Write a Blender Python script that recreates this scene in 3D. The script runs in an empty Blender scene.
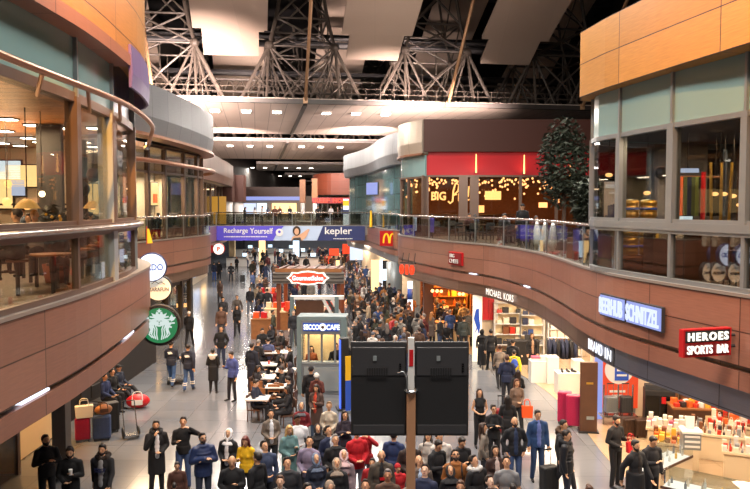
import bpy, bmesh, math, random
from mathutils import Vector, Matrix, Euler
random.seed(7)
S = bpy.context.scene
COL = S.collection
PI = math.pi
R = math.radians
W_, H_ = 750.0, 489.0
FPX = 729.0
EYE = 6.75
HOR = 207.5
PITCH = math.atan((H_/2-HOR)/FPX)
U5 = 5.15      # upper floor level

# ------------------------------------------------------------------ camera
cd = bpy.data.cameras.new('camera')
cd.sensor_width = 36.0
cd.lens = FPX/W_*36.0
cd.clip_end = 600
cam = bpy.data.objects.new('camera', cd)
COL.objects.link(cam)
cam.location = (0, 0, EYE)
cam.rotation_euler = (PI/2-PITCH, 0, 0)
S.camera = cam

def ray(px, py):
    u = (px-W_/2)/FPX; v = (H_/2-py)/FPX
    c, s = math.cos(PITCH), math.sin(PITCH)
    return Vector((u, c+v*s, -s+v*c))
def G(px, py, z):
    """where the sight line through a pixel meets the level z"""
    d = ray(px, py); t = (z-EYE)/d.z
    return Vector((d.x*t, d.y*t, z))
def D(px, py, y):
    """where it meets the distance y"""
    d = ray(px, py); t = y/d.y
    return Vector((d.x*t, y, EYE+d.z*t))
def proj(p):
    c, s = math.cos(PITCH), math.sin(PITCH)
    z = p[2]-EYE
    dep = p[1]*c-z*s; up = p[1]*s+z*c
    return (W_/2+FPX*p[0]/dep, H_/2-FPX*up/dep)

# ------------------------------------------------------------------ colours and materials
def lin(h):
    h = h.lstrip('#')
    out = []
    for i in (0, 2, 4):
        c = int(h[i:i+2], 16)/255
        out.append(c/12.92 if c <= .04045 else ((c+.055)/1.055)**2.4)
    return (out[0], out[1], out[2], 1.0)
MATS = {}
def mat(name, col='#808080', rough=.6, metal=0.0, emit=None, es=0.0, noise=0.0, nscale=4.0, spec=.5, objcol=False):
    m = bpy.data.materials.new(name); m.use_nodes = True
    nt = m.node_tree; b = nt.nodes['Principled BSDF']
    b.inputs['Base Color'].default_value = lin(col)
    b.inputs['Roughness'].default_value = rough
    b.inputs['Metallic'].default_value = metal
    b.inputs['Specular IOR Level'].default_value = spec
    src = None
    if objcol:
        oi = nt.nodes.new('ShaderNodeObjectInfo'); src = oi.outputs['Color']
    if noise > 0:
        tc = nt.nodes.new('ShaderNodeTexCoord'); nz = nt.nodes.new('ShaderNodeTexNoise')
        nz.inputs['Scale'].default_value = nscale; nz.inputs['Detail'].default_value = 4
        nt.links.new(tc.outputs['Object'], nz.inputs['Vector'])
        hs = nt.nodes.new('ShaderNodeHueSaturation')
        mr = nt.nodes.new('ShaderNodeMapRange')
        mr.inputs['From Min'].default_value = .3; mr.inputs['From Max'].default_value = .7
        mr.inputs['To Min'].default_value = 1-noise; mr.inputs['To Max'].default_value = 1+noise
        nt.links.new(nz.outputs['Fac'], mr.inputs['Value']); nt.links.new(mr.outputs['Result'], hs.inputs['Value'])
        hs.inputs['Color'].default_value = lin(col)
        if src is not None: nt.links.new(src, hs.inputs['Color'])
        src = hs.outputs['Color']
    if src is not None: nt.links.new(src, b.inputs['Base Color'])
    if emit:
        if name.startswith('lit_') and name != 'lit_disc' and not objcol: b.inputs['Base Color'].default_value = lin('#1c1c1c')
        b.inputs['Emission Color'].default_value = lin(emit); b.inputs['Emission Strength'].default_value = es
    MATS[name] = m
    return m
def glassmat(name, tint, refl, rough=.02, haze=None, hz=0.0):
    m = bpy.data.materials.new(name); m.use_nodes = True
    nt = m.node_tree; nt.nodes.clear()
    out = nt.nodes.new('ShaderNodeOutputMaterial'); mix = nt.nodes.new('ShaderNodeMixShader')
    tr = nt.nodes.new('ShaderNodeBsdfTransparent'); gl = nt.nodes.new('ShaderNodeBsdfGlossy')
    ge = nt.nodes.new('ShaderNodeNewGeometry'); vm = nt.nodes.new('ShaderNodeVectorMath'); vm.operation = 'DOT_PRODUCT'
    nt.links.new(ge.outputs['Normal'], vm.inputs[0]); nt.links.new(ge.outputs['Incoming'], vm.inputs[1])
    def mth(op, a, b, clamp=False):
        n = nt.nodes.new('ShaderNodeMath'); n.operation = op; n.use_clamp = clamp
        for k, q in enumerate((a, b)):
            if q is None: continue
            if isinstance(q, (int, float)): n.inputs[k].default_value = q
            else: nt.links.new(q, n.inputs[k])
        return n.outputs[0]
    ab = mth('ABSOLUTE', vm.outputs['Value'], None); om = mth('SUBTRACT', 1.0, ab, True); pw = mth('POWER', om, 5.0)
    fc = mth('MULTIPLY_ADD', pw, .6); fc.node.inputs[2].default_value = refl
    nt.links.new(fc, mix.inputs[0])
    tr.inputs['Color'].default_value = lin(tint); gl.inputs['Roughness'].default_value = rough
    gl.inputs['Color'].default_value = (1, 1, 1, 1)
    first = tr
    if hz:
        df = nt.nodes.new('ShaderNodeBsdfDiffuse'); df.inputs['Color'].default_value = lin(haze)
        m2 = nt.nodes.new('ShaderNodeMixShader'); m2.inputs[0].default_value = hz
        nt.links.new(tr.outputs[0], m2.inputs[1]); nt.links.new(df.outputs[0], m2.inputs[2]); first = m2
    nt.links.new(first.outputs[0], mix.inputs[1]); nt.links.new(gl.outputs[0], mix.inputs[2]); nt.links.new(mix.outputs[0], out.inputs[0])
    MATS[name] = m
    return m
def panelmat(name, c1, c2, seam, bw, bh, rough=.35, metal=0.0, grain=.12, mortar=.012, uv=True, off=0.0, spec=.5, yoff=0.0):
    m = bpy.data.materials.new(name); m.use_nodes = True
    nt = m.node_tree; b = nt.nodes['Principled BSDF']
    tc = nt.nodes.new('ShaderNodeTexCoord'); mp = nt.nodes.new('ShaderNodeMapping')
    mp.inputs['Location'].default_value = (0, yoff, 0)
    br = nt.nodes.new('ShaderNodeTexBrick'); br.offset = off
    nt.links.new(tc.outputs['UV' if uv else 'Object'], mp.inputs['Vector']); nt.links.new(mp.outputs[0], br.inputs['Vector'])
    br.inputs['Color1'].default_value = lin(c1); br.inputs['Color2'].default_value = lin(c2); br.inputs['Mortar'].default_value = lin(seam)
    br.inputs['Scale'].default_value = 1.0; br.inputs['Mortar Size'].default_value = mortar
    br.inputs['Brick Width'].default_value = bw; br.inputs['Row Height'].default_value = bh; br.inputs['Mortar Smooth'].default_value = .1
    mp2 = nt.nodes.new('ShaderNodeMapping'); mp2.inputs['Scale'].default_value = (1.0, 14.0, 1.0)
    nz = nt.nodes.new('ShaderNodeTexNoise'); nz.inputs['Scale'].default_value = 2.5; nz.inputs['Detail'].default_value = 5
    nt.links.new(tc.outputs['UV' if uv else 'Object'], mp2.inputs['Vector']); nt.links.new(mp2.outputs[0], nz.inputs['Vector'])
    mr = nt.nodes.new('ShaderNodeMapRange'); mr.inputs['From Min'].default_value = .3; mr.inputs['From Max'].default_value = .7
    mr.inputs['To Min'].default_value = 1-grain; mr.inputs['To Max'].default_value = 1+grain
    hs = nt.nodes.new('ShaderNodeHueSaturation')
    nt.links.new(nz.outputs['Fac'], mr.inputs['Value']); nt.links.new(mr.outputs[0], hs.inputs['Value'])
    nt.links.new(br.outputs['Color'], hs.inputs['Color']); nt.links.new(hs.outputs[0], b.inputs['Base Color'])
    b.inputs['Roughness'].default_value = rough; b.inputs['Metallic'].default_value = metal; b.inputs['Specular IOR Level'].default_value = spec
    MATS[name] = m
    return m

# ------------------------------------------------------------------ mesh building
class MB:
    def __init__(s): s.v = []; s.f = []; s.m = []; s.uv = []
    def add(s, vs, fs, mi=0, uvs=None):
        b = len(s.v); s.v += [tuple(v) for v in vs]
        for k, f in enumerate(fs):
            s.f.append(tuple(b+i for i in f)); s.m.append(mi); s.uv.append(uvs[k] if uvs else None)
        return s
    def box(s, c, d, rz=0, mi=0):
        x, y, z = d[0]/2, d[1]/2, d[2]/2
        co, si = math.cos(rz), math.sin(rz)
        vs = []
        for sx, sy, sz in ((-1,-1,-1),(1,-1,-1),(1,1,-1),(-1,1,-1),(-1,-1,1),(1,-1,1),(1,1,1),(-1,1,1)):
            a, b = sx*x, sy*y
            vs.append((c[0]+a*co-b*si, c[1]+a*si+b*co, c[2]+sz*z))
        return s.add(vs, [(0,3,2,1),(4,5,6,7),(0,1,5,4),(1,2,6,5),(2,3,7,6),(3,0,4,7)], mi)
    def cyl(s, p0, p1, r0, r1=None, n=10, mi=0):
        p0, p1 = Vector(p0), Vector(p1); r1 = r0 if r1 is None else r1
        a = (p1-p0)
        if a.length < 1e-6: return s
        a.normalize()
        u = a.orthogonal().normalized(); w = a.cross(u)
        vs = []
        for p, r in ((p0, r0), (p1, r1)):
            for i in range(n):
                t = 2*PI*i/n; vs.append(p+u*(r*math.cos(t))+w*(r*math.sin(t)))
        fs = [(i, (i+1) % n, n+(i+1) % n, n+i) for i in range(n)]+[tuple(range(n-1, -1, -1)), tuple(range(n, 2*n))]
        return s.add(vs, fs, mi)
    def tube(s, pts, r, n=8, mi=0, closed=False):
        pts = [Vector(p) for p in pts]; k = len(pts); vs = []
        u = None
        for i, p in enumerate(pts):
            q0 = pts[i-1] if (i > 0 or closed) else p; q1 = pts[(i+1) % k] if (i < k-1 or closed) else p
            a = (q1-q0).normalized()
            u = a.orthogonal().normalized() if u is None else (u-a*u.dot(a)).normalized()
            w = a.cross(u)
            rr = r[i] if isinstance(r, (list, tuple)) else r
            for j in range(n):
                t = 2*PI*j/n; vs.append(p+u*(rr*math.cos(t))+w*(rr*math.sin(t)))
        fs = []
        for i in range(k if closed else k-1):
            for j in range(n):
                a, b = i*n, ((i+1) % k)*n
                fs.append((a+j, a+(j+1) % n, b+(j+1) % n, b+j))
        if not closed: fs += [tuple(range(n-1, -1, -1)), tuple(range((k-1)*n, k*n))]
        return s.add(vs, fs, mi)
    def ell(s, c, r, nu=14, nv=9, M=None, mi=0):
        vs = []; c = Vector(c)
        for j in range(nv+1):
            ph = PI*j/nv
            for i in range(nu):
                t = 2*PI*i/nu
                p = Vector((r[0]*math.sin(ph)*math.cos(t), r[1]*math.sin(ph)*math.sin(t), r[2]*math.cos(ph)))
                if M is not None: p = M @ p
                vs.append(c+p)
        fs = []
        for j in range(nv):
            for i in range(nu):
                a, b = j*nu, (j+1)*nu
                fs.append((a+i, b+i, b+(i+1) % nu, a+(i+1) % nu))
        return s.add(vs, fs, mi)
    def lathe(s, c, prof, n=16, mi=0, sx=1.0, sy=1.0):
        vs = []
        for r, z in prof:
            for i in range(n):
                t = 2*PI*i/n; vs.append((c[0]+r*sx*math.cos(t), c[1]+r*sy*math.sin(t), c[2]+z))
        fs = []
        for j in range(len(prof)-1):
            for i in range(n):
                a, b = j*n, (j+1)*n
                fs.append((a+i, a+(i+1) % n, b+(i+1) % n, b+i))
        fs += [tuple(range(n-1, -1, -1)), tuple(range((len(prof)-1)*n, len(prof)*n))]
        return s.add(vs, fs, mi)
    def prism(s, out, z0, z1, mi=0):
        n = len(out)
        vs = [(p[0], p[1], z0) for p in out]+[(p[0], p[1], z1) for p in out]
        return s.add(vs, [(i, (i+1) % n, n+(i+1) % n, n+i) for i in range(n)]+[tuple(range(n-1, -1, -1)), tuple(range(n, 2*n))], mi)
    def plate(s, out, y0, y1, mi=0):
        """outline in local x,z given thickness between y0 and y1"""
        n = len(out)
        vs = [(p[0], y0, p[1]) for p in out]+[(p[0], y1, p[1]) for p in out]
        return s.add(vs, [(i, (i+1) % n, n+(i+1) % n, n+i) for i in range(n)]+[tuple(range(n-1, -1, -1)), tuple(range(n, 2*n))], mi)
    def sweep(s, path, prof, mi=0, ends=True):
        """closed profile [(offset,z)] along a Path"""
        k = len(prof); n = len(path.p); vs = []
        for i in range(n):
            for o, z in prof:
                q = path.p[i]+path.n[i]*o; vs.append((q.x, q.y, z))
        fs = []; uvs = []
        for i in range(n-1):
            for j in range(k):
                a, b = i*k+j, i*k+(j+1) % k
                c, d = (i+1)*k+(j+1) % k, (i+1)*k+j
                fs.append((a, b, c, d))
                va = prof[j][1]+.3*prof[j][0]; vb = prof[(j+1) % k][1]+.3*prof[(j+1) % k][0]
                uvs.append(((path.s[i], va), (path.s[i], vb), (path.s[i+1], vb), (path.s[i+1], va)))
        if ends:
            fs += [tuple(range(k)), tuple((n-1)*k+j for j in range(k-1, -1, -1))]
            uvs += [tuple((prof[j][0], prof[j][1]) for j in range(k)), tuple((prof[j][0], prof[j][1]) for j in range(k-1, -1, -1))]
        return s.add(vs, fs, mi, uvs)
    def mesh(s, name, mats, smooth=False):
        me = bpy.data.meshes.new(name)
        me.from_pydata(s.v, [], s.f)
        for m in (mats if isinstance(mats, (list, tuple)) else [mats]): me.materials.append(MATS[m] if isinstance(m, str) else m)
        me.polygons.foreach_set('material_index', s.m)
        if any(u is not None for u in s.uv):
            lay = me.uv_layers.new(name='UVMap'); i = 0
            for f, u in zip(s.f, s.uv):
                for k in range(len(f)):
                    lay.data[i].uv = u[k] if u else (0, 0); i += 1
        bm = bmesh.new(); bm.from_mesh(me)
        bmesh.ops.recalc_face_normals(bm, faces=bm.faces)
        bm.to_mesh(me); bm.free()
        if smooth: me.polygons.foreach_set('use_smooth', [True]*len(me.polygons))
        return me
    def build(s, name, mats, parent=None, smooth=False, loc=(0, 0, 0), rz=0, bevel=0, rot=None):
        o = bpy.data.objects.new(name, s.mesh(name, mats, smooth)); COL.objects.link(o)
        o.location = loc; o.rotation_euler = rot or (0, 0, rz)
        if parent is not None: o.parent = parent
        if bevel:
            md = o.modifiers.new('bevel', 'BEVEL'); md.width = bevel; md.segments = 2; md.limit_method = 'ANGLE'
        return o

def catmull(P, step=.5):
    P = [Vector((p[0], p[1])) for p in P]; out = []
    for i in range(len(P)-1):
        p0 = P[i-1] if i else P[i]*2-P[i+1]; p3 = P[i+2] if i+2 < len(P) else P[i+1]*2-P[i]
        p1, p2 = P[i], P[i+1]
        n = max(1, int((p2-p1).length/step))
        for k in range(n):
            t = k/n
            out.append(.5*((2*p1)+(p2-p0)*t+(2*p0-5*p1+4*p2-p3)*t*t+(3*p1-p0-3*p2+p3)*t**3))
    out.append(P[-1])
    return out
class Path:
    def __init__(s, pts, side, step=.5, smooth=True):
        s.side = side
        s.p = catmull(pts, step) if smooth else [Vector((p[0], p[1])) for p in pts]
        n = len(s.p); s.n = []; s.t = []; s.s = [0.0]
        for i in range(n):
            t = (s.p[min(i+1, n-1)]-s.p[max(i-1, 0)]).normalized()
            s.t.append(t); s.n.append(Vector((t.y, -t.x)) if side == 'R' else Vector((-t.y, t.x)))
            if i: s.s.append(s.s[-1]+(s.p[i]-s.p[i-1]).length)
    def off(s, o):
        q = Path.__new__(Path); q.side = s.side; q.n = s.n; q.t = s.t; q.s = s.s
        q.p = [a+b*o for a, b in zip(s.p, s.n)]
        return q
    def cut(s, a, b):
        """the stretch between arc lengths a and b"""
        q = Path.__new__(Path); q.side = s.side
        idx = [i for i in range(len(s.p)) if a <= s.s[i] <= b]
        pts = [s.at(a)[0]]+[s.p[i] for i in idx if s.s[i] > a+1e-3 and s.s[i] < b-1e-3]+[s.at(b)[0]]
        q.__init__([(p.x, p.y) for p in pts], s.side, smooth=False)
        q.s = [x+a for x in q.s]
        return q
    def at(s, L):
        L = min(max(L, 0), s.s[-1])
        for i in range(len(s.p)-1):
            if s.s[i+1] >= L:
                f = (L-s.s[i])/max(1e-9, s.s[i+1]-s.s[i])
                return s.p[i].lerp(s.p[i+1], f), s.n[i].lerp(s.n[i+1], f).normalized()
        return s.p[-1], s.n[-1]
    def hit(s, px, py, o=0.0, facing=True):
        """first point of the vertical surface over the path that pixel px,py looks at: x,y,z, normal, arc length"""
        best = None
        for i in range(len(s.p)-1):
            a, b = s.p[i]+s.n[i]*o, s.p[i+1]+s.n[i+1]*o
            if a.y < .5 or b.y < .5: continue
            xa, xb = 375+FPX*a.x/a.y, 375+FPX*b.x/b.y
            if (xa-px)*(xb-px) <= 0 and xa != xb:
                f = (px-xa)/(xb-xa); q = a.lerp(b, f)
                if best is None or q.y < best[0].y: best = (q, s.n[i], s.s[i]+f*(s.s[i+1]-s.s[i]))
        if best is None:
            i = min((i for i in range(len(s.p)) if (s.p[i]+s.n[i]*o).y > .5), key=lambda i: abs(375+FPX*(s.p[i]+s.n[i]*o).x/(s.p[i]+s.n[i]*o).y-px))
            best = (s.p[i]+s.n[i]*o, s.n[i], s.s[i])
        q, n, L = best
        return Vector((q.x, q.y, D(px, py, q.y).z)), n, L

# ------------------------------------------------------------------ tagging
LABELLED = []
def tag(o, label, cat, group=None, rank=False):
    o['label'] = label; o['category'] = cat
    if group: o['group'] = group
    if rank: LABELLED.append(o)
    return o
def thing(name, label, cat, loc=(0, 0, 0), rz=0, group=None, rank=False):
    o = bpy.data.objects.new(name, None); COL.objects.link(o)
    o.empty_display_size = .1
    o.location = loc; o.rotation_euler = (0, 0, rz)
    return tag(o, label, cat, group, rank)
def struct(o, label=None, cat=None):
    o['kind'] = 'structure'
    if label: o['label'] = label; o['category'] = cat
    return o
def dup(o, loc=None, rz=None, col=None, label=None, rank=False):
    c = o.copy(); COL.objects.link(c)
    for ch in o.children:
        k = ch.copy(); COL.objects.link(k); k.parent = c
        for g in ch.children:
            h = g.copy(); COL.objects.link(h); h.parent = k
    if loc is not None: c.location = loc
    if rz is not None: c.rotation_euler = (0, 0, rz)
    if col is not None: c.color = lin(col)
    if label: c['label'] = label
    if rank: LABELLED.append(c)
    return c
ORD = ['first','second','third','fourth','fifth','sixth','seventh','eighth','ninth','tenth','eleventh','twelfth','thirteenth','fourteenth','fifteenth','sixteenth','seventeenth','eighteenth','nineteenth','twentieth']
def ordinal(k):
    if k <= 20: return ORD[k-1]
    t = ['twenty','thirty','forty','fifty','sixty','seventy','eighty','ninety','hundred'][min(8, k//10-2)]
    return (t[:-1]+'ieth') if k % 10 == 0 else t+'-'+ORD[k % 10-1]

def textmesh(name, txt, size, matname, ext=.02, bold=0.0, sx=1.0, space=1.0, shear=0.0):
    cu = bpy.data.curves.new(name, 'FONT'); cu.body = txt; cu.size = size; cu.extrude = ext; cu.offset = bold
    cu.align_x = 'CENTER'; cu.align_y = 'CENTER'; cu.space_character = space; cu.resolution_u = 3; cu.shear = shear
    o = bpy.data.objects.new(name, cu); COL.objects.link(o)
    dg = bpy.context.evaluated_depsgraph_get()
    me = bpy.data.meshes.new_from_object(o.evaluated_get(dg))
    bpy.data.objects.remove(o); bpy.data.curves.remove(cu)
    me.transform(Matrix.Rotation(PI/2, 4, 'X') @ Matrix.Diagonal((sx, 1, 1, 1)))
    me.name = name
    me.materials.clear(); me.materials.append(MATS[matname])
    return me
def letters(parent, txt, size, matname, x=0, z=0, y=-.05, ext=.012, bold=0.0, sx=1.0, space=1.0, back=False, name='lettering', fit=None, hfit=None, shear=0.0):
    """standing lettering on the -y side of its parent; fit = wanted width, hfit = wanted height"""
    me = textmesh(name, txt, size, matname, ext, bold, sx, space, shear)
    xs = [v.co.x for v in me.vertices]; zs = [v.co.z for v in me.vertices]
    mx, mz = (min(xs)+max(xs))/2, (min(zs)+max(zs))/2
    kx = fit/(max(xs)-min(xs)) if fit else 1; kz = hfit/(max(zs)-min(zs)) if hfit else (kx if fit else 1)
    me.transform(Matrix.Diagonal((kx, 1, kz, 1)) @ Matrix.Translation((-mx, 0, -mz)))
    o = bpy.data.objects.new(name, me); COL.objects.link(o); o.parent = parent
    o.location = (x, y, z)
    if back: o.location = (-x, -y, z); o.rotation_euler = (0, 0, PI)
    return o
def face(n): return math.atan2(n[0], -n[1])
def circ(r, n=32, cx=0, cz=0, a0=0, a1=2*PI): return [(cx+r*math.cos(a0+(a1-a0)*i/n), cz+r*math.sin(a0+(a1-a0)*i/n)) for i in range(n)]
# ------------------------------------------------------------------ materials
panelmat('wood', '#906454', '#7d5547', '#3c221a', 2.6, .62, rough=.33, grain=.10, yoff=-3.9)
panelmat('wood_high', '#a97632', '#986729', '#33190f', 3.4, .8, rough=.4, grain=.14, yoff=-9.5)
panelmat('wood_red', '#6b3220', '#5f2a1a', '#3a180e', 4.0, .9, rough=.5, grain=.10)
panelmat('wood_lower', '#8f6252', '#7d5446', '#40261d', 2.6, 3.0, rough=.36, grain=.08)
panelmat('brushed_metal', '#9c9fa4', '#8f9398', '#5e6164', 1.7, 3.0, rough=.48, metal=.8, grain=.06)
panelmat('sign_metal', '#8b8f9e', '#7c8192', '#5a5d68', 2.2, 3.0, rough=.28, metal=.8, grain=.05)
panelmat('bronze_metal', '#8a7368', '#7a655b', '#4a3a33', 2.2, 3.0, rough=.32, metal=.6, grain=.05)
panelmat('cap_warm', '#c9bdae', '#bcae9f', '#6b5f55', 1.5, 3.0, rough=.35, metal=.6, grain=.06)
panelmat('teal_grid', '#557478', '#4c6a6e', '#33484a', 1.4, 1.1, rough=.12, grain=.04, mortar=.03)
panelmat('floor_tile', '#707379', '#64676d', '#505257', 1.2, 1.2, rough=.155, grain=.06, mortar=.006, uv=False)
panelmat('shop_tile', '#b9a183', '#ad9577', '#8d7a62', .9, .9, rough=.2, grain=.06, mortar=.006, uv=False)
panelmat('terrace_tile', '#72675d', '#685d53', '#3c342e', .8, .8, rough=.35, grain=.06, uv=False)
panelmat('ceiling_panel', '#c4b6ac', '#bdafa4', '#7d756e', 1.1, 30.0, rough=.6, grain=.03, uv=False, mortar=.02)
panelmat('plank_ceiling', '#c08a58', '#a87446', '#4a2f1c', 5.0, .42, rough=.35, grain=.1, uv=False, mortar=.02)
panelmat('roof_panel', '#b9a99c', '#b3a396', '#a99d92', 3.0, 40.0, rough=.7, grain=.02, uv=False, mortar=.01)
panelmat('cream_wall', '#d9c9b0', '#d2c1a8', '#b3a289', 1.2, 3.2, rough=.6, grain=.03, uv=False)
panelmat('brick_dark', '#5a2f20', '#4b261a', '#26140d', .5, .2, rough=.7, grain=.15, uv=False, off=.5)
mat('roof_dark', '#1c1c20', .8)
mat('truss', '#4c453f', .5, noise=.1)
mat('pole_copper', '#b98a68', .4, metal=.2)
mat('mast', '#a88463', .4, metal=.3)
mat('frame_grey', '#8d9499', .35, metal=.6)
mat('pale_post', '#a3adb2', .4, metal=.3)
mat('frame_brown', '#6d5a50', .4, metal=.4)
mat('frame_dark', '#35302e', .45)
mat('rail_steel', '#b5aca4', .25, metal=.9)
mat('pipe_copper', '#a8795f', .3, metal=.8)
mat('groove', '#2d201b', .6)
mat('edge_trim', '#9a938e', .35, metal=.5)
mat('teal_panel', '#7c9b9c', .15, spec=.6)
mat('purple_reflection', '#574880', .45)  # banner reflection on the metal cladding, put into its colour
mat('white_paint', '#d8d8d6', .5)
mat('cream', '#d8c8ac', .6)
mat('cream_lit', '#e8d2a8', .6)
mat('grey_paint', '#7f878a', .5)
mat('slate', '#66787c', .45)
mat('black', '#1e1e20', .55)
mat('black_gloss', '#0e0e10', .15)
mat('charcoal', '#333336', .55)
mat('dark_wall', '#26211e', .7, noise=.1)
mat('grey_wall', '#77736f', .7, noise=.05)
mat('warm_wood', '#8a5a34', .5, noise=.15, nscale=6)
mat('brown_wood', '#4f3324', .45, noise=.1)
mat('kiosk_wood', '#6a3a26', .5, noise=.12)
mat('red_wall', '#a8101c', .5)
mat('red', '#c01820', .4)
mat('dark_red', '#7d1018', .45)
mat('orange', '#e0521c', .5)
mat('yellow', '#e8b41c', .5)
mat('blue', '#2a52b8', .5)
mat('navy', '#1e2a5c', .5)
mat('violet', '#5148c0', .45)
mat('pale_blue', '#a9bbd6', .5)
mat('green', '#0b6e4a', .4)
mat('leaf', '#1c2618', .7, noise=.3, nscale=20)
mat('leaf_fresh', '#4c6b2c', .7, noise=.3, nscale=20)
mat('bark', '#3c2c20', .8)
mat('terracotta', '#8a4a30', .7)
mat('magenta', '#a01848', .4)
mat('gold', '#c9a24a', .3, metal=.8)
mat('steel', '#a5a8ab', .25, metal=.9)
mat('skin_paint', '#c79a7c', .6)
mat('hair_paint', '#2c1d16', .7)
mat('goods', '#ffffff', .45, objcol=True)
mat('goods_soft', '#ffffff', .8, objcol=True, noise=.08)
mat('cloth', '#ffffff', .85, objcol=True, noise=.14, nscale=9)
mat('puffer_cloth', '#ffffff', .5, objcol=True, noise=.1, nscale=9)
mat('hairmat', '#ffffff', .55, objcol=True, noise=.15, nscale=30)
mat('skin', '#ffffff', .55, objcol=True)
mat('shoe', '#17161a', .45)
mat('eye_dark', '#33241d', .4)
mat('lip', '#8a4a42', .5)
mat('denim', '#33456b', .85, noise=.12, nscale=14)
mat('poster_sky', '#b8a9a0', .5)
mat('lit_white', '#ffffff', .5, emit='#f4f6ff', es=1.5)
mat('lit_letters', '#ffffff', .5, emit='#fff4e4', es=1.4)
mat('lit_cool', '#dfe8ff', .5, emit='#d4e0ff', es=1.0)
mat('lit_lav', '#b8c4ff', .5, emit='#97a5ea', es=.8)
mat('lit_warm', '#ffd9a0', .5, emit='#ffb46a', es=3.0)
mat('lit_menu', '#ffe0b0', .5, emit='#ffd08a', es=1.8)
mat('lit_amber', '#ff9a3a', .5, emit='#ffa868', es=4.0)
mat('lit_red', '#ff4020', .5, emit='#ff3a18', es=1.5)
mat('lit_redbg', '#a01018', .5, emit='#c8101c', es=.3)
mat('lit_yellow', '#ffc020', .5, emit='#ffb41a', es=1.3)
mat('lit_blue', '#2a4ae0', .5, emit='#2a4cff', es=.7)
mat('lit_shop', '#e0a838', .5, emit='#e0a030', es=.5)
mat('lit_bed', '#ffffff', .5, emit='#fff4e2', es=1.05)
mat('lit_lamp', '#ffffff', .5, emit='#fff2e0', es=16.0)
mat('lit_spot', '#ffffff', .5, emit='#ffe2b8', es=12.0)
mat('lit_disc', '#f0ead8', .5, emit='#e6e0cc', es=.45)
mat('lit_discw', '#ffffff', .5, emit='#e6ecff', es=1.7)
mat('lit_green', '#0b7a4c', .5, emit='#0a7a4a', es=.85)
mat('lit_pale', '#e8f4f0', .5, emit='#dff0ec', es=.72)
mat('screen_lit', '#bcd0dc', .4, emit='#b4ccdc', es=1.6)
mat('screen_blue', '#3050c0', .4, emit='#3a5ae0', es=1.6)
mat('lit_orange', '#ff7030', .5, emit='#ff4a1c', es=.7)
mat('shade_fabric', '#c8a868', .7, emit='#c89a50', es=.35)
glassmat('glass_rail', '#dadcd8', .05)
glassmat('glass_window', '#e2e2de', .03)
glassmat('glass_dark', '#d4d6d4', .025)
glassmat('glass_bar', '#d2d4d2', .13)
glassmat('glass_case', '#f2f6f6', .03)

def emitless(n): return n

# ------------------------------------------------------------------ plan lines of the two galleries
PL1 = Path([(-5.0,1),(-5.1,6),(-5.2,10.1),(-5.2,12.6),(-5.4,15),(-5.64,17),(-6.0,19.3),(-6.6,21),(-7.6,22.6),(-9.2,23.8),(-12,24.6),(-16,24.8)], 'R')
PR1 = Path([(9.4,3),(7.7,9),(6.58,12.9),(6.0,15),(5.58,17),(5.5,19.5),(5.63,22.2),(5.6,26),(4.95,30),(3.7,33),(2.4,37),(1.45,41),(1.5,43.5),(2.6,45.3),(5,46.3),(16,47)], 'L')
PL2 = Path([(-16,26.8),(-12.5,27.6),(-11,30),(-10.6,32.9),(-10,37),(-9.56,41.5),(-9.9,43.5),(-11.2,45),(-13,45.6),(-20,46)], 'R')
PR2 = Path([(16,48.2),(5,48.4),(2.6,48.7),(1.5,49.8),(0.6,54),(-.65,63),(-2.4,70),(-2.9,73),(-2,75.5),(2,76.5),(16,77)], 'L')
PL3 = Path([(-22,47.5),(-14.5,48),(-13,50.5),(-13.2,57),(-13.7,63),(-14.6,72),(-16,78),(-22,80)], 'R')

def gallery(path, close, side, railing=None):
    """upper floor with its wooden edge, groove, lower band and sign band"""
    pts = [tuple(p) for p in path.off(-.12).p]
    struct(MB().prism(pts+close, 3.52, U5-.01).build('mezzanine_slab', 'terrace_tile'), 'tiled upper gallery floor slab on the %s' % side, 'floor')
    struct(MB().sweep(path, [(0,3.9),(0,U5),(-.3,U5),(-.3,3.9)]).build('trim_1', 'wood', smooth=False), 'brown wood panelled gallery edge on the %s' % side, 'fascia')
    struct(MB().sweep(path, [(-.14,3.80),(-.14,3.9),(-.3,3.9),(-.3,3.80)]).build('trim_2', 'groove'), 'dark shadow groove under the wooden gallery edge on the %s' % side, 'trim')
    struct(MB().sweep(path, [(-.01,3.46),(-.01,3.80),(-.35,3.80),(-.35,3.46)]).build('trim_3', 'wood_lower'), 'narrow wooden band under the groove on the %s' % side, 'fascia')
    struct(MB().sweep(path, [(.03,U5),(.03,U5+.06),(-.3,U5+.06),(-.3,U5)]).build('trim_4', 'edge_trim'), 'grey metal edge strip of the gallery floor on the %s' % side, 'trim')
gallery(PL1, [], 'near left')
gallery(PR1, [], 'near right')
gallery(PL2, [], 'middle left')
gallery(PR2, [], 'middle right')
gallery(PL3, [], 'far left')
# bands that carry the shop names
Lr = PR1.s[-1]
aB = PR1.hit(592, 300)[2]
struct(MB().sweep(PR1.cut(0, aB).off(-.12), [(0,2.95),(0,3.46),(-.25,3.46),(-.25,2.95)]).build('trim_5', 'sign_metal'), 'bluish brushed metal shop sign band on the near right', 'fascia')
struct(MB().sweep(PR1.cut(aB, Lr).off(-.1), [(0,2.93),(0,3.46),(-.25,3.46),(-.25,2.93)]).build('trim_6', 'bronze_metal'), 'bronze metal shop sign band on the far right', 'fascia')
struct(MB().sweep(PL2.off(-.15), [(0,2.95),(0,3.46),(-.25,3.46),(-.25,2.95)]).build('trim_7', 'bronze_metal'), 'bronze band over the middle left shops', 'fascia')
struct(MB().sweep(PR2.off(-.15), [(0,2.95),(0,3.46),(-.25,3.46),(-.25,2.95)]).build('trim_8', 'brushed_metal'), 'pale metal band over the burger counter', 'fascia')
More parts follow.
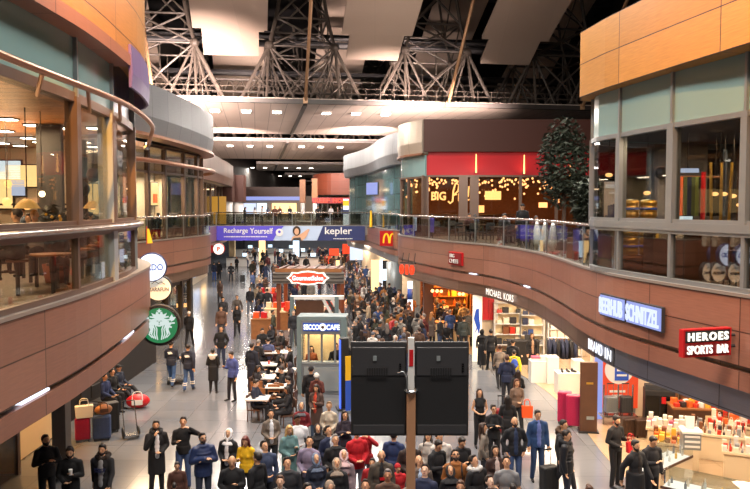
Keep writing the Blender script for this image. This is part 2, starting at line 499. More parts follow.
# silver spotlight strips in the groove
def strips(path, pxs, w, label):
    for k, (px, py) in enumerate(pxs):
        p, n, L = path.hit(px, py, -.05)
        q = path.cut(L-w/2, L+w/2)
        o = MB().sweep(q, [(-.02,3.83),(-.02,3.87),(-.13,3.87),(-.13,3.83)]).build('linear_light', 'lit_discw')
        tag(o, label, 'light', rank=True)
strips(PL1, [(30,398),(127,350)], .9, 'thin linear light in the groove of the left gallery edge')
strips(PR1, [(473,268),(527,281)], .5, 'thin linear light in the groove of the right gallery edge')

# ------------------------------------------------------------------ floor and outer shell
o = MB().box((0, 110, -.05), (60, 250, .1)).build('floor', 'floor_tile'); struct(o, 'glossy pale grey stone floor of the concourse', 'floor')
pts = [tuple(p) for p in PR1.cut(0, PR1.hit(430,300)[2]).off(-.75).p]+[(16, 41), (16, 3)]
struct(MB().prism(pts, 0, .012).build('floor', 'shop_tile'), 'warm beige tiled floor inside the right hand shops', 'floor')
struct(MB().box((-22.2, 110, 13), (.4, 250, 26)).build('wall_left', 'dark_wall'), 'dark outer wall on the left', 'wall')
struct(MB().box((22.2, 110, 13), (.4, 250, 26)).build('wall_right', 'dark_wall'), 'dark outer wall on the right', 'wall')
struct(MB().box((0, 234, 13), (60, .4, 26)).build('wall_back', 'dark_wall'), 'dark far end wall', 'wall')
struct(MB().box((0, -14.8, 13), (60, .4, 26)).build('wall_front', 'dark_wall'), 'dark wall behind the viewer', 'wall')
struct(MB().box((0, 110, 27), (60, 250, .3)).build('ceiling', 'roof_dark'), 'black roof high above the hall', 'ceiling')

# ------------------------------------------------------------------ hall ceiling: bands, inclined panels, trusses
AX = R(9.2)
ca, sa = math.cos(AX), math.sin(AX)
def LC(u, v, z): return Vector((u*ca-v*sa, u*sa+v*ca, z))
ZC = 13.75
for k, (v0, v1, u0, u1) in enumerate([(50.0,70.4,-14,27),(79,107,-8,27),(119,141,0,34),(156,176,6,40),(199,216,12,46)]):
    b = MB().box((0, 0, 0), (u1-u0, v1-v0, .4)).build('ceiling', 'ceiling_panel', loc=LC((u0+u1)/2, (v0+v1)/2, ZC+.2), rz=AX)
    struct(b, '%s pale lowered ceiling band across the hall' % ['nearest','second','third','fourth','farthest'][k], 'ceiling')
    lip = MB().box((0, 0, 0), (u1-u0, .3, .3)).build('ceiling_lip', 'frame_dark', loc=LC((u0+u1)/2, v0-.15, ZC+.15), rz=AX); struct(lip)
    seam = MB().box((0, 0, 0), (.28, v1-v0, .12)).build('ceiling_seam', 'frame_dark', loc=LC(3.3, (v0+v1)/2, ZC-.05), rz=AX); struct(seam)
    cross = MB().box((0, 0, 0), (u1-u0, 2.2, 1.0)).build('ceiling_beam', 'charcoal', loc=LC((u0+u1)/2, v1+1.6, ZC+1.0), rz=AX); struct(cross)
rows = ['nearest','second','third','fourth','farthest']
lampme = MB().box((0,0,0), (.72,.72,.1)).mesh('fixture', 'white_paint'); glowme = MB().box((0,0,-.06), (.58,.58,.03)).mesh('lens', 'lit_lamp')
for k, v in enumerate((54, 84, 129, 162, 206)):
    for j, u in enumerate((-6.2,-4.0,-1.8,1.8,4.0,6.2)):
        t = thing('ceiling_light', '%s square light from the left in the %s row of ceiling lights' % (ORD[j], rows[k]), 'light', LC(3.3+u, v, ZC-.05), AX, 'square ceiling downlights')
        for nm, me in (('fixture', lampme), ('lens', glowme)):
            c = bpy.data.objects.new(nm, me); COL.objects.link(c); c.parent = t
# walkway railing on top of the nearest band
b = MB()
for i in range(42):
    u = -13.5+i
    b.cyl(LC(u, 50.2, ZC+.35), LC(u, 50.2, ZC+1.15), .02, n=5)
for z in (.8, 1.15): b.tube([LC(-14, 50.2, ZC+z), LC(27, 50.2, ZC+z)], .022, n=5)
tag(b.build('catwalk_railing', 'truss'), 'thin dark catwalk railing along the top of the nearest ceiling band', 'railing')
# inclined roof panels between trusses
for bay, (vb, zb, rise, ln) in enumerate(((52.2, 17.3, .572, 22.0), (80.0, 17.6, .572, 22.0))):
    for k in range(-2, 4):
        uc = 3.3+9.9*(k+.5)
        w1, w2 = 3.75, 4.9
        b = MB()
        ang = math.atan(rise)
        dz = lambda d: d*math.sin(ang)
        for (w, d0, d1) in ((w1, 0, 2.55), (w2, 2.55, ln)):
            vs = []
            for t in (0, .25):
                for (uu, dd) in ((-w/2, d0), (w/2, d0), (w/2, d1), (-w/2, d1)):
                    vs.append(LC(uc+uu, vb-dd*math.cos(ang), min(26.5, zb+dz(dd)+t)))
            b.add(vs, [(0,3,2,1),(4,5,6,7),(0,1,5,4),(1,2,6,5),(2,3,7,6),(3,0,4,7)])
        struct(b.build('ceiling_panel', 'roof_panel'), '%s inclined white roof panel, %s bay' % (ORD[k+2], ('nearer','farther')[bay]), 'ceiling')
# trusses
def truss(k, v):
    uc = 3.3+9.9*k
    b = MB(); P = lambda u, dv, z: LC(uc+u, v+dv, z)
    T = lambda p, q, r=.11: b.cyl(p, q, r, n=6)
    for dv in (0.0, 4.6):
        r = .13 if dv == 0 else .10
        NL, NR = P(-2.35, dv, 18.3), P(2.35, dv, 18.3)
        UL, UR = P(-1.85, dv, 20.3), P(1.85, dv, 20.3)
        TL, TR = P(-1.3, dv, 23.4), P(1.3, dv, 23.4)
        ZL, ZR = P(-.8, dv, 26.6), P(.8, dv, 26.6)
        for a, c in ((NL,UL),(UL,TL),(TL,ZL),(NR,UR),(UR,TR),(TR,ZR)): T(a, c, r)
        for a, c in ((NL,NR),(UL,UR),(TL,TR),(UL,NR),(UR,NL),(UL,TR),(UR,TL)): T(a, c, .08)
        b.ell(NL, (.36,.36,.34), 8, 6); b.ell(NR, (.36,.36,.34), 8, 6)
        M = P(0, dv, 16.2)
        for a in (NL, NR): T(a, M, .08); T(P(0, dv, 18.3), M, .05)
        for s in (-1, 1):
            N = NL if s < 0 else NR
            T(N, P(s*4.6, dv, 14.0), r); T(N, P(s*.3, dv, 14.0), .09); T(N, P(s*2.6, dv-1.4, 14.0), .09); T(N, P(s*1.5, dv+1.6, 14.0), .08); T(N, P(s*3.4, dv+1.8, 14.0), .08)
            T(M, P(s*1.9, dv, 14.0), .07); T(P(s*3.4, dv, 16.2), P(s*1.4, dv, 14.2), .06)
    for (u, z) in ((-2.35,18.3),(2.35,18.3),(-1.85,20.3),(1.85,20.3),(-1.3,23.4),(1.3,23.4)):
        T(P(u, 0, z), P(u, 4.6, z), .08)
    for (u1, z1, u2, z2) in ((-2.35,18.3,-1.85,20.3),(2.35,18.3,1.85,20.3),(-1.85,20.3,-1.3,23.4),(1.85,20.3,1.3,23.4)):
        T(P(u1, 0, z1), P(u2, 4.6, z2), .06); T(P(u1, 4.6, z1), P(u2, 0, z2), .06)
    # long horizontal chords and hanging lattice behind
    for z, dv in ((17.2, 8), (16.2, 8)):
        T(P(-5, dv, z), P(5, dv, z), .1)
    for i in range(10):
        T(P(-5+i, 8, 16.2), P(-4.5+i, 8, 17.2), .05); T(P(-4.5+i, 8, 17.2), P(-4+i, 8, 16.2), .05)
    return b.build('roof_truss', 'truss')
names = ['farthest left','second','middle','fourth','fifth','farthest right']
for k in range(-2, 4):
    struct(truss(k, 53.2), '%s lattice roof truss of dark steel tubes, nearer row' % names[k+2], 'truss')
    o = truss(k, 81.5); struct(o, '%s lattice roof truss of dark steel tubes, farther row' % names[k+2], 'truss')
    m = MB().cyl(LC(3.3+9.9*k, 49.6, 14.0), LC(3.3+9.9*k, 37.6, 25.2), .11, n=8)
    m.box(tuple(LC(3.3+9.9*k, 49.65, 13.95)), (.3,.2,.4))
    struct(m.build('inclined_strut', 'mast'), '%s long copper toned strut slanting down from the roof trusses' % names[k+2], 'strut')
for i, (v, z) in enumerate(((58,19.5),(62,21),(70,23),(66,18.6),(50,24.5))):
    b = MB().cyl(LC(-26, v, z), LC(34, v, z), .28, n=8)
    struct(b.build('ceiling_duct', 'charcoal'), '%s dark horizontal roof duct' % ORD[i], 'duct')
for i in range(12):
    v = 40+i*2.2
    struct(MB().box((0,0,0), (60,.5,.3)).build('ceiling_purlin', 'charcoal', loc=LC(3, v, 25.8-(i % 2)*.4), rz=AX))

# ------------------------------------------------------------------ facades
WN = [0]
def facade(path, z0, z1, cuts, glass, fmat, label, sill=.0, depth=.16, fw=.09, transoms=(), widths=None):
    """window front: cuts = arc lengths of the mullions"""
    WN[0] += 1
    root = thing('window_%d' % WN[0], label, 'window')
    root['kind'] = 'structure'
    for k, (a, b) in enumerate(zip(cuts[:-1], cuts[1:])):
        q = path.cut(a, b)
        MB().sweep(q, [(0,z0),(0,z1),(-.025,z1),(-.025,z0)]).build('pane', glass, root)
    for k, L in enumerate(cuts):
        p, n = path.at(L)
        w = widths[k] if widths else fw
        MB().box((0,0,(z0+z1)/2), (w, depth, z1-z0)).build('mullion', fmat, root, loc=(p.x, p.y, 0), rz=face(n))
    q = path.cut(cuts[0], cuts[-1])
    for z in (z0+.04, z1-.04)+tuple(transoms):
        MB().sweep(q, [(.07,z-.05),(.07,z+.05),(-.1,z+.05),(-.1,z-.05)]).build('transom', fmat, root)
    return root
def railing(path, a, b, z, label, step=2.0, glass='glass_rail', posts=True, h=1.15, off=-.05, rmat='rail_steel', r=.045, pmat='frame_grey'):
    root = thing('glass_railing', label, 'railing', (0,0,0))
    q = path.off(off); n = max(1, round((b-a)/step)); w = (b-a)/n
    for i in range(n):
        MB().sweep(q.cut(a+i*w+.02, a+(i+1)*w-.02), [(0,z+.06),(0,z+h-.12),(-.02,z+h-.12),(-.02,z+.06)]).build('glass_panel', glass, root)
    c = q.cut(a, b)
    MB().tube([(p.x, p.y, z+h) for p in c.p], r, n=8).build('handrail', rmat, root, smooth=True)
    if posts:
        for i in range(n+1):
            p, nn = q.at(a+i*w)
            MB().box((0, .03, z+.06+(h-.06)/2), (.05, .06, h-.06)).build('post', pmat, root, loc=(p.x, p.y, 0), rz=face(nn))
    return root

# near left: flush glass front of the cafe
FL = Path([(-5.15,1),(-5.2,6),(-5.33,10.1),(-5.33,12.6),(-5.52,15),(-5.78,17),(-6.3,18.8),(-7.6,20),(-10,20.6),(-16,21)], 'R')
def arcs(path, pxs, py=200): return [path.hit(px, py)[2] for px in pxs]
a75, a111, a132 = arcs(FL, (75, 111, 132))
c = [1.0, a75-9.6, a75-6.4, a75-3.2, a75, a111, a132, a132+3.2]
c = [x for x in c if x > .5]
facade(FL, 6.42, 8.7, c, 'glass_window', 'frame_brown', 'upper cafe window front on the left gallery', fw=.22, depth=.22, widths=[.12]*(len(c)-4)+[.2,.26,.2,.12])
facade(FL, U5+.06, 6.30, c, 'glass_rail', 'frame_brown', 'low glass balustrade panes under the left cafe windows', fw=.1, depth=.12)
for L, ww in ((a111, .34), (a132+.35, .26)):
    p, n = FL.at(L)
    struct(MB().box((0,0,6.95), (ww,.3,3.5)).build('corner_column', 'pale_post', loc=(p.x-n.x*.05, p.y-n.y*.05, 0), rz=face(n)), 'pale grey corner column of the left cafe', 'column')
struct(MB().sweep(FL.cut(.5, a132+3.2), [(.16,6.26),(.16,6.44),(-.2,6.44),(-.2,6.26)]).build('trim_9', 'frame_brown'), 'brown sill between the upper and lower panes of the left cafe', 'trim')
tag(MB().tube([(p.x, p.y, 6.36) for p in FL.off(.22).cut(.5, FL.hit(139, 225)[2]).p], .05, n=8).build('handrail', 'rail_steel', smooth=True), 'round steel handrail along the left cafe glass front', 'railing')
q = FL.cut(.5, a111+.1)
struct(MB().sweep(q, [(.03,8.7),(.03,9.9),(-.2,9.9),(-.2,8.7)]).build('trim_10', 'teal_panel'), 'teal glass band above the left cafe windows', 'fascia')
struct(MB().sweep(FL.cut(a111+.05, FL.s[-1]-.5), [(-.02,8.7),(-.02,9.9),(-.2,9.9),(-.2,8.7)]).build('trim_11', 'sign_metal'), 'reflecting grey metal band at the rounded corner above the left cafe', 'fascia')
for L in (a75, a111, a132):
    p, n = FL.at(L)
    struct(MB().box((0,0,9.3), (.07,.12,1.2)).build('band_mullion', 'frame_grey', loc=(p.x+n.x*.04, p.y+n.y*.04, 0), rz=face(n)))
struct(MB().sweep(FL.cut(.5, a132+4), [(.06,8.62),(.06,8.78),(-.2,8.78),(-.2,8.62)]).build('trim_12', 'frame_brown'), 'brown head strip over the left cafe windows', 'trim')
FLW = FL.off(.36)
struct(MB().sweep(FLW.cut(.5, FL.s[-1]-.3), [(0,9.88),(0,14.5),(-.6,14.5),(-.6,9.88)]).build('wall_left', 'wood_high'), 'orange brown wood parapet above the left cafe', 'wall')
struct(MB().sweep(FLW.cut(.5, a111+.3), [(.05,9.74),(.05,9.98),(-.4,9.98),(-.4,9.74)]).build('trim_13', 'wood_lower'), 'dark wooden bottom edge of the left parapet', 'trim')
aP = FLW.hit(131, 80)[2]
tag(MB().sweep(FLW.cut(aP, aP+4.6), [(.06,9.3),(.09,9.6),(.06,10.2),(.005,10.2),(.005,9.3)]).build('corner_cladding', 'purple_reflection'), 'curved corner cladding under the left parapet with a painted purple banner reflection', 'cladding')  # the purple paints a banner mirrored in the glossy metal
def pipe(pts, r, label, name='curved_pipe_rail'):
    root = thing(name, label, 'pipe')
    v = catmull3([Vector(p) for p in pts])
    MB().tube(v, r, n=10).build('tube', 'pipe_copper', root, smooth=True)
    return root, v
def catmull3(P, n=6):
    out = []
    for i in range(len(P)-1):
        p0 = P[i-1] if i else P[i]*2-P[i+1]; p3 = P[i+2] if i+2 < len(P) else P[i+1]*2-P[i]
        p1, p2 = P[i], P[i+1]
        for k in range(n):
            t = k/n
            out.append(.5*((2*p1)+(p2-p0)*t+(2*p0-5*p1+4*p2-p3)*t*t+(3*p1-p0-3*p2+p3)*t**3))
    out.append(P[-1]); return out
root, v = pipe([(-4.45,4,8.62),(-4.58,8.9,8.62),(-4.7,12.5,8.7),(-5.0,15.2,8.8),(-5.35,17.6,8.72),(-5.6,18.3,8.5),(-5.85,18.9,8.35)], .052, 'copper toned curved pipe rail running outside the left cafe windows')
for px in (40, 92, 122):
    p, n, L = FL.hit(px, 90)
    q = min(v, key=lambda w: abs(375+FPX*w.x/w.y-px))
    MB().cyl(q, (p.x, p.y, q.z-.12), .035, n=6).build('bracket', 'pipe_copper', root)
MB().ell((-5.9,18.95,8.33), (.1,.1,.1), 8, 6).build('end_cap', 'rail_steel', root)
# cafe room
ceilpts = [tuple(p) for p in FL.off(-.25).p]
struct(MB().prism(ceilpts+[(-16,26.8),(-18,26.8),(-18,1)], 8.72, 8.9).build('ceiling', 'plank_ceiling'), 'warm plank ceiling of the left cafe', 'ceiling')
struct(MB().prism(ceilpts+[(-18,21),(-18,1)], 9.9, 10.1).build('ceiling', 'roof_dark'), 'roof over the left cafe', 'ceiling')
struct(MB().box((-12.7, 22.6, 8.8), (10.2, 4.4, .16)).build('ceiling', 'plank_ceiling'), 'rear part of the warm plank ceiling in the left cafe', 'ceiling')
struct(MB().box((-17.9, 14, 6.9), (.2, 26, 3.6)).build('wall_left', 'cream_wall'), 'cream side wall of the left cafe', 'wall')
struct(MB().box((-13.6, 24.2, 6.9), (8.6, .2, 3.6)).build('wall_back', 'cream_wall'), 'cream back wall of the left cafe', 'wall')
tag(MB().box((0,0,0), (.54,.54,3.55)).build('column', 'charcoal', loc=D(51, 190, 17.5)*1+Vector((0,0,6.92-D(51,190,17.5).z)), rz=.3), 'square black column inside the left cafe', 'column')

# middle left volume
struct(MB().sweep(Path([(-18,24.9),(-11.2,25.4),(-9.6,27.2),(-9.0,30.5),(-8.75,36),(-8.95,40),(-9.8,42.5),(-12,44),(-20,44.6)], 'R'), [(0,9.7),(.12,10.4),(.1,11.7),(-.5,11.7),(-.5,9.7)]).build('wall_left', 'brushed_metal'), 'curved silver metal parapet of the middle left gallery', 'wall')
CL2 = Path([(-18,24.9),(-11.2,25.4),(-9.6,27.2),(-9.0,30.5),(-8.75,36),(-8.95,40),(-9.8,42.5),(-12,44),(-20,44.6)], 'R')
struct(MB().sweep(CL2, [(.14,9.6),(.14,9.72),(-.6,9.72),(-.6,9.6)]).build('trim_14', 'pipe_copper'), 'copper bottom edge of the silver parapet', 'trim')
F2 = Path([(-18,27.4),(-13,28.2),(-11.4,30.3),(-11.0,33),(-10.4,37),(-9.95,41.4),(-10.4,43),(-12,44.6),(-20,45.2)], 'R')
a2 = arcs(F2, (148, 165, 184, 197, 207), 190)
facade(F2, U5+.06, 9.7, [a2[0]-2.4]+a2+[a2[-1]+2.5], 'glass_window', 'frame_brown', 'tall shop window front on the middle left gallery', fw=.2, depth=.2, transoms=(8.45,))
struct(MB().prism([tuple(p) for p in F2.off(-.2).p], 9.72, 9.85).build('ceiling', 'cream'), 'cream ceiling of the middle left shop', 'ceiling')
struct(MB().prism([tuple(p) for p in CL2.off(-.4).p], 11.3, 11.5).build('ceiling', 'roof_dark'), 'roof of the middle left gallery', 'ceiling')
F2i = F2.off(-2.6)
struct(MB().sweep(F2i.cut(6, F2.s[-1]-6), [(0,U5),(0,9.7),(-.2,9.7),(-.2,U5)]).build('wall_left', 'cream_wall'), 'plain cream inner wall behind the middle left windows', 'wall')
pipe([(-9.6,26.2,8.55),(-8.9,28.5,8.6),(-8.45,33,8.6),(-8.3,37.3,8.6),(-8.6,38.6,8.55),(-9.1,39.0,8.5)], .09, 'steel curved pipe rail outside the middle left windows')
railing(PL2, 6, PL2.s[-1]-6, U5, 'glass railing with steel handrail on the middle left gallery', 2.2)

# near right: dark sports bar
FR = Path([(9.1,3.2),(7.75,8.5),(6.68,12.9),(6.1,15),(5.68,17),(5.5,18.35),(6.2,19.4),(9,20.4),(14,20.9)], 'L', step=.4)
b4 = arcs(FR, (746, 672, 620, 592), 200)
cr = [b4[0]-3.0, b4[0], b4[1], b4[2], b4[3], b4[3]+2.4, b4[3]+4.8]
wr = [.16,.16,.2,.16,.16,.12,.12]
facade(FR, 6.42, 8.46, cr, 'glass_dark', 'frame_grey', 'tall window front of the dark bar on the right gallery', depth=.2, widths=wr)
facade(FR, U5+.06, 6.30, cr[:5], 'glass_bar', 'frame_grey', 'low glass panes under the bar windows on the right', depth=.12, fw=.09)
struct(MB().sweep(FR.cut(cr[0]-1, cr[4]+.1), [(.1,6.28),(.1,6.44),(-.14,6.44),(-.14,6.28)]).build('trim_16', 'frame_grey'), 'grey sill rail across the bar windows', 'trim')
struct(MB().sweep(FR.cut(.4, FR.s[-1]-.3), [(.02,8.46),(.02,9.55),(-.2,9.55),(-.2,8.46)]).build('trim_17', 'teal_panel'), 'pale teal glass band above the bar windows', 'fascia')
for L in cr:
    p, n = FR.at(L)
    struct(MB().box((0,0,9.0), (.06,.1,1.1)).build('band_mullion', 'frame_grey', loc=(p.x+n.x*.03, p.y+n.y*.03, 0), rz=face(n)))
FRW = Path([(8.7,3.2),(7.35,8.5),(6.25,12.4),(5.7,15),(5.3,17),(5.12,18.4),(5.3,19.0),(9,20.9),(14,21.4)], 'L', step=.3, smooth=False)
struct(MB().sweep(FRW, [(0,9.5),(0,11.1),(-.7,11.1),(-.7,9.5)]).build('wall_right', 'wood_high'), 'orange brown wood parapet above the bar', 'wall')
struct(MB().prism([tuple(p) for p in FRW.off(-.3).p]+[(16,21.4),(16,3)], 10.9, 11.05).build('ceiling', 'roof_dark'), 'roof over the bar', 'ceiling')
struct(MB().prism([tuple(p) for p in FR.off(-.2).p]+[(16,20.9),(16,3)], 8.5, 8.6).build('ceiling', 'roof_dark'), 'black ceiling of the bar', 'ceiling')
struct(MB().box((15.8, 12, 6.9), (.2, 18, 3.5)).build('wall_right', 'brick_dark'), 'dark brick side wall inside the bar', 'wall')
w = D(672, 190, 19.6); struct(MB().box((8.3, 20.0, 6.85), (1.5, .15, 3.3)).build('wall_back', 'grey_wall'), 'grey plaster wall panel at the back of the bar', 'wall')
struct(MB().box((13, 20.3, 6.85), (6, .15, 3.3)).build('wall_back', 'brick_dark'), 'dark brick back wall of the bar', 'wall')

# terrace and restaurant further along the right
aT0, aT1 = PR1.hit(612, 230)[2], PR1.s[-1]-6
railing(PR1, aT0, aT1, U5, 'long glass railing with steel handrail around the right terrace', 2.4, off=-.08)
struct(MB().box((9.3, 41.3, 10.77), (13.2, .6, 1.8)).build('wall_right', 'wood_red'), 'dark red brown wood parapet above the restaurant', 'wall')
CB = Path([(2.72,41.0),(2.1,42.2),(1.6,43.6),(1.5,45.2),(1.7,46.5)], 'L')
struct(MB().sweep(CB, [(.05,9.75),(.12,10.4),(.08,11.67),(-.3,11.67),(-.3,9.75)]).build('wall_right', 'cap_warm'), 'curved pale metal corner parapet of the restaurant', 'wall')
struct(MB().sweep(CB, [(.14,9.68),(.14,9.80),(-.4,9.80),(-.4,9.68)]).build('trim_18', 'pipe_copper'), 'copper edge under the pale corner parapet', 'trim')
struct(MB().sweep(CB.off(-.1), [(0,8.5),(0,9.7),(-.1,9.7),(-.1,8.5)]).build('trim_19', 'teal_panel'), 'pale teal glass band on the restaurant corner', 'fascia')
facade(CB.off(-.1), U5, 8.5, [0.05, 1.9, 3.6, CB.s[-1]-.05], 'glass_window', 'frame_brown', 'rounded corner windows of the restaurant', fw=.14)
struct(MB().box((9.4, 41.35, 9.22), (13.1, .4, 1.32)).build('trim_20', 'red_wall'), 'red illuminated band above the restaurant windows', 'fascia')
FB = Path([(16,41.2),(2.75,41.2)], 'L', smooth=False)
xs = [425, 463, 474, 520, 556, 592]
cb = [16-(px-375)/FPX*41.2 for px in xs]
cb = sorted([c for c in cb if c > .1])
facade(FB, U5, 8.56, [0.2]+cb, 'glass_window', 'frame_brown', 'wide window front of the restaurant under the red band', fw=.16, widths=[.16]*(len(cb)-2)+[.5,.5,.4])
struct(MB().box((9.4, 46.6, 6.9), (14, .2, 3.5)).build('wall_back', 'warm_wood'), 'brown wooden back wall inside the restaurant', 'wall')
struct(MB().prism([(2.7,41.4),(1.7,43.6),(1.8,46.6),(16,46.6),(16,41.4)], 8.56, 8.7).build('ceiling', 'brown_wood'), 'brown ceiling inside the restaurant', 'ceiling')
struct(MB().prism([(2.7,41.2),(1.7,43.6),(1.8,46.6),(16,46.6),(16,41.2)], 11.5, 11.6).build('ceiling', 'roof_dark'), 'roof of the restaurant', 'ceiling')

# middle right: curved glass volume beyond it
q = PR2.off(-.35)
struct(MB().sweep(q, [(0,U5),(0,9.7),(-.2,9.7),(-.2,U5)]).build('wall_right', 'teal_grid'), 'curved teal glass wall with a fine grid, middle right', 'wall')
struct(MB().sweep(PR2, [(.1,9.7),(.25,10.4),(.2,11.8),(-.4,11.8),(-.4,9.7)]).build('wall_right', 'brushed_metal'), 'curved silver parapet over the teal glass wall', 'wall')
struct(MB().prism([tuple(p) for p in PR2.off(-.3).p], 11.5, 11.6).build('ceiling', 'roof_dark'), 'roof of the teal glass volume', 'ceiling')
railing(PR2, 8, PR2.hit(352, 224)[2], U5, 'glass railing in front of the teal glass wall', 2.5)

# far left gallery
F3 = PL3.off(-.8)
struct(MB().sweep(PL3.off(.25), [(0,8.9),(.1,9.6),(.1,11.0),(-.5,11.0),(-.5,8.9)]).build('wall_left', 'bronze_metal'), 'brown metal parapet of the far left gallery', 'wall')
c3 = [F3.s[-1]*k/14 for k in range(2, 13)]
facade(F3, U5, 8.9, c3, 'glass_window', 'frame_brown', 'window front of the far left gallery', fw=.18)
struct(MB().sweep(PL3.off(-3.4), [(0,U5),(0,8.9),(-.2,8.9),(-.2,U5)]).build('wall_left', 'cream_wall'), 'lit inner wall of the far left gallery', 'wall')
struct(MB().prism([tuple(p) for p in PL3.off(-.3).p], 8.9, 9.1).build('ceiling', 'cream'), 'ceiling of the far left gallery', 'ceiling')
railing(PL3, 6, PL3.s[-1]-5, U5, 'glass railing on the far left gallery', 3.0)

# bridge with its long banner
bx0, bx1 = -13.75, -.6
struct(MB().box(((bx0+bx1)/2, 64.6, 4.75), (bx1-bx0+1, 3.0, .78)).build('footbridge', 'grey_wall'), 'footbridge crossing the hall between the galleries', 'bridge')
for yy, nm in ((63.2, 'front'), (66.0, 'back')):
    railing(Path([(bx0, yy), (bx1, yy)], 'R', smooth=False), 0, bx1-bx0, U5, 'glass railing on the %s edge of the footbridge' % nm, 1.6, off=0)
# far end
struct(MB().prism([(-22,82),(22,82),(22,122),(-22,122)], 3.9, U5).build('mezzanine_slab', 'grey_wall'), 'far upper floor beyond the footbridge', 'floor')
FE = Path([(14,86),(-2.4,88),(-6.4,89.6),(-8,94),(-8.2,104),(-6,108),(14,110)], 'L', step=1.0)
struct(MB().sweep(FE, [(0,8.3),(0,10.9),(-.5,10.9),(-.5,8.3)]).build('wall_right', 'wood_red'), 'dark brown wooden parapet of the far restaurant', 'wall')
facade(FE.off(-.4), U5, 8.3, [FE.s[-1]*k/18 for k in range(1, 18)], 'glass_dark', 'frame_dark', 'dark window front of the far restaurant', fw=.2)
struct(MB().prism([tuple(p) for p in FE.off(-.4).p], 8.3, 8.5).build('ceiling', 'brown_wood'), 'ceiling of the far restaurant', 'ceiling')
struct(MB().sweep(FE.off(-5), [(0,U5),(0,8.3),(-.2,8.3),(-.2,U5)]).build('wall_back', 'warm_wood'), 'inner wall of the far restaurant', 'wall')
for k, (px, y, w, topm) in enumerate(((303, 95, .75, 'warm_wood'), (315, 91, .7, 'warm_wood'), (238, 82, 1.6, 'wood_red'), (228, 76, 1.2, 'wood_red'))):
    x = (px-375)/FPX*y
    root = thing('column', ['pale lit column beside the far restaurant','second pale lit column at the edge of the far restaurant','brown clad pier at the far left','slim brown pier beside the far left gallery'][k], 'column', (x, y, U5))
    MB().cyl((0,0,0), (0,0,2.2), w*.4, n=14).build('shaft', 'white_paint', root, smooth=True)
    MB().box((0,0,3.7), (w,w,3.0)).build('cladding', topm, root)
struct(MB().box((-17.3, 121, 9.35), (10.5, .6, 1.6)).build('wall_back', 'wood_high'), 'wood fascia over the farthest shops', 'wall')
struct(MB().box((-10, 121.6, 6.9), (44, .4, 3.5)).build('wall_back', 'grey_wall'), 'wall of the farthest shops', 'wall')
tag(MB().box((-17.3, 120.6, 8.25), (10.5, .3, .6)).build('lit_sign_band', 'lit_lav'), 'long pale blue lit band over the farthest shops', 'sign')
for k, (px, w, m) in enumerate(((250, 2.0, 'lit_cool'), (262, 1.6, 'screen_lit'), (283, 3.6, 'lit_menu'), (292, 1.5, 'lit_menu'))):
    tag(MB().box(((px-375)/FPX*120.9, 120.9, 6.6), (w, .2, 1.7)).build('shop_window_display', m), ['bluish white','pale','wide cream','narrow cream'][k]+' lit display window of the farthest shops', 'display')
struct(MB().box((0, 123, 1.95), (44, .4, 3.9)).build('wall_back', 'grey_wall'), 'far ground floor wall', 'wall')
# ------------------------------------------------------------------ signs
def round_sign(label, c, rz, r, facem, rim='navy', arm=None, thick=.09):
    t = thing('round_sign', label, 'sign', c, rz)
    MB().plate(circ(r, 40), -thick, thick).build('rim', rim, t)
    MB().plate(circ(r*.92, 40), -thick-.012, thick+.012).build('face', facem, t)
    if arm:
        for dz in (-.1, .1):
            MB().cyl((-r*.9*arm[0], 0, dz*2), (-r*.9*arm[0]-arm[1]*arm[0], arm[2], dz*2), .03, n=6).build('bracket_arm', 'charcoal', t)
    return t
def ribbon2(pts, w):
    """flat outline of a band along x,z points"""
    L = []; Rr = []
    for i, p in enumerate(pts):
        a = Vector(pts[max(0, i-1)]); b = Vector(pts[min(len(pts)-1, i+1)]); d = (b-a).normalized(); n = Vector((-d.y, d.x))
        ww = w[i] if isinstance(w, (list, tuple)) else w
        L.append((p[0]+n.x*ww/2, p[1]+n.y*ww/2)); Rr.append((p[0]-n.x*ww/2, p[1]-n.y*ww/2))
    return L, Rr
def addribbon(b, pts, w, y0, y1, mi=0):
    L, Rr = ribbon2(pts, w)
    for i in range(len(pts)-1):
        b.plate([L[i], L[i+1], Rr[i+1], Rr[i]], y0, y1, mi)

# three round signs stacked at the end of the near left gallery
s = round_sign('round white lit sign with blue letters, topmost of three stacked round signs', D(152, 267, 22.0), R(12), .44, 'lit_discw', 'navy', (1, .5, .3))
for bk in (False, True): letters(s, 'MADO', .3, 'blue', fit=.66, hfit=.2, y=-.115, bold=.006, back=bk)
s = round_sign('round cream sign with dark script, between the blue and the green round signs', D(159, 288, 22.3), R(8), .40, 'lit_disc', 'black', (1, .7, .3))
for bk in (False, True):
    letters(s, 'MARAFUN', .2, 'black', fit=.6, hfit=.12, z=-.03, y=-.115, back=bk)
b = MB(); addribbon(b, [(-.2,.14),(-.1,.22),(0,.15),(.08,.2),(.2,.12)], .02, -.118, -.1); b.build('flourish', 'black', s)
t = thing('round_sign', 'large round green sign with a white crowned woman, lowest of three round signs', 'sign', D(160, 325, 19.3), R(6))
MB().tube([(.53*math.cos(a*PI/18), 0, .53*math.sin(a*PI/18)) for a in range(36)], .035, n=8, closed=True).build('ring', 'charcoal', t)
MB().plate(circ(.49, 44), -.08, .08).build('rim', 'black', t)
MB().plate(circ(.47, 44), -.09, .09).build('face', 'lit_green', t)
b = MB()
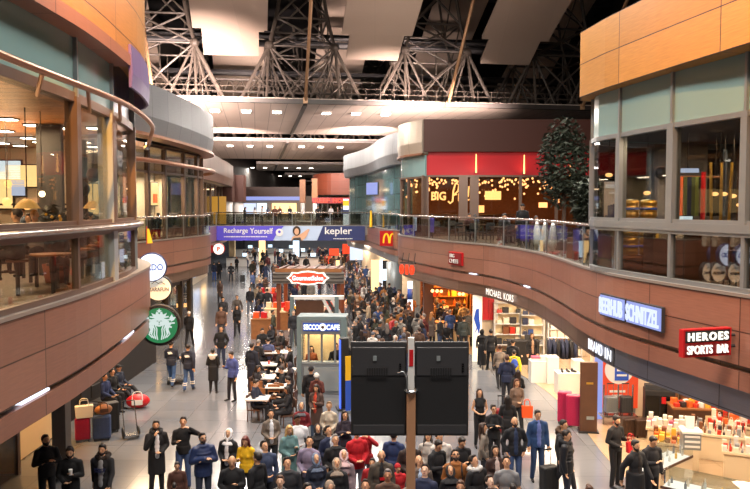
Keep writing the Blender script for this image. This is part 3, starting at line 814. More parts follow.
for s_, y in ((1, (-.1, -.088)), (-1, (.088, .1))):
    y0, y1 = y
    b.plate(circ(.13, 20, 0, .1), y0, y1)                                            # face
    b.plate([(-.15,.22),(-.2,.34),(-.1,.28),(-.07,.38),(0,.3),(.07,.38),(.1,.28),(.2,.34),(.15,.22)], y0, y1)   # crown
    b.plate([(0,.46),(.02,.41),(.065,.405),(.03,.375),(.045,.33),(0,.358),(-.045,.33),(-.03,.375),(-.065,.405),(-.02,.41)], y0, y1)   # star
    for k in range(4):
        for q in (-1, 1):
            x0 = q*(.03+.045*k)
            pts = [(x0*.95+q*.07, .17-.03*k), (x0*1.3+q*.075, .04), (x0*1.15+q*.03, -.1), (x0*1.45+q*.03, -.23), (x0*1.0+q*.02, -.38+.02*k)]
            addribbon(b, pts, .03, y0, y1)
    for q in (-1, 1):
        for k in range(5):
            a0 = R(168-k*15)
            pts = [(q*(-.45)*math.cos(a0+PI)*1.0, .45*math.sin(a0)-.14), (q*.33*math.cos(PI-a0)*1.0, .33*math.sin(a0)-.12), (q*.22, -.02-.05*k)]
            pts = [p for p in pts if p[0]**2+p[1]**2 < .44**2]
            if len(pts) > 1: addribbon(b, pts, .04, y0, y1)
        b.plate([(q*.26,.2),(q*.33,.3),(q*.36,.22),(q*.43,.22),(q*.38,.14),(q*.31,.1)], y0, y1)
b.build('emblem', 'lit_pale', t)
b = MB()
for y0, y1 in ((-.105,-.09),(.09,.105)):
    for x in (-.045, .045): b.plate([(x-.03,.115),(x+.03,.115),(x+.02,.13),(x-.02,.13)], y0, y1)
    b.plate([(-.03,.03),(.03,.03),(.015,.02),(-.015,.02)], y0, y1); b.plate([(-.008,.11),(.008,.11),(.014,.06),(-.014,.06)], y0, y1)
b.build('face_lines', 'green', t)
for dz in (-.12, .1): MB().cyl((-.5,0,dz), (-1.15,.4,dz), .03, n=6).build('bracket_arm', 'charcoal', t)
s = round_sign('small round red and white sign with a letter P, hung over the distant left shops', D(219, 249, 50), R(-4), .40, 'lit_letters', 'red', (1, 1.2, .5))
letters(s, 'P', .4, 'lit_red', y=-.12, bold=.02)
MB().plate([(-.62,-.25),(-.42,-.25),(-.42,.25),(-.62,.25)], -.05, .05).build('side_panel', 'red', s)

# long banner on the footbridge
YB = 63.0
def BX(px): return (px-375)/FPX*YB
zb0, zb1 = D(300, 240.5, YB).z, D(300, 226, YB).z
t = thing('hanging_banner', 'long violet, pale blue and navy advertising banner along the footbridge', 'banner', (0, YB, 0))
def bp(nm, m, pts, y): MB().plate([(BX(a), zb1-(zb1-zb0)*b) for a, b in pts], y, y+.03).build(nm, m, t)
bp('backing', 'pale_blue', [(216,0),(365,0),(365,1),(216,1)], 0)
bp('violet_field', 'violet', [(216.5,0),(284,0),(277,.5),(273,1),(216.5,1)], -.05)
bp('navy_field', 'navy', [(323,0),(353,0),(353,1),(317,1)], -.05)
bp('end_field', 'navy', [(353,0),(365,0),(365,1),(353,1)], -.04)
letters(t, 'Recharge', 1, 'white_paint', x=BX(236), z=zb1-.45, y=-.07, fit=BX(248)-BX(224), hfit=.56, bold=.012); letters(t, 'Yourself', 1, 'white_paint', x=BX(261.5), z=zb1-.42, y=-.07, fit=BX(273)-BX(250), hfit=.5, bold=.012)
b = MB()
for i in range(26):
    x = BX(224.5)+i*.145; b.box((x, -.06, zb1-.92), (.09+.04*((i*7) % 3)/2, .03, .09))
b.build('small_print', 'white_paint', t)
letters(t, 'kepler', 1, 'white_paint', x=BX(338.5), z=zb1-.5, y=-.07, fit=BX(352)-BX(325), hfit=.78, bold=.01)
b = MB()
for i in range(12): b.box((BX(334)+i*.14, -.06, zb1-1.1), (.1, .03, .07))
b.build('small_print', 'white_paint', t)
MB().plate(circ(.32, 24, BX(279.5), zb1-.55), -.08, -.05).build('logo_disc', 'white_paint', t)
MB().plate(circ(.12, 16, BX(279.5), zb1-.5), -.1, -.08).build('logo_dot', 'violet', t)
cx = BX(297)
MB().plate([(cx-.5,zb0),(cx-.42,zb0+.3),(cx-.15,zb0+.45),(cx-.05,zb0+.6),(cx+.2,zb0+.5),(cx+.6,zb0+.75),(cx+.95,zb1-.25),(cx+1.1,zb1-.3),(cx+.8,zb0+.3),(cx+.45,zb0)], -.07, -.05).build('portrait_body', 'skin_paint', t)
MB().plate([(cx+.34*math.cos(a*PI/10)-.02, zb1-.42+.42*math.sin(a*PI/10)) for a in range(20)], -.09, -.07).build('portrait_hair', 'hair_paint', t)
MB().plate([(cx+.2*math.cos(a*PI/10)-.02, zb1-.48+.28*math.sin(a*PI/10)) for a in range(20)], -.11, -.09).build('portrait_face', 'skin_paint', t)
MB().plate([(cx-.45,zb0),(cx+.4,zb0),(cx+.3,zb0+.28),(cx-.3,zb0+.22)], -.09, -.07).build('portrait_top', 'charcoal', t)

def wallsign(path, px, py, w, h, label, facem, rim='charcoal', o=.1, name='wall_sign', depth=.12, rot=0):
    p, n, L = path.hit(px, py, o)
    t = thing(name, label, 'sign', p, face(n)+rot)
    MB().box((0,0,0), (w,depth,h)).build('panel', facem, t)
    if rim: MB().box((0,.02,0), (w+.06,depth,h+.06)).build('frame', rim, t)
    return t
# burger chain sign
p, n, L = PR2.hit(390, 238.5, .15)
t = thing('wall_sign', 'red sign with golden arches on the gallery edge beside the banner', 'sign', p, face(n)*.35)
MB().box((0,0,0), (1.5,.16,1.05)).build('panel', 'red', t)
b = MB()
for q in (-1, 1):
    addribbon(b, [(q*.24-.22,-.32),(q*.24-.19,.05),(q*.24-.1,.28),(q*.24,.34),(q*.24+.1,.28),(q*.24+.19,.05),(q*.24+.22,-.32)], .1, -.12, -.08)
b.build('arches', 'lit_yellow', t)
MB().box((.88,.1,0), (.2,.5,1.05)).build('side_panel', 'lit_yellow', t)
# restaurant name plate
t = wallsign(PR1, 456, 258.5, 1.15, .52, 'dark red plate with white BIG CHEFS lettering on the curved wooden edge', 'dark_red', 'red', o=.06)
letters(t, 'BIG', .2, 'white_paint', x=-.22, z=.12, y=-.08, fit=.42, hfit=.17); letters(t, "CHEFS", .2, 'white_paint', x=-.06, z=-.12, y=-.08, fit=.8, hfit=.19)
# long pale blue lettering sign
p0, n0, L0 = PR1.hit(602, 306, .1); p1, n1, L1 = PR1.hit(664, 318, .1)
t = thing('wall_sign', 'long pale blue lit letter sign in two blocks on the right gallery edge', 'sign', (p0+p1)/2, face((n0+n1)))
dx = (p1-p0).length
d2 = (p1-p0); t.rotation_euler = (0, 0, math.atan2(d2.y, d2.x))
zz = .47
MB().box((-dx*.28,.03,0), (dx*.44,.08,zz+.06)).build('back_panel', 'charcoal', t); MB().box((dx*.235,.03,0), (dx*.53,.08,zz+.06)).build('back_panel', 'charcoal', t)
MB().box((-dx*.28,0,0), (dx*.43,.06,zz)).build('glow_panel', 'lit_lav', t); MB().box((dx*.235,0,0), (dx*.52,.06,zz)).build('glow_panel', 'lit_lav', t)
letters(t, 'BEERHUB', .5, 'lit_cool', x=-dx*.28, y=-.06, fit=dx*.41, hfit=zz*.8, bold=.012); letters(t, 'SCHNITZEL', .5, 'lit_cool', x=dx*.235, y=-.06, fit=dx*.5, hfit=zz*.8, bold=.012)
# sports bar sign
t = thing('projecting_sign', 'red framed sign reading HEROES SPORTS BAR sticking out from the right gallery edge', 'sign', (5.90, 12.92, D(708, 342, 12.92).z), R(15.5))
hw, hh = .505, 28/2*12.92/FPX
MB().cyl((hw,0,.1), (hw+.12,0,.1), .03, n=6).build('bracket', 'charcoal', t); MB().cyl((hw,0,-.1), (hw+.12,0,-.1), .03, n=6).build('bracket', 'charcoal', t)
MB().box((0,.0,0), (2*hw,.12,2*hh)).build('frame', 'red', t); MB().box((0,0,hh*.47), (2*hw*.93,.13,hh*.84)).build('panel', 'black', t); MB().box((0,0,-hh*.47), (2*hw*.93,.13,hh*.84)).build('panel', 'dark_red', t)
letters(t, 'HEROES', .3, 'lit_letters', z=hh*.47, y=-.08, fit=2*hw*.84, hfit=hh*.6, bold=.008, space=1.3); letters(t, 'SPORTS', .3, 'lit_letters', x=-hw*.34, z=-hh*.47, y=-.08, fit=hw*1.04, hfit=hh*.62, bold=.004); letters(t, 'BAR', .3, 'lit_letters', x=hw*.62, z=-hh*.47, y=-.08, fit=hw*.48, hfit=hh*.62, bold=.004)
# shop names on the lower band
def bandtext(pxa, pxb, py0, py1, txt, label, m, bg=None, hf=.3, path=None, oo=.02):
    path = path or PR1.off(-.1)
    a, na, _ = path.hit(pxa, py0, oo); c, nc, _ = path.hit(pxb, py1, oo)
    d = c-a; w = math.hypot(d.x, d.y)
    t = thing('shop_sign', label, 'sign', (a+c)/2, math.atan2(d.y, d.x))
    slope = math.atan2(d.z, w)
    if bg: MB().box((0,.04,0), (w*1.12,.06,hf*1.7)).build('panel', bg, t)
    ws = txt.split(' '); tot = sum(len(q) for q in ws)+.7*(len(ws)-1); x = -w/2
    for q in ws:
        ww = w*len(q)/tot; letters(t, q, .4, m, x=x+ww/2, y=-.016 if bg else -.03, fit=ww*.96, hfit=hf, bold=0, ext=.004, space=1.12); x += ww+.7*w/tot
    return t
t = bandtext(487, 515, 287.5, 294.5, 'MICHAEL KORS', 'white lit MICHAEL KORS lettering on the bronze band', 'lit_letters', hf=.27)
t.location.z = 3.2
t = bandtext(590.5, 614, 345.5, 356, 'BRAND IN', 'white BRAND IN lettering on a dark panel of the sign band', 'lit_white', bg='charcoal', hf=.27, path=PR1.off(-.12)); t.location.z = 3.2
# slanting red letters beside the restaurant corner
t = thing('hanging_sign', 'slanting row of glowing orange red letters under the restaurant corner', 'sign', D(408, 269.5, 37.6), R(-42))
for k, (ch, x) in enumerate((('o', -.34), ('l', 0), ('o', .34))):
    letters(t, 'O' if ch == 'o' else 'I', .7, 'lit_red', x=x, z=-.0, y=-.1, fit=.26 if ch == 'o' else .12, hfit=.5, ext=.05, bold=.04, name='letter')
MB().box((0,.0,.34), (1.0,.1,.06)).build('rail', 'charcoal', t)
for x in (-.4, 0, .4): MB().cyl((x,0,.34), (x,.1,.85), .02, n=5).build('hanger', 'charcoal', t)
# neon script of the restaurant
t = thing('neon_sign', 'glowing script Big Chefs lettering inside the restaurant window', 'sign', D(453, 196, 42.2), 0)
letters(t, 'BIG', .5, 'lit_warm', x=-.55, y=0, fit=.85, hfit=.5, bold=.015)
b = MB()
t.location.x -= .28
b.tube([(0.0,0,-.3),(.12,0,-.42),(.26,0,-.3),(.3,0,.3),(.42,0,.72),(.62,0,.66),(.58,0,.3),(.3,0,.02),(.5,0,.1)], .05, n=6)
b.tube([(.62,0,-.3),(.62,0,.1),(.8,0,.55),(.95,0,.3),(.75,0,-.1),(.95,0,-.28)], .05, n=6)
b.tube([(.9,0,.4),(1.2,0,.55),(1.15,0,.0),(.98,0,-.25),(1.3,0,-.2)], .05, n=6)
b.build('script', 'lit_warm', t, smooth=True)
for k, (px, py) in enumerate(((476, 163), (524, 164), (570, 166))):
    q = D(px, py, 40.95)
    t = thing('wall_light', '%s slim vertical wall light on the red band from the pale corner' % ORD[k], 'lamp', q)
    MB().cyl((0,-.05,-.55), (0,-.05,.5), .05, .025, n=8).build('tube', 'lit_warm', t); MB().box((0,0,-.5), (.14,.12,.12)).build('base', 'charcoal', t)
t = thing('neon_sign', 'long orange red neon lettering on the dark far restaurant', 'sign', D(333, 200.5, 87.5), 0)
letters(t, 'REEF', .6, 'lit_red', x=-1.3, fit=1.8, hfit=.5, bold=.02); letters(t, 'HOUSE', .6, 'lit_red', x=1.15, fit=2.3, hfit=.5, bold=.02); MB().box((0,.06,0), (5.0,.06,.7)).build('panel', 'dark_red', t)

# ------------------------------------------------------------------ two displays on a pole, seen from behind
yS = 10.9
mpp = yS/FPX
def display(px0, px1, py0, py1, label):
    c = D((px0+px1)/2, (py0+py1)/2, yS); w = (px1-px0)*mpp; h = (py1-py0)*mpp
    t = thing('display_screen', label, 'screen', (c.x, yS, c.z))
    MB().box((0,.03,0), (w,.06,h)).build('casing', 'charcoal', t, bevel=.008)
    MB().box((0,-.02,-h*.12), (w*.97,.06,h*.74)).build('rear_cover', 'black', t, bevel=.01)
    MB().box((0,-.035,h*.3), (w*.94,.05,h*.3)).build('electronics_cover', 'charcoal', t, bevel=.01)
    MB().box((0,-.03,-h*.42), (w*.92,.05,h*.1)).build('lower_cover', 'charcoal', t, bevel=.01)
    MB().box((-w*.07,-.065,h*.335), (.055,.012,.075)).build('rating_label', 'grey_paint', t)
    for k in range(4): MB().box((w*.38,-.064,h*.2+k*.035), (.03,.012,.02)).build('socket', 'black_gloss', t)
    for k in range(9): MB().box((-w*.2+k*.012*3,-.064,h*.18), (.02,.01,.16)).build('vent', 'black', t)
    MB().box((0,.062,0), (w*.95,.006,h*.95)).build('screen_glass', 'screen_blue', t)
    return t, c, w, h
t1, c1, w1, h1 = display(350.5, 407, 341, 437, 'black portrait display seen from behind, between the roll-up banner and the copper pole')
t2, c2, w2, h2 = display(414.5, 469, 341, 437, 'black portrait display seen from behind, between copper pole and sleeveless woman in black')
pc = D(411, 400, yS-.05)
t = thing('display_pole', 'copper toned square pole carrying two black displays', 'pole', (pc.x, yS-.04, 0))
MB().box((0,0,2.0), (.135,.12,4.0)).build('shaft', 'pole_copper', t, bevel=.01)
MB().box((0,0,4.35), (.09,.09,.9)).build('upper_shaft', 'white_paint', t); MB().box((0,-.047,4.5), (.06,.01,.25)).build('red_tag', 'red', t)
MB().box((0,.08,4.15), (.2,.04,.1)).build('cross_bracket', 'steel', t); MB().box((0,.08,3.55), (.2,.04,.1)).build('cross_bracket', 'steel', t)
MB().tube(circ3 := [(.09*math.cos(a*PI/8), .09*math.sin(a*PI/8), 4.0) for a in range(16)], .022, n=6, closed=True).build('clamp', 'steel', t)
MB().tube(catmull3([Vector(q) for q in ((-.20,-.08,4.28),(-.12,-.1,4.3),(-.07,-.12,4.2),(-.06,-.12,4.05),(-.03,-.1,3.98))]), .012, n=6).build('cable', 'frame_grey', t)
MB().box((0,0,.02), (.4,.4,.04)).build('base_plate', 'steel', t)

# ------------------------------------------------------------------ coffee kiosk and the roofed sweets kiosk
kc = G(322, 394, 0)
t = thing('kiosk', 'grey green SECCO CAFE kiosk with serving windows', 'kiosk', (kc.x, kc.y, 0), R(-3))
kw, kh, kd = 50*kc.y/FPX, 2.82, .8
for x in (-kw/2+.08, kw/2-.12):
    MB().box((x,0,kh/2), (.16 if x < 0 else .24,.16,kh)).build('post', 'slate', t); MB().box((x,kd,kh/2), (.16,.16,kh)).build('post', 'slate', t)
MB().box((0,kd/2,kh-.06), (kw,kd+.1,.14)).build('roof', 'slate', t, bevel=.01)
MB().box((-.02,-.05,kh-.38), (kw-.36,.1,.5)).build('sign_panel', 'frame_grey', t)
MB().box((-.02,-.09,kh-.36), (kw-.5,.04,.3)).build('sign_face', 'blue', t)
letters(t, 'SECCO', .3, 'lit_white', x=-.36, z=kh-.36, y=-.13, fit=.56, hfit=.19, bold=.01); letters(t, 'CAFE', .3, 'lit_white', x=.42, z=kh-.36, y=-.13, fit=.48, hfit=.19, bold=.01)
b = MB(); b.plate(circ(.13, 20, .05, kh-.36), -.14, -.1); b.build('bean_disc', 'lit_white', t); b = MB(); b.plate(circ(.06, 16, .05, kh-.36), -.155, -.13); b.build('bean', 'brown_wood', t)
MB().box((0,0,.55), (kw-.3,.1,1.08)).build('counter_front', 'frame_grey', t); MB().box((0,-.06,.56), (kw-.5,.03,.86)).build('counter_inset', 'grey_paint', t)
MB().box((0,.1,1.14), (kw-.2,.3,.07)).build('worktop', 'grey_paint', t)
for x in (-.48, .0, .48): MB().box((x,-.0,1.7), (.07,.08,1.1)).build('window_post', 'frame_grey', t)
for x in (-.24, .24): MB().box((x,.02,1.7), (.42,.012,1.05)).build('window_pane', 'glass_case', t)
for x in (-kw/2+.08, kw/2-.1): MB().box((x,kd/2,.55), (.06,kd,1.1)).build('side_panel', 'slate', t)
MB().box((0,kd-.05,1.4), (kw-.2,.06,2.7)).build('back_panel', 'cream_lit', t)

kc2 = G(317, 341, 0)
t = thing('kiosk', 'pale framed kiosk with a dark screen and slanting stair stripes behind the coffee kiosk', 'kiosk', (kc2.x, kc2.y, 0), 0)
w = 54*kc2.y/FPX; h = 45*kc2.y/FPX
for x in (-w/2+.1, w/2-.35): MB().box((x,0,h/2), (.2,.2,h)).build('post', 'slate', t)
MB().box((0,.15,h-.06), (w,.45,.16)).build('roof', 'white_paint', t)
MB().box((-.35,.02,h-.62), (w*.52,.1,.85)).build('screen', 'brown_wood', t)
MB().box((-.35,.03,h-1.2), (w*.6,.12,.3)).build('lit_shelf', 'cream_lit', t)
for k in range(3):
    b = MB(); addribbon(b, [(w*.12+.22*k, h-.15), (w*.42+.22*k, h-1.6)], .14, -.05, .05); b.build('slanting_stripe', ['white_paint','charcoal','white_paint'][k], t)
MB().box((0,.3,.55), (w-.4,.5,1.1)).build('counter', 'cream_lit', t)

kc3 = G(309, 330, 0)
t = thing('kiosk', 'brown roofed sweets kiosk with a red and white oval name board', 'kiosk', (kc3.x, kc3.y, 0), R(-2))
w = 66*kc3.y/FPX; h = 3.0
for x in (-w/2+.15, w/2-.15):
    for y in (0, 2.4): MB().box((x,y,h/2), (.22,.22,h)).build('post', 'kiosk_wood', t)
MB().box((0,-.1,h-.1), (w+.3,.3,.62)).build('front_board', 'grey_wall', t)
for k in range(3): MB().box((0,-.27,h-.3+k*.2), (w+.28,.05,.06)).build('board_strip', 'frame_dark', t)
b = MB(); b.box((0,1.2,h+.28), (w,2.8,.14)); b.build('roof', 'kiosk_wood', t)
for k in range(6): MB().box((-w/2+.3+k*(w-.6)/5,1.2,h+.38), (.1,2.8,.1)).build('roof_batten', 'brown_wood', t)
MB().box((0,-.2,h+.32), (w,.12,.2)).build('roof_edge', 'warm_wood', t)
o = [(-1.0,0),(-.85,.1),(-.75,.26),(-.5,.24),(-.3,.3),(0,.33),(.3,.3),(.5,.24),(.75,.26),(.85,.1),(1.0,0)]
o2 = o+[(x,-z) for x, z in o[::-1][1:-1]]
MB().plate([(x*1.18,z*1.2+h-.08) for x, z in o2], -.42, -.34).build('name_board', 'lit_letters', t)
MB().plate([(x*1.06,z*.95+h-.08) for x, z in o2], -.45, -.42).build('name_field', 'lit_red', t)
letters(t, 'GourmetSalon', .3, 'lit_white', z=h-.08, y=-.47, fit=1.7, hfit=.26, bold=.01)
MB().box((0,.1,.5), (w-.5,.5,1.0)).build('counter', 'warm_wood', t); MB().box((0,.1,1.03), (w-.45,.55,.08)).build('worktop', 'cream_lit', t)
for k, x in enumerate((-1.1, 1.15)): MB().cyl((x,-.15,1.07), (x,-.15,1.6), .16, .2, n=10).build('lantern', 'lit_orange', t)
kz = 1.07
gm = MB().box((0,0,.12), (.2,.2,.24)).mesh('sweets_box', 'goods')
def good(name, me, loc, col, label, group, rz=0, cat='goods'):
    o = bpy.data.objects.new(name, me); COL.objects.link(o); o.location = loc; o.rotation_euler = (0,0,rz); o.color = lin(col)
    return tag(o, label, cat, group, rank=True)
CN = {'#c03020':'red','#d8652a':'orange','#e0b040':'yellow','#e8dcc8':'cream','#7a4a2c':'brown','#2c2c30':'black','#35508c':'blue','#d8d8d4':'white','#b85a78':'pink','#55623c':'green','#8a8d92':'grey','#a01848':'magenta','#27304c':'navy'}
for k in range(12):
    c = ['#c03020','#e0b040','#e8dcc8','#7a4a2c','#d8652a'][k*3 % 5]
    good('sweets_box', gm, (kc3.x-1.3+k*.235, kc3.y+.05, kz), c, '%s box of sweets on the counter of the roofed kiosk' % CN[c], 'sweets boxes on the roofed kiosk counter', rz=.1*k)

# roll-up banner and dark totem beside the kiosk
q = G(344, 409, 0)
t = thing('advert_totem', 'slim dark totem with a blue side beside the coffee kiosk', 'totem', (q.x, q.y, 0), R(12))
MB().box((0,0,1.2), (.26,.3,2.4)).build('body', 'black', t, bevel=.01); MB().box((-.14,-.05,1.2), (.03,.2,2.3)).build('lit_edge', 'screen_blue', t); MB().box((0,0,.03), (.5,.5,.06)).build('foot', 'charcoal', t)
q = G(351, 413, 0)
t = thing('rollup_banner', 'narrow yellow and blue roll-up banner between totem and black display', 'banner', (q.x+.05, q.y, 0), R(25))
MB().box((0,0,1.5), (.5,.03,.8)).build('yellow_field', 'yellow', t); MB().box((0,0,.6), (.5,.03,1.0)).build('blue_field', 'blue', t); MB().box((0,.02,.05), (.55,.2,.1)).build('foot', 'frame_grey', t); MB().cyl((0,.03,.1), (0,.03,1.9), .015, n=6).build('support_rod', 'frame_grey', t)
q = G(410, 330, 0)
t = thing('lit_column', 'white and blue lit column below the orange red letters', 'column', (q.x, q.y, 0))
MB().cyl((0,0,0), (0,0,2.7), .14, n=14).build('shaft', 'lit_white', t, smooth=True); MB().cyl((0,0,1.7), (0,0,2.3), .146, n=14).build('blue_band', 'blue', t, smooth=True); MB().cyl((0,0,0), (0,0,.12), .24, n=14).build('foot', 'charcoal', t)

# ------------------------------------------------------------------ furniture makers
def cafe_table(loc, label, top='white_paint', r=.36, h=.74, square=True):
    t = thing('cafe_table', label, 'table', loc, 0, 'white cafe tables beside the coffee kiosk', rank=True)
    (MB().box((0,0,h), (r*2,r*1.7,.04)) if square else MB().cyl((0,0,h-.02), (0,0,h+.02), r, n=20)).build('tabletop', top, t)
    MB().cyl((0,0,.02), (0,0,h-.02), .035, n=8).build('pedestal', 'charcoal', t); MB().cyl((0,0,0), (0,0,.03), .24, n=16).build('foot', 'charcoal', t)
    return t
def chair(loc, rz, label, m='warm_wood', group=None):
    t = thing('chair', label, 'chair', loc, rz, group, rank=True)
    MB().box((0,0,.365), (.42,.42,.04)).build('seat', m, t, bevel=.01)
    MB().box((0,.2,.72), (.4,.04,.26)).build('backrest', m, t, bevel=.01)
    for x in (-.18,.18):
        MB().cyl((x,.2,.38), (x,.22,.85), .018, n=6).build('back_post', m, t)
        for y in (-.18,.18): MB().cyl((x,y,.37), (x*1.08,y*1.08,0), .02,.016, n=6).build('leg', m, t)
    return t
TBL = []
for k, (px, py) in enumerate(((266,352),(268,364),(265,377),(277,386),(283,352),(286,370),(258,398))):
    p = G(px, py, .74); TBL.append(p)
    cafe_table((p.x, p.y, 0), 'small white cafe table beside the coffee kiosk')
for k, (px, py, rz) in enumerate(((275,394,180),(283,393,150),(256,391,200),(262,398,170))):
    p = G(px, py, .44); chair((p.x, p.y-.1, 0), R(rz), 'brown wooden chair at the kiosk tables', group='wooden chairs at the kiosk tables')
for k, (px, py) in enumerate(((266,351.5),(269,364),(264,377),(278,386),(284,352))):
    p = G(px, py, .76); c = ['#d8d8d4','#c03020','#e8dcc8','#7a4a2c','#d8d8d4'][k]
    good('paper_cup', cupme := (MB().cyl((0,0,0), (0,0,.12), .035,.045, n=10).mesh('paper_cup', 'goods')) if k == 0 else cupme, (p.x, p.y, .762), c, '%s paper cup on a white cafe table' % CN[c], 'cups on the cafe tables', cat='cup')

def suitcase(loc, rz, label, m, h=.66, w=.42, d=.26, handle=True, lying=False, group=None):
    t = thing('suitcase', label, 'suitcase', loc, rz, group)
    if lying: t.rotation_euler = (R(90), 0, rz)
    MB().box((0,0,h/2+.06), (w,d,h)).build('shell', m, t, bevel=.04)
    for k in range(4): MB().box((-w*.33+k*w*.22,-d/2-.004,h/2+.06), (.03,.012,h*.86)).build('ridge', m, t)
    for x in (-w*.38, w*.38):
        for y in (-d*.35, d*.35): MB().cyl((x-.015,y,.03), (x+.015,y,.03), .03, n=8).build('wheel', 'black', t)
    if handle:
        for x in (-.09,.09): MB().cyl((x,d*.3,h+.05), (x,d*.3,h+.42), .009, n=6).build('handle_tube', 'steel', t)
        MB().box((0,d*.3,h+.43), (.22,.03,.03)).build('grip', 'black', t)
    return t
def duffel(loc, rz, label, m, L=.6, r=.16, name='duffel_bag', strapm='white_paint'):
    t = thing(name, label, 'bag', loc, rz)
    MB().ell((0,0,r), (L/2,r*.95,r), 16, 10).build('body', m, t, smooth=True)
    MB().tube(catmull3([Vector(q) for q in ((-L*.22,-r*.8,r*1.2),(-L*.15,-r*.5,r*2.3),(L*.15,-r*.5,r*2.3),(L*.22,-r*.8,r*1.2))]), .014, n=6).build('strap', strapm, t)
    MB().box((0,-r*.93,r), (L*.45,.02,r*.7)).build('pocket', strapm, t)
    return t
def tote(loc, rz, label, m, w=.36, h=.38, d=.14, name='tote_bag', cat='bag'):
    t = thing(name, label, cat, loc, rz)
    b = MB(); x, y = w/2, d/2
    b.add([(-x*.9,-y,0),(x*.9,-y,0),(x*.9,y,0),(-x*.9,y,0),(-x,-y*.8,h),(x,-y*.8,h),(x,y*.8,h),(-x,y*.8,h)], [(0,3,2,1),(4,5,6,7),(0,1,5,4),(1,2,6,5),(2,3,7,6),(3,0,4,7)])
    b.build('body', m, t, bevel=.015)
    for yy in (-y*.8, y*.8): MB().tube(catmull3([Vector(q) for q in ((-x*.5,yy,h-.02),(-x*.35,yy,h+.16),(x*.35,yy,h+.16),(x*.5,yy,h-.02))]), .009, n=6).build('handle', m, t)
    return t
# luggage under the left gallery
p = G(83, 441, 0); suitcase((p.x, p.y, 0), R(20), 'pink hard suitcase under the wooden gallery edge', 'magenta', h=.62)
tote((p.x+.05, p.y, .70), R(25), 'white and red patterned bag lying on the pink suitcase', 'white_paint', .5, .34, .25)
p = G(99, 441, 0); suitcase((p.x+.05, p.y+.1, 0), R(15), 'blue hard suitcase beside the pink one', 'denim', h=.66, w=.5)
duffel((p.x+.1, p.y+.12, .74), R(30), 'brown duffel bag resting on the blue suitcase', 'warm_wood', .5, .15, strapm='brown_wood')
p = G(138, 408, 0); duffel((p.x, p.y, 0), R(12), 'bright red duffel bag with white pocket at the feet of the seated person', 'red', .78, .24)
p = G(110, 432, 0); suitcase((p.x, p.y, 0), R(40), 'tall black suitcase in the luggage heap under the left gallery', 'black', h=.85, w=.5, d=.32, handle=False)
p = G(102, 425, 0); duffel((p.x, p.y+.2, 0), R(70), 'dark olive bag behind the luggage heap', 'leaf', .7, .28, strapm='charcoal')
p = G(131, 437, 0)
t = thing('luggage_cart', 'small folded luggage cart with black wheels beside the heap of bags', 'cart', (p.x, p.y, 0), R(30))
for x in (-.22,.22): MB().tube([(x-.02,0,.16)]+[(x+.0,.15*math.cos(a*PI/8),.16+.15*math.sin(a*PI/8)) for a in range(0)]+[(x+.02,0,.16)], .155, n=18).build('wheel', 'black', t)
for x in (-.18,.18): MB().cyl((x,0,.16), (x,.35,1.0), .015, n=6).build('frame_tube', 'steel', t)
MB().box((0,-.15,.12), (.4,.3,.03)).build('platform', 'steel', t); MB().cyl((-.18,.35,1.0), (.18,.35,1.0), .018, n=6).build('grip', 'black', t)
p = G(118, 408, 0)
t = thing('bench', 'grey waiting bench under the left gallery', 'bench', (p.x-.35, p.y, 0), R(80))
for k in range(4): MB().box((-.9+k*.6,0,.35), (.52,.5,.06)).build('seat', 'charcoal', t, bevel=.015); MB().box((-.9+k*.6,.25,.68), (.52,.05,.4)).build('backrest', 'charcoal', t, bevel=.015)
for x in (-1.0, 1.0): MB().box((x,0,.2), (.06,.5,.4)).build('leg', 'steel', t)

# ------------------------------------------------------------------ left ground floor: pillar, doorway, shop fronts
t = thing('pillar', 'grey stone pillar at the left shop doorway', 'pillar', (-7.85, 18.0, 0)); MB().box((0,0,1.73), (.34,.34,3.46)).build('shaft', 'grey_wall', t)
struct(MB().box((-12.6, 18.3, 1.73), (7.0, .2, 3.46)).build('wall_left', 'warm_wood'), 'wooden wall beside the left doorway', 'wall')
struct(MB().box((-8.25, 18.3, 3.05), (1.8, .2, .8)).build('wall_left', 'warm_wood'), 'wooden wall over the left doorway', 'wall')
struct(MB().box((-11.6, 21.5, 1.73), (3.6, .2, 3.46)).build('wall_back', 'cream_lit'), 'warm lit wall inside the left doorway', 'wall')
WN[0] += 1
t = thing('door_1', 'open left shop doorway with brown frame', 'door', (-8.5, 18.15, 0)); t['kind'] = 'structure'
for x in (-.55, .55): MB().box((x,0,1.3), (.1,.14,2.6)).build('jamb', 'frame_brown', t)
MB().box((0,0,2.62), (1.2,.14,.1)).build('head', 'frame_brown', t); MB().box((-.55,-.5,1.25), (.04,.9,2.4)).build('door_leaf', 'glass_case', t)
struct(MB().box((-12.6, 12.8, 1.73), (.2, 15, 3.46)).build('wall_left', 'dark_wall'), 'dark ground floor wall at the near left', 'wall')
struct(MB().box((-9.5, 19.9, 1.73), (.12, 3.0, 3.4)).build('wall_left', 'cream_lit'), 'warm side wall just inside the left doorway', 'wall')
struct(MB().box((-9.7, 26.2, 1.73), (.2, 11, 3.46)).build('wall_left', 'dark_wall'), 'dark wall between the left shops', 'wall')
SF = Path([(-11.3,30.5),(-11.0,36),(-10.9,42),(-12,46),(-16,47)], 'R')
t = thing('shop_front', 'dark framed shop front with warm windows on the middle left ground floor', 'shop front', (0,0,0)); t['kind'] = 'structure'
nseg = 8
for k in range(nseg):
    a, c = SF.s[-1]*k/nseg, SF.s[-1]*(k+1)/nseg
    MB().sweep(SF.cut(a+.12, c-.12), [(0,.5),(0,2.5),(-.03,2.5),(-.03,.5)]).build('window_pane', 'glass_window', t)
    pp, nn = SF.at(a); MB().box((0,0,1.48), (.3,.24,2.96)).build('post', 'frame_dark', t, loc=(pp.x,pp.y,0), rz=face(nn))
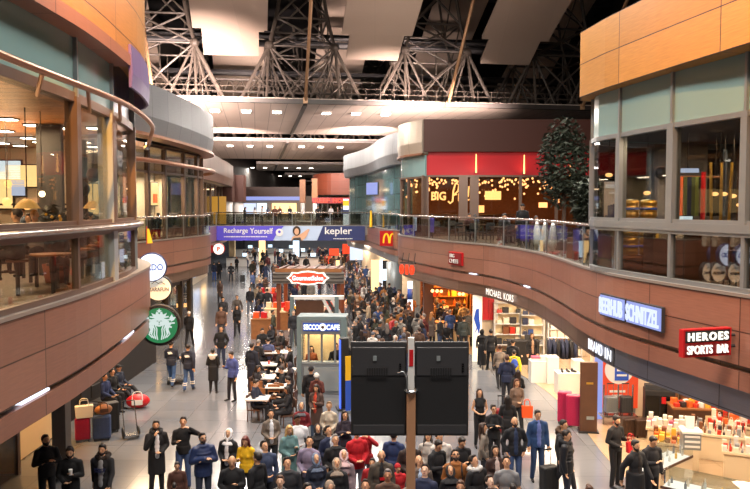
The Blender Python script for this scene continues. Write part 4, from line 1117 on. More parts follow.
MB().sweep(SF, [(.04,0),(.04,.5),(-.1,.5),(-.1,0)]).build('plinth', 'frame_dark', t); MB().sweep(SF, [(.04,2.5),(.04,2.96),(-.1,2.96),(-.1,2.5)]).build('header', 'frame_dark', t)
struct(MB().sweep(SF.off(-2.2), [(0,0),(0,3.4),(-.1,3.4),(-.1,0)]).build('wall_left', 'cream_lit'), 'warm lit wall inside the middle left shop', 'wall')
t = thing('menu_board', 'black hanging board with white lettering at the middle left shop', 'board', D(184, 291, 44.5), R(20))
MB().box((0,0,.2), (1.0,.08,1.9)).build('panel', 'black', t); MB().box((0,-.05,.75), (.8,.02,.5)).build('picture', 'warm_wood', t)
for k in range(3):
    MB().box((-.1,-.05,-.15-k*.16), (.5,.02,.05)).build('text_line', 'white_paint', t)
MB().box((0,.05,-.85), (.9,.05,.3)).build('lit_base', 'lit_warm', t)
F4 = Path([(-15.8,50),(-15.8,62),(-16.6,72)], 'R')
struct(MB().sweep(F4, [(0,0),(0,3.5),(-.2,3.5),(-.2,0)]).build('wall_left', 'cream_wall'), 'shop wall under the far left gallery', 'wall')
for k in range(5):
    pp, nn = F4.at(1.5+k*4.3)
    t = tag(MB().box((0,0,1.6), (2.6,.1,1.9)).build('shop_window_display', ['lit_menu','screen_lit','lit_menu','lit_cool','lit_menu'][k], loc=(pp.x+nn.x*.1,pp.y+nn.y*.1,0), rz=face(nn)), '%s lit display window under the far left gallery' % ORD[k], 'display')

# ------------------------------------------------------------------ right ground floor: shells
struct(MB().box((13.6, 22, 1.73), (.2, 38, 3.46)).build('wall_right', 'cream_wall'), 'cream back wall of the right hand shops', 'wall')
struct(MB().box((10.3, 23.4, 1.5), (6.6, .2, 3.0)).build('wall_right', 'cream_wall'), 'partition between the gift shop and the clothing shop', 'wall')
struct(MB().box((9.2, 33.0, 1.5), (8.8, .2, 3.0)).build('wall_right', 'cream_wall'), 'partition behind the clothing shop shelves', 'wall')
struct(MB().box((8.2, 41.6, 1.73), (11, .2, 3.46)).build('wall_right', 'brick_dark'), 'brown brick back wall of the orange lit cafe', 'wall')
p = G(428, 338, 0)
t = thing('pillar', 'dark brown pillar beside the orange lit cafe', 'pillar', (p.x, p.y, 0)); MB().box((0,0,1.48), (.5,.5,2.96)).build('shaft', 'brown_wood', t)
# tall white display column with blue figure
p = G(477, 361, 0)
t = thing('advert_column', 'tall white lit advertising column with a blue figure beside the clothing shop', 'column', (p.x, p.y, 0), R(-12))
MB().box((0,0,1.45), (.4,.3,2.9)).build('body', 'lit_disc', t)
MB().plate([(-.12,1.2),(-.02,1.5),(-.14,1.9),(-.05,2.3),(.08,2.35),(.1,1.9),(.15,1.6),(.08,1.2),(.02,1.45)], -.165, -.15).build('figure', 'blue', t)
# red poster panels
for k, x in enumerate((485.5, 491.5, 496)):
    q = D(x, 305, 32.7); tag(MB().box((0,0,0), (.26 if k < 2 else .18,.05,1.35)).build('hanging_poster', ['red','red','white_paint'][k], loc=q), ['first red','second red','narrow white'][k]+' hanging poster on the partition behind the white column', 'poster')

# shelves full of goods
BOXM = MB().box((0,0,.5), (1,1,1)).mesh('carton', 'goods')
BOTM = MB().lathe((0,0,0), [(.5,0),(.5,.6),(.2,.75),(.2,1)], 10).mesh('bottle', 'goods', True)
BAGM = (lambda b: b.tube([(.5*.6*math.cos(a*PI/8),0,.62+.36*math.sin(a*PI/8)) for a in range(9)], .05, n=6).mesh('handbag', 'goods'))(MB().add([(-.5,-.3,0),(.5,-.3,0),(.5,.3,0),(-.5,.3,0),(-.42,-.2,.65),(.42,-.2,.65),(.42,.2,.65),(-.42,.2,.65)], [(0,3,2,1),(4,5,6,7),(0,1,5,4),(1,2,6,5),(2,3,7,6),(3,0,4,7)]))
GM = {'carton': BOXM, 'bottle': BOTM, 'handbag': BAGM}
def shelf_unit(label, loc, rz, w, h, n, d=.4, m='white_paint', back='cream_lit', short='', goods=(), cols=(), dens=.85, sizes=(.2,.28), group=None):
    t = thing('shelf_unit', label, 'shelf', loc, rz)
    for x in (-w/2, w/2): MB().box((x,0,h/2), (.05,d,h)).build('side_panel', m, t)
    if back: MB().box((0,d/2-.02,h/2), (w,.03,h)).build('back_panel', back, t)
    rows = []
    for k in range(n+1):
        z = .12+(h-.14)*k/n
        MB().box((0,0,z), (w,d,.035)).build('shelf', m, t)
        if k < n: rows.append((z+.018, (h-.14)/n))
    co, si = math.cos(rz), math.sin(rz)
    for r, (z, gap) in enumerate(rows):
        x = -w/2+.1
        while x < w/2-.14:
            sz = random.uniform(*sizes); g = random.choice(goods); c = random.choice(cols)
            if random.random() < dens:
                o = bpy.data.objects.new(g, GM[g]); COL.objects.link(o)
                yy = random.uniform(-.06, .0)
                o.location = (loc[0]+(x+sz/2)*co-yy*si, loc[1]+(x+sz/2)*si+yy*co, loc[2]+z)
                o.rotation_euler = (0,0,rz); hh = min(gap*.8, sz*(1.5 if g == 'bottle' else random.uniform(.8, 1.3)))
                o.scale = (sz*(.5 if g == 'bottle' else .92), min(d*.7, sz*.8)*(.6 if g == 'bottle' else 1), hh)
                o.color = lin(c)
                tag(o, '%s %s, %s, %s' % (CN[c], g, (ordinal(r+1)+' shelf up') if r else 'lowest shelf', short), 'goods', group or ('goods on the '+short), rank=True)
            x += sz*1.08
    return t
warm = ['#c03020','#d8652a','#e0b040','#e8dcc8','#7a4a2c','#d8d8d4']
q = G(509, 360, 0); shelf_unit('white shelf wall full of handbags in the clothing shop, next to the white column', (q.x, 32.6, 0), 0, 1.15, 2.5, 5, short='handbag shelf wall', goods=('handbag','carton'), cols=['#7a4a2c','#2c2c30','#e8dcc8','#c03020'], sizes=(.24,.3))
q = G(534, 360, 0); shelf_unit('white shelf wall with blue and white goods in the clothing shop', (q.x, 32.6, 0), 0, 1.05, 2.4, 5, short='blue and white shelf wall', goods=('carton','handbag'), cols=['#35508c','#d8d8d4','#27304c','#8a8d92'], sizes=(.22,.28))
q = G(565, 360, 0); shelf_unit('wide cream shelf wall at the far side of the clothing shop', (q.x+.1, 32.6, 0), 0, 1.5, 2.5, 6, short='wide cream shelf wall', goods=('carton','handbag'), cols=['#e8dcc8','#d8d8d4','#7a4a2c','#b85a78'], sizes=(.24,.32))
q = G(508, 348, 0)
t = thing('shop_counter', 'black sales counter before the handbag shelves', 'counter', (q.x, 31.2, 0), 0)
MB().box((0,0,.5), (1.3,.5,1.0)).build('body', 'black', t, bevel=.01); MB().box((0,0,1.02), (1.36,.56,.05)).build('worktop', 'charcoal', t); MB().box((.2,0,1.16), (.3,.04,.22)).build('monitor', 'charcoal', t)
def block(px, py, w, d, h, label, rz=0, m='white_paint', z=0):
    q = G(px, py, 0)
    t = thing('display_plinth', label, 'plinth', (q.x, q.y+d/2, z), rz); MB().box((0,0,h/2), (w,d,h)).build('body', m, t, bevel=.01); MB().box((0,0,h+.015), (w*1.02,d*1.02,.03)).build('top', m, t)
    return (q.x, q.y+d/2, h+.03)
# white plinths
a = block(541, 383, .75, .55, .8, 'white plinth with folded pale clothes nearest to the walking woman'); 
foldm = MB().box((0,0,.04), (.34,.26,.08)).mesh('folded_garment', 'goods_soft')
for k in range(4): good('folded_garment', foldm, (a[0]-.15+.3*(k % 2), a[1], a[2]+.08*(k//2)), ['#e8dcc8','#d8d8d4','#b85a78','#e8dcc8'][k], 'folded %s garment on the white plinth' % CN[['#e8dcc8','#d8d8d4','#b85a78','#e8dcc8'][k]], 'folded clothes on the plinth', cat='garment')
a2_ = block(553, 384, .45, .5, 1.0, 'narrow white plinth between the garment plinth and the jackets')
a = block(569, 396, .8, .6, .78, 'white plinth carrying black shoes before the dark panel')
shoem = (MB().ell((0,-.05,.045), (.045,.13,.045), 10, 6).ell((0,.05,.07), (.042,.06,.07), 10, 6)).mesh('shoe', 'goods', True)
for k in range(3): good('shoe', shoem, (a[0]-.2+.2*k, a[1]-.05, a[2]), '#2c2c30', 'black shoe on the white plinth before the dark panel', 'black shoes on the plinth', rz=.3*k, cat='shoe')
block(579, 393, .35, .5, 1.15, 'tall white plinth right behind the dark panel')
# clothes rack
q = G(562, 375, 0)
t = thing('clothes_rack', 'steel clothes rack hung with navy jackets', 'rack', (q.x, q.y, 0), R(-10))
for x in (-.6,.6): MB().cyl((x,0,0), (x,0,1.5), .018, n=8).build('upright', 'steel', t); MB().box((x,0,.02), (.05,.5,.04)).build('foot', 'steel', t)
MB().cyl((-.6,0,1.5), (.6,0,1.5), .016, n=8).build('rail', 'steel', t)
jm = MB().lathe((0,0,0), [(.27,0),(.27,.45),(.24,.62),(.12,.74),(.06,.78)], 14, sx=.35, sy=1.0)
for y in (-1, 1): jm.cyl((0,y*.22,.66), (0,y*.32,.12), .07,.05, n=8)
jmesh = jm.mesh('jacket', 'goods_soft', True)
for k in range(7):
    x = -.5+k*.165; o = good('jacket', jmesh, (q.x+x*math.cos(R(-10)), q.y+x*math.sin(R(-10)), .70), ['#27304c','#2c2c30'][k % 3 == 2], '%s jacket hanging on the steel rack' % ['navy','black'][k % 3 == 2], 'jackets on the steel rack', rz=R(-10)+.1*(k % 2), cat='jacket')
# dark panel and the red poster
q = G(588, 432, 0)
t = thing('advert_board', 'tall dark brown free-standing panel at the gift shop entrance', 'panel', (q.x, q.y, 0), R(-8))
MB().box((0,0,1.08), (.5,.16,2.1)).build('body', 'brown_wood', t, bevel=.01); MB().box((.02,-.085,1.5), (.2,.012,.06)).build('emblem', 'gold', t); MB().box((.05,-.085,.45), (.22,.012,.1)).build('lower_mark', 'grey_paint', t); MB().box((0,0,.02), (.6,.35,.04)).build('foot', 'black', t)
q = D(620, 395, 23.2)
t = thing('poster', 'big red poster with a white circle and a blue card in the gift shop', 'poster', (q.x, 23.2, 0), 0)
MB().box((0,0,1.45), (1.12,.08,2.3)).build('panel', 'lit_orange', t); MB().box((0,.02,.16), (1.0,.06,.3)).build('foot', 'frame_grey', t); MB().plate(circ(.46, 32, -.06, 1.55), -.06, -.04).build('circle', 'white_paint', t); MB().plate(circ(.17, 24, -.36, 1.98), -.065, -.06).build('small_circle', 'pale_blue', t)
MB().box((.02,-.07,1.52), (.44,.02,.62)).build('card', 'blue', t)
for k in range(3): MB().box((.02,-.085,1.7-k*.16), (.32,.01,.06)).build('text_line', 'white_paint', t)
for k in range(2): MB().box((-.1,-.05,.85-k*.14), (.5-.15*k,.01,.07)).build('text_line', 'white_paint', t)
for k in range(2): MB().box((.1-.2*k,-.05,2.42-k*.15), (.3,.01,.09)).build('text_line', 'white_paint', t)
q = D(599, 380, 22.9); tag(MB().box((0,0,0), (.24,.08,2.4)).build('blue_poster', 'lit_lav', loc=(q.x, 22.95, 1.22)), 'narrow blue lit poster strip beside the red poster', 'poster')
# magenta suitcases and brown ones
for k, (px, py) in enumerate(((566, 425), (573, 427))):
    q = G(px, py, 0); suitcase((q.x, q.y+.2*(1-k), 0), R(-18), ['rear','front'][k]+' tall magenta suitcase leaning beside the dark panel', 'magenta', h=.95, w=.42, d=.28, handle=False)
for k, (px, py) in enumerate(((628, 436), (641, 437))):
    q = G(px, py, 0); suitcase((q.x, q.y, 0), R(5), ['brown ribbed suitcase below the sale rack','brown ribbed suitcase next to the first, towards the black cabinet'][k], 'bronze_metal', h=.5, w=.42, d=.3, handle=False)
q = G(624, 430, 0)
t = thing('luggage_rack', 'tall luggage rack with upright grey cases and a red sale card', 'rack', (q.x, 22.4, 0))
for x in (-.45,0,.45): MB().cyl((x,0,0), (x,0,1.25), .025, n=8).build('upright', 'steel', t)
MB().box((0,0,.3), (1.1,.4,.04)).build('shelf', 'steel', t); MB().box((.05,-.22,.2), (.55,.02,.18)).build('sale_card', 'red', t)
letters(t, 'SALE', .1, 'white_paint', x=.05, z=.2, y=-.24, fit=.4, hfit=.1)
for k in range(2): suitcase((q.x-.22+.46*k, 22.4, .32), 0, ['grey upright case on the luggage rack, near the red poster','grey upright case on the luggage rack, near the black cabinet'][k], ['frame_grey','charcoal'][k], h=.52, w=.36, d=.24)
# black cabinet, brown counter
q = G(659, 430, 0)
t = thing('cabinet', 'black glossy cabinet with a small red sign in the gift shop', 'cabinet', (q.x, 21.9, 0), R(-14))
MB().box((0,0,.62), (.85,.6,1.24)).build('body', 'black', t, bevel=.01)
for x in (-.21,.21): MB().box((x,-.31,.6), (.38,.02,1.0)).build('door', 'black_gloss', t)
MB().box((.1,-.33,.98), (.12,.02,.2)).build('sign', 'red', t); MB().box((0,.1,1.3), (.8,.25,.12)).build('upstand', 'charcoal', t)
q = G(688, 436, 0)
t = thing('shop_counter', 'dark brown wooden counter heaped with red and yellow boxes', 'counter', (q.x+.1, 20.9, 0), R(-8))
MB().box((0,0,.48), (1.5,.7,.96)).build('body', 'brown_wood', t, bevel=.01); MB().box((0,0,.98), (1.56,.76,.05)).build('worktop', 'warm_wood', t); MB().box((.32,-.37,.62), (.4,.02,.4)).build('notice', 'cream_lit', t)
for k in range(16):
    c = ['#c03020','#e0b040','#d8d8d4','#c03020','#d8652a','#2c2c30'][k*5 % 6]; x = -.62+(k % 8)*.17; y = -.18+.3*(k//8)
    good('gift_box', BOXM, (q.x+.1+x*math.cos(R(-8))-y*math.sin(R(-8)), 20.9+x*math.sin(R(-8))+y*math.cos(R(-8)), 1.007), c, '%s gift box on the brown counter' % CN[c], 'gift boxes on the brown counter', rz=.2*k).scale = (.13,.16,.10+.04*(k % 3))
# low gondola with magazines, pastel goods
def gondola(px, py, w, d, h, rz, label, short, cols, n, kinds=('carton',), top=True, m='cream'):
    q = G(px, py, 0)
    t = thing('display_table', label, 'table', (q.x, q.y, 0), rz)
    MB().box((0,0,h-.03), (w,d,.06)).build('tabletop', m, t); MB().box((0,0,h*.45), (w*.92,d*.85,h*.85)).build('base', m, t)
    n = int(n*1.9); nx = n//3; co, si = math.cos(rz), math.sin(rz)
    for k in range(n):
        x = -w/2+w*(k % nx+.5)/nx; y = d*(-.33, 0, .33, .33)[k//nx]; x += (.02 if k//nx == 1 else 0)+(.0 if k < 3*nx else .05); c = cols[(k*7+k//nx) % len(cols)]; g = kinds[k % len(kinds)]
        o = good(g, GM[g], (q.x+x*co-y*si, q.y+x*si+y*co, h+.001), c, '%s %s on the %s' % (CN[c], g, short), 'goods on the '+short, rz=rz); s_ = w/nx*.8
        o.scale = (s_*(.6 if g == 'bottle' else 1), min(d*.28, s_*1.1)*(.7 if g == 'bottle' else 1), random.uniform(.05,.2)+.05*(k//nx))
gondola(667, 454, 1.1, .55, .75, R(-22), 'low display table with pale magazines and pink boxes', 'pale magazine table', ['#d8d8d4','#b85a78','#e8dcc8','#d8d8d4'], 14)
gondola(676, 468, 1.15, .5, .7, R(-22), 'low display table with yellow and orange sweets', 'sweets table', ['#e0b040','#d8652a','#7a4a2c','#e0b040'], 14)
gondola(716, 458, 1.4, .7, .72, R(-25), 'display table with red, black and white souvenirs', 'souvenir table', ['#c03020','#2c2c30','#d8d8d4','#7a4a2c','#8a8d92','#e8dcc8'], 20, ('carton','bottle'))
gondola(742, 452, 1.6, .7, .8, R(-25), 'cream display table with red cartons at the back', 'red carton table', ['#c03020','#e8dcc8','#7a4a2c','#d8d8d4','#d8652a'], 18, ('carton','handbag'))
gondola(762, 440, 1.8, .7, .85, R(-15), 'long cream display table with tan goods near the back wall', 'long tan table', ['#e8dcc8','#7a4a2c','#d8652a','#d8d8d4'], 20, ('carton','handbag'))
gondola(750, 480, 1.3, .6, .72, R(-25), 'display table with white and grey boxes behind the glass counter', 'white box table', ['#d8d8d4','#8a8d92','#e8dcc8','#c03020'], 16, ('carton','bottle'))
shelf_unit('long cream wall shelf at the back of the gift shop', (12.9, 20.5, 0), R(-90), 4.2, 2.0, 4, short='long wall shelf', goods=('carton','bottle'), cols=warm, sizes=(.26,.36))
shelf_unit('cream shelf beside the poster wall of the gift shop', (10.6, 22.9, 0), 0, 2.6, 2.0, 4, short='poster wall shelf', goods=('carton','bottle'), cols=warm, sizes=(.24,.34))
# glass counter
def glass_case(a, c, w, label, h=.98):
    a, c = Vector(a), Vector(c); d = c-a; L = math.hypot(d.x, d.y); rz = math.atan2(d.y, d.x); m = (a+c)/2
    t = thing('glass_counter', label, 'counter', (m.x, m.y, 0), rz)
    MB().box((0,w/2,.32), (L,w,.64)).build('base', 'cream', t); MB().box((0,-.005,.69), (L,.02,.06)).build('base_trim', 'brown_wood', t)
    MB().box((0,w/2,.665), (L*.98,w*.96,.03)).build('lit_bed', 'lit_bed', t)
    for y in (0, w): MB().box((0,y,.83), (L,.012,.3)).build('glass_side', 'glass_case', t)
    MB().box((0,w/2,h), (L,w,.014)).build('glass_top', 'glass_case', t)
    for x in (-L/2, L/2): MB().box((x,w/2,.83), (.03,.03,.3)).build('corner_post', 'steel', t)
    return t, m, rz, L
cols = ['#d8d8d4','#e8dcc8','#e0b040','#8a8d92','#d8d8d4']
for (a, c, lab, sh) in (((6.2,15.55),(7.75,14.35),'bright lit glass counter along the gift shop entrance','front glass counter'),((6.35,16.3),(7.75,17.5),'bright lit glass counter running back into the gift shop','rear glass counter')):
    t, m, rz, L = glass_case((a[0],a[1],0), (c[0],c[1],0), .62, lab)
    for k in range(12):
        x = -L/2+.12+(L-.24)*(k % 6)/5; y = .2+.22*(k//6)
        o = good('perfume_bottle', BOTM, (m.x+x*math.cos(rz)-y*math.sin(rz), m.y+x*math.sin(rz)+y*math.cos(rz), .681), cols[k*3 % 5], '%s bottle in the %s' % (CN[cols[k*3 % 5]], sh), 'perfumes in the '+sh, cat='bottle'); o.scale = (.06,.04,.14+.05*(k % 3))
q = G(697, 450, .98)
t = thing('display_stand', 'small glass cube stand with a white top and a card on the glass counter', 'stand', (q.x-.1, 17.25, .99), R(-10))
MB().box((0,0,.2), (.4,.4,.4)).build('cube', 'frame_grey', t); MB().box((0,0,.42), (.46,.46,.05)).build('top', 'white_paint', t); MB().box((0,.05,.6), (.2,.02,.3)).build('card', 'white_paint', t)
for k in range(3): MB().box((0,-.205,.08+.12*k), (.34,.012,.05)).build('front_strip', 'white_paint', t)

# orange lit cafe at the corner: shelves with lamps
q = D(452, 310, 41)
shelf_unit('tall wooden shelf wall in the orange lit cafe', (3.9, 41.2, 0), 0, 2.6, 2.8, 5, m='warm_wood', back='warm_wood', short='orange cafe shelf wall', goods=('bottle','carton'), cols=['#d8652a','#e0b040','#7a4a2c','#c03020'], sizes=(.24,.34))
shelf_unit('second wooden shelf wall in the orange lit cafe', (6.6, 41.2, 0), 0, 2.4, 2.8, 5, m='warm_wood', back='warm_wood', short='second cafe shelf wall', goods=('bottle','carton'), cols=['#d8652a','#e0b040','#7a4a2c','#e8dcc8'], sizes=(.26,.36))
q = G(456, 340, 0)
t = thing('shop_counter', 'cream lit cafe counter behind the queue', 'counter', (q.x, 36.2, 0), 0); MB().box((0,0,.5), (2.6,.6,1.0)).build('body', 'cream_lit', t); MB().box((0,0,1.03), (2.7,.7,.06)).build('worktop', 'warm_wood', t)
for k in range(16):
    t = thing('pendant_lamp', 'glowing globe lamp in the orange lit cafe', 'lamp', (2.9+.34*k, 36.6+1.3*(k % 4), 2.75-.16*(k % 3)), group='globe lamps of the orange cafe', rank=True)
    MB().ell((0,0,-.2), (.085,.085,.085), 10, 7).build('globe', 'lit_amber', t); MB().cyl((0,0,-.1), (0,0,.8), .008, n=5).build('cord', 'black', t)
# burger counter under the teal volume
FM = PR2.off(-1.6)
struct(MB().sweep(FM.cut(10, FM.s[-1]-12), [(0,0),(0,3.4),(-.2,3.4),(-.2,0)]).build('wall_right', 'cream_wall'), 'pale wall under the teal glass volume', 'wall')
p = G(391, 318, 0)
t = thing('pillar', 'big silver clad pillar under the golden arches', 'pillar', (1.35, 50.8, 0)); MB().cyl((0,0,0), (0,0,2.95), .55, n=24).build('cladding', 'pale_post', t, smooth=True); MB().cyl((0,0,0), (0,0,.15), .6, n=24).build('foot', 'charcoal', t)
for k, (px, m, w, lab) in enumerate(((375.5, 'lit_menu', .8, 'tall glowing cream light column near the burger queue'), (381, 'lit_white', .3, 'slim white light column near the burger queue'))):
    x = (px-375)/FPX*52; t = thing('lit_column', lab, 'column', (x, 52, 0)); MB().box((0,0,1.5), (w*.8,.3,3.0)).build('body', m, t); MB().box((0,0,.05), (w,.4,.1)).build('foot', 'charcoal', t)
t = thing('queue_totem', 'black slim totem between the light columns and the silver pillar', 'totem', ((385-375)/FPX*51.5, 51.5, 0)); MB().box((0,0,1.5), (.35,.25,3.0)).build('body', 'black', t); MB().box((0,-.14,2.0), (.28,.02,.8)).build('screen', 'screen_lit', t)
for k, (px, py, y, w, h, m, lab) in enumerate(((334, 252, 78, 1.0, .7, 'lit_red', 'wide red lit shop sign far under the footbridge'), (348, 249, 76, 1.1, 1.0, 'lit_red', 'tall red lit shop sign far under the footbridge'), (361, 252, 72, 2.2, 1.6, 'lit_cool', 'pale blue lit window far under the footbridge'), (328, 262, 80, .7, 1.3, 'lit_orange', 'orange lit panel far under the footbridge'), (340, 265, 79, .9, 1.0, 'lit_menu', 'cream lit panel far under the footbridge'))):
    q = D(px, py, y); t = thing('lit_sign', lab, 'sign', q); MB().box((0,0,0), (w,.15,h)).build('face', m, t); MB().box((0,.1,0), (w+.1,.1,h+.1)).build('casing', 'charcoal', t); MB().cyl((0,.1,-h/2), (0,.1,-q.z), .05, n=6).build('post', 'charcoal', t)
# desks of the far concourse
for k in range(8):
    px, py = ((246,252),(256,256),(266,251),(276,257),(287,252),(298,256),(240,262),(308,262))[k]
    q = G(px, py+4, 0); t = thing('service_desk', 'white service desk beyond the footbridge', 'desk', (q.x, q.y, 0), 0, 'service desks beyond the footbridge', rank=True)
    MB().box((0,0,.5), (3.0,.8,1.0)).build('body', 'white_paint', t); MB().box((0,-.1,1.03), (3.2,1.0,.06)).build('worktop', 'charcoal', t); MB().box((.6,0,1.3), (.6,.06,.4)).build('monitor', 'screen_lit', t)
for k, px in enumerate((262, 296, 232)):
    t = thing('lit_column', ['pale advertising column far down the concourse','second pale advertising column far down the concourse','third pale advertising column near the far left shops'][k], 'column', ((px-375)/FPX*88, 88, 0)); MB().box((0,0,1.6), (.7,.5,3.2)).build('body', ['lit_menu','screen_lit','cream_lit'][k], t); MB().box((0,0,.05), (.9,.7,.1)).build('foot', 'charcoal', t)
# tall counters with goods left of the roofed kiosk
for k, (px, py, c) in enumerate(((268, 300, 'red'), (276, 318, 'cream_lit'), (264, 330, 'warm_wood'))):
    q = G(px, py+8, 0); t = thing('market_stall', ['red topped stall','cream lit stall','brown wooden stall'][k]+' between the walkway and the roofed kiosk', 'stall', (q.x, q.y, 0), 0)
    MB().box((0,0,.5), (1.2,.8,1.0)).build('counter', ['white_paint','cream_lit','warm_wood'][k], t); MB().box((0,0,1.02), (1.25,.85,.05)).build('worktop', c, t)
    for j in range(3): MB().box((-.4+.4*j,.1,1.2), (.3,.3,.3)).build('goods_crate', ['red','cream','orange'][(j+k) % 3], t)

# ------------------------------------------------------------------ inside the left cafe
def dome_lamp(px, py, y, r, label):
    q = D(px, py, y); t = thing('pendant_lamp', label, 'lamp', q)
    MB().lathe((0,0,-r*.35), [(r,0),(r*.92,.06*r),(r*.72,.35*r),(r*.4,.66*r),(r*.12,.75*r)], 24).build('lamp_shade', 'shade_fabric', t, smooth=True)
    MB().ell((0,0,-r*.32), (r*.25,r*.25,r*.12), 10, 6).build('bulb', 'lit_warm', t); MB().cyl((0,0,r*.4), (0,0,8.72-q.z), .012, n=5).build('cord', 'black', t)
dome_lamp(27, 204, 14.5, .26, 'wide tan dome pendant lamp in the left cafe, beside the black column')
dome_lamp(93, 205, 20, .28, 'tan dome pendant lamp in the left cafe seen between the window posts')
for k, (px, py, y, r, m) in enumerate(((94,175,20,.2,'brown_wood'), (82,189,18,.19,'charcoal'), (7,202,16,.1,'lit_warm'), (42,194,15,.06,'lit_spot'), (8,184,19,.1,'lit_warm'))):
    q = D(px, py, y); t = thing('globe_lamp', ['brown woven globe hanging in the left cafe','black globe hanging in the left cafe','small glowing yellow globe in the left cafe near the frame edge','tiny bright bulb before the black column','upper glowing globe in the left cafe near the frame edge'][k], 'lamp', q); MB().ell((0,0,0), (r,r,r), 14, 10).build('globe', m, t, smooth=True); MB().cyl((0,0,r*.9), (0,0,8.72-q.z), .01, n=5).build('cord', 'black', t)
for px, py in ((5,131),(28,138),(2,143),(20,145.5),(40,142),(84,142),(93,146.5),(60,128),(95,128),(33,125),(8,119)):
        q = G(px, py, 8.7); x, y = q.x, q.y
        t = thing('ceiling_light', 'small square downlight in the left cafe ceiling', 'light', (x, y, 8.7), group='downlights of the left cafe', rank=True)
        MB().box((0,0,0), (.3,.3,.05)).build('lens', 'lit_lamp', t); MB().box((0,0,.01), (.36,.36,.04)).build('frame', 'frame_dark', t)
for k, (px, py, w, h, m, y) in enumerate(((101,199,.9,1.0,'lit_menu',24), (10,170,.7,.6,'screen_lit',24), (18,188,.45,.5,'lit_cool',24), (30,176,1.6,.7,'lit_menu',24), (3,190,.6,1.2,'lit_menu',24))):
    q = D(px, py, y); t = thing('menu_sign', ['glowing menu board seen between the cafe window posts','pale screen high on the left cafe wall','bluish poster screen on the left cafe wall','long cream menu board on the left cafe wall','narrow cream menu board at the frame edge in the left cafe'][k], 'screen', q); MB().box((0,0,0), (w,.06,h)).build('face', m, t); MB().box((0,.04,0), (w+.08,.06,h+.08)).build('casing', 'frame_dark', t); MB().box((0,.075,0), (.2,.02,.2)).build('wall_bracket', 'frame_dark', t)
t = thing('back_bar', 'dark back bar shelf with small bottles in the left cafe', 'bar', (D(25,195,23).x, 23.2, U5)); MB().box((0,0,.55), (3.0,.6,1.1)).build('counter', 'brown_wood', t); MB().box((0,.3,1.7), (3.0,.2,.06)).build('shelf', 'charcoal', t)
for k in range(2, 5):
    p = D(8+22*k, 229, 13.5+1.6*(k-2)); c_ = (p.x, p.y, U5)
    t = thing('cafe_table', 'round brown cafe table behind the left window front', 'table', c_, group='tables of the left cafe', rank=True)
    MB().cyl((0,0,.72), (0,0,.75), .4, n=18).build('tabletop', 'warm_wood', t); MB().cyl((0,0,0), (0,0,.72), .04, n=8).build('pedestal', 'charcoal', t)
t = thing('potted_plant', 'dark leafy plant with yellow fruit before the black column in the left cafe', 'plant', (D(54,215,15.5).x, 15.5, U5))
MB().lathe((0,0,0), [(.2,0),(.26,.4)], 14).build('pot', 'terracotta', t, smooth=True)
def foliage(n, c, r, seed, leaf=.12):
    rr = random.Random(seed); b = MB()
    for i in range(n):
        th, ph = rr.uniform(0, 2*PI), math.acos(rr.uniform(-1, 1)); k = rr.uniform(.45, 1)
        p = Vector((c[0]+r[0]*k*math.sin(ph)*math.cos(th), c[1]+r[1]*k*math.sin(ph)*math.sin(th), c[2]+r[2]*k*math.cos(ph)))
        M = Euler((rr.uniform(-1,1), rr.uniform(-1,1), rr.uniform(0,6))).to_matrix(); s = leaf*rr.uniform(.7,1.3)
        b.add([p+M @ Vector(v) for v in ((0,-s,0),(s*.4,0,s*.15),(0,s,0),(-s*.4,0,s*.15))], [(0,1,2,3)])
    return b
foliage(260, (0,0,1.1), (.4,.4,.6), 3).build('foliage', 'leaf', t); MB().cyl((0,0,.35), (0,0,1.2), .03, n=6).build('stem', 'bark', t)
b = MB(); rr = random.Random(4)
for i in range(14): b.ell((rr.uniform(-.3,.3), -.35+rr.uniform(0,.1), rr.uniform(.8,1.5)), (.035,.035,.035), 6, 4)
b.build('fruit', 'yellow', t)

# middle left shop: lit menu
p, n, L = F2i.hit(154.5, 194, .15)
t = thing('menu_sign', 'bright yellow white menu board in the middle left shop', 'screen', D(154.5, 194, p.y-.2), face(n)); MB().box((0,0,0), (1.0,.06,1.25)).build('face', 'lit_menu', t); MB().box((0,.04,0), (1.1,.06,1.35)).build('casing', 'frame_dark', t); MB().box((0,-.04,-.25), (.6,.02,.5)).build('picture', 'orange', t)
t = thing('flag_sign', 'small yellow and red pennant on the middle left railing', 'sign', D(149.5, 236, 30.2), R(30)); MB().plate([(-.1,-.3),(.12,-.3),(-.02,.3),(-.1,.3)], -.02, .02).build('pennant', 'lit_yellow', t); MB().plate([(-.12,-.35),(-.1,-.35),(-.1,.4),(-.12,.4)], -.03, .03).build('edge', 'red', t)
t = thing('lit_column', 'yellow lit display in the far left gallery shop', 'display', ((219-375)/FPX*66, 66, U5)); MB().box((0,0,1.3), (1.3,.3,2.6)).build('body', 'lit_shop', t); MB().box((0,0,.05), (1.5,.4,.1)).build('foot', 'charcoal', t); MB().box((0,-.17,1.3), (.1,.05,2.6)).build('divider', 'frame_dark', t)

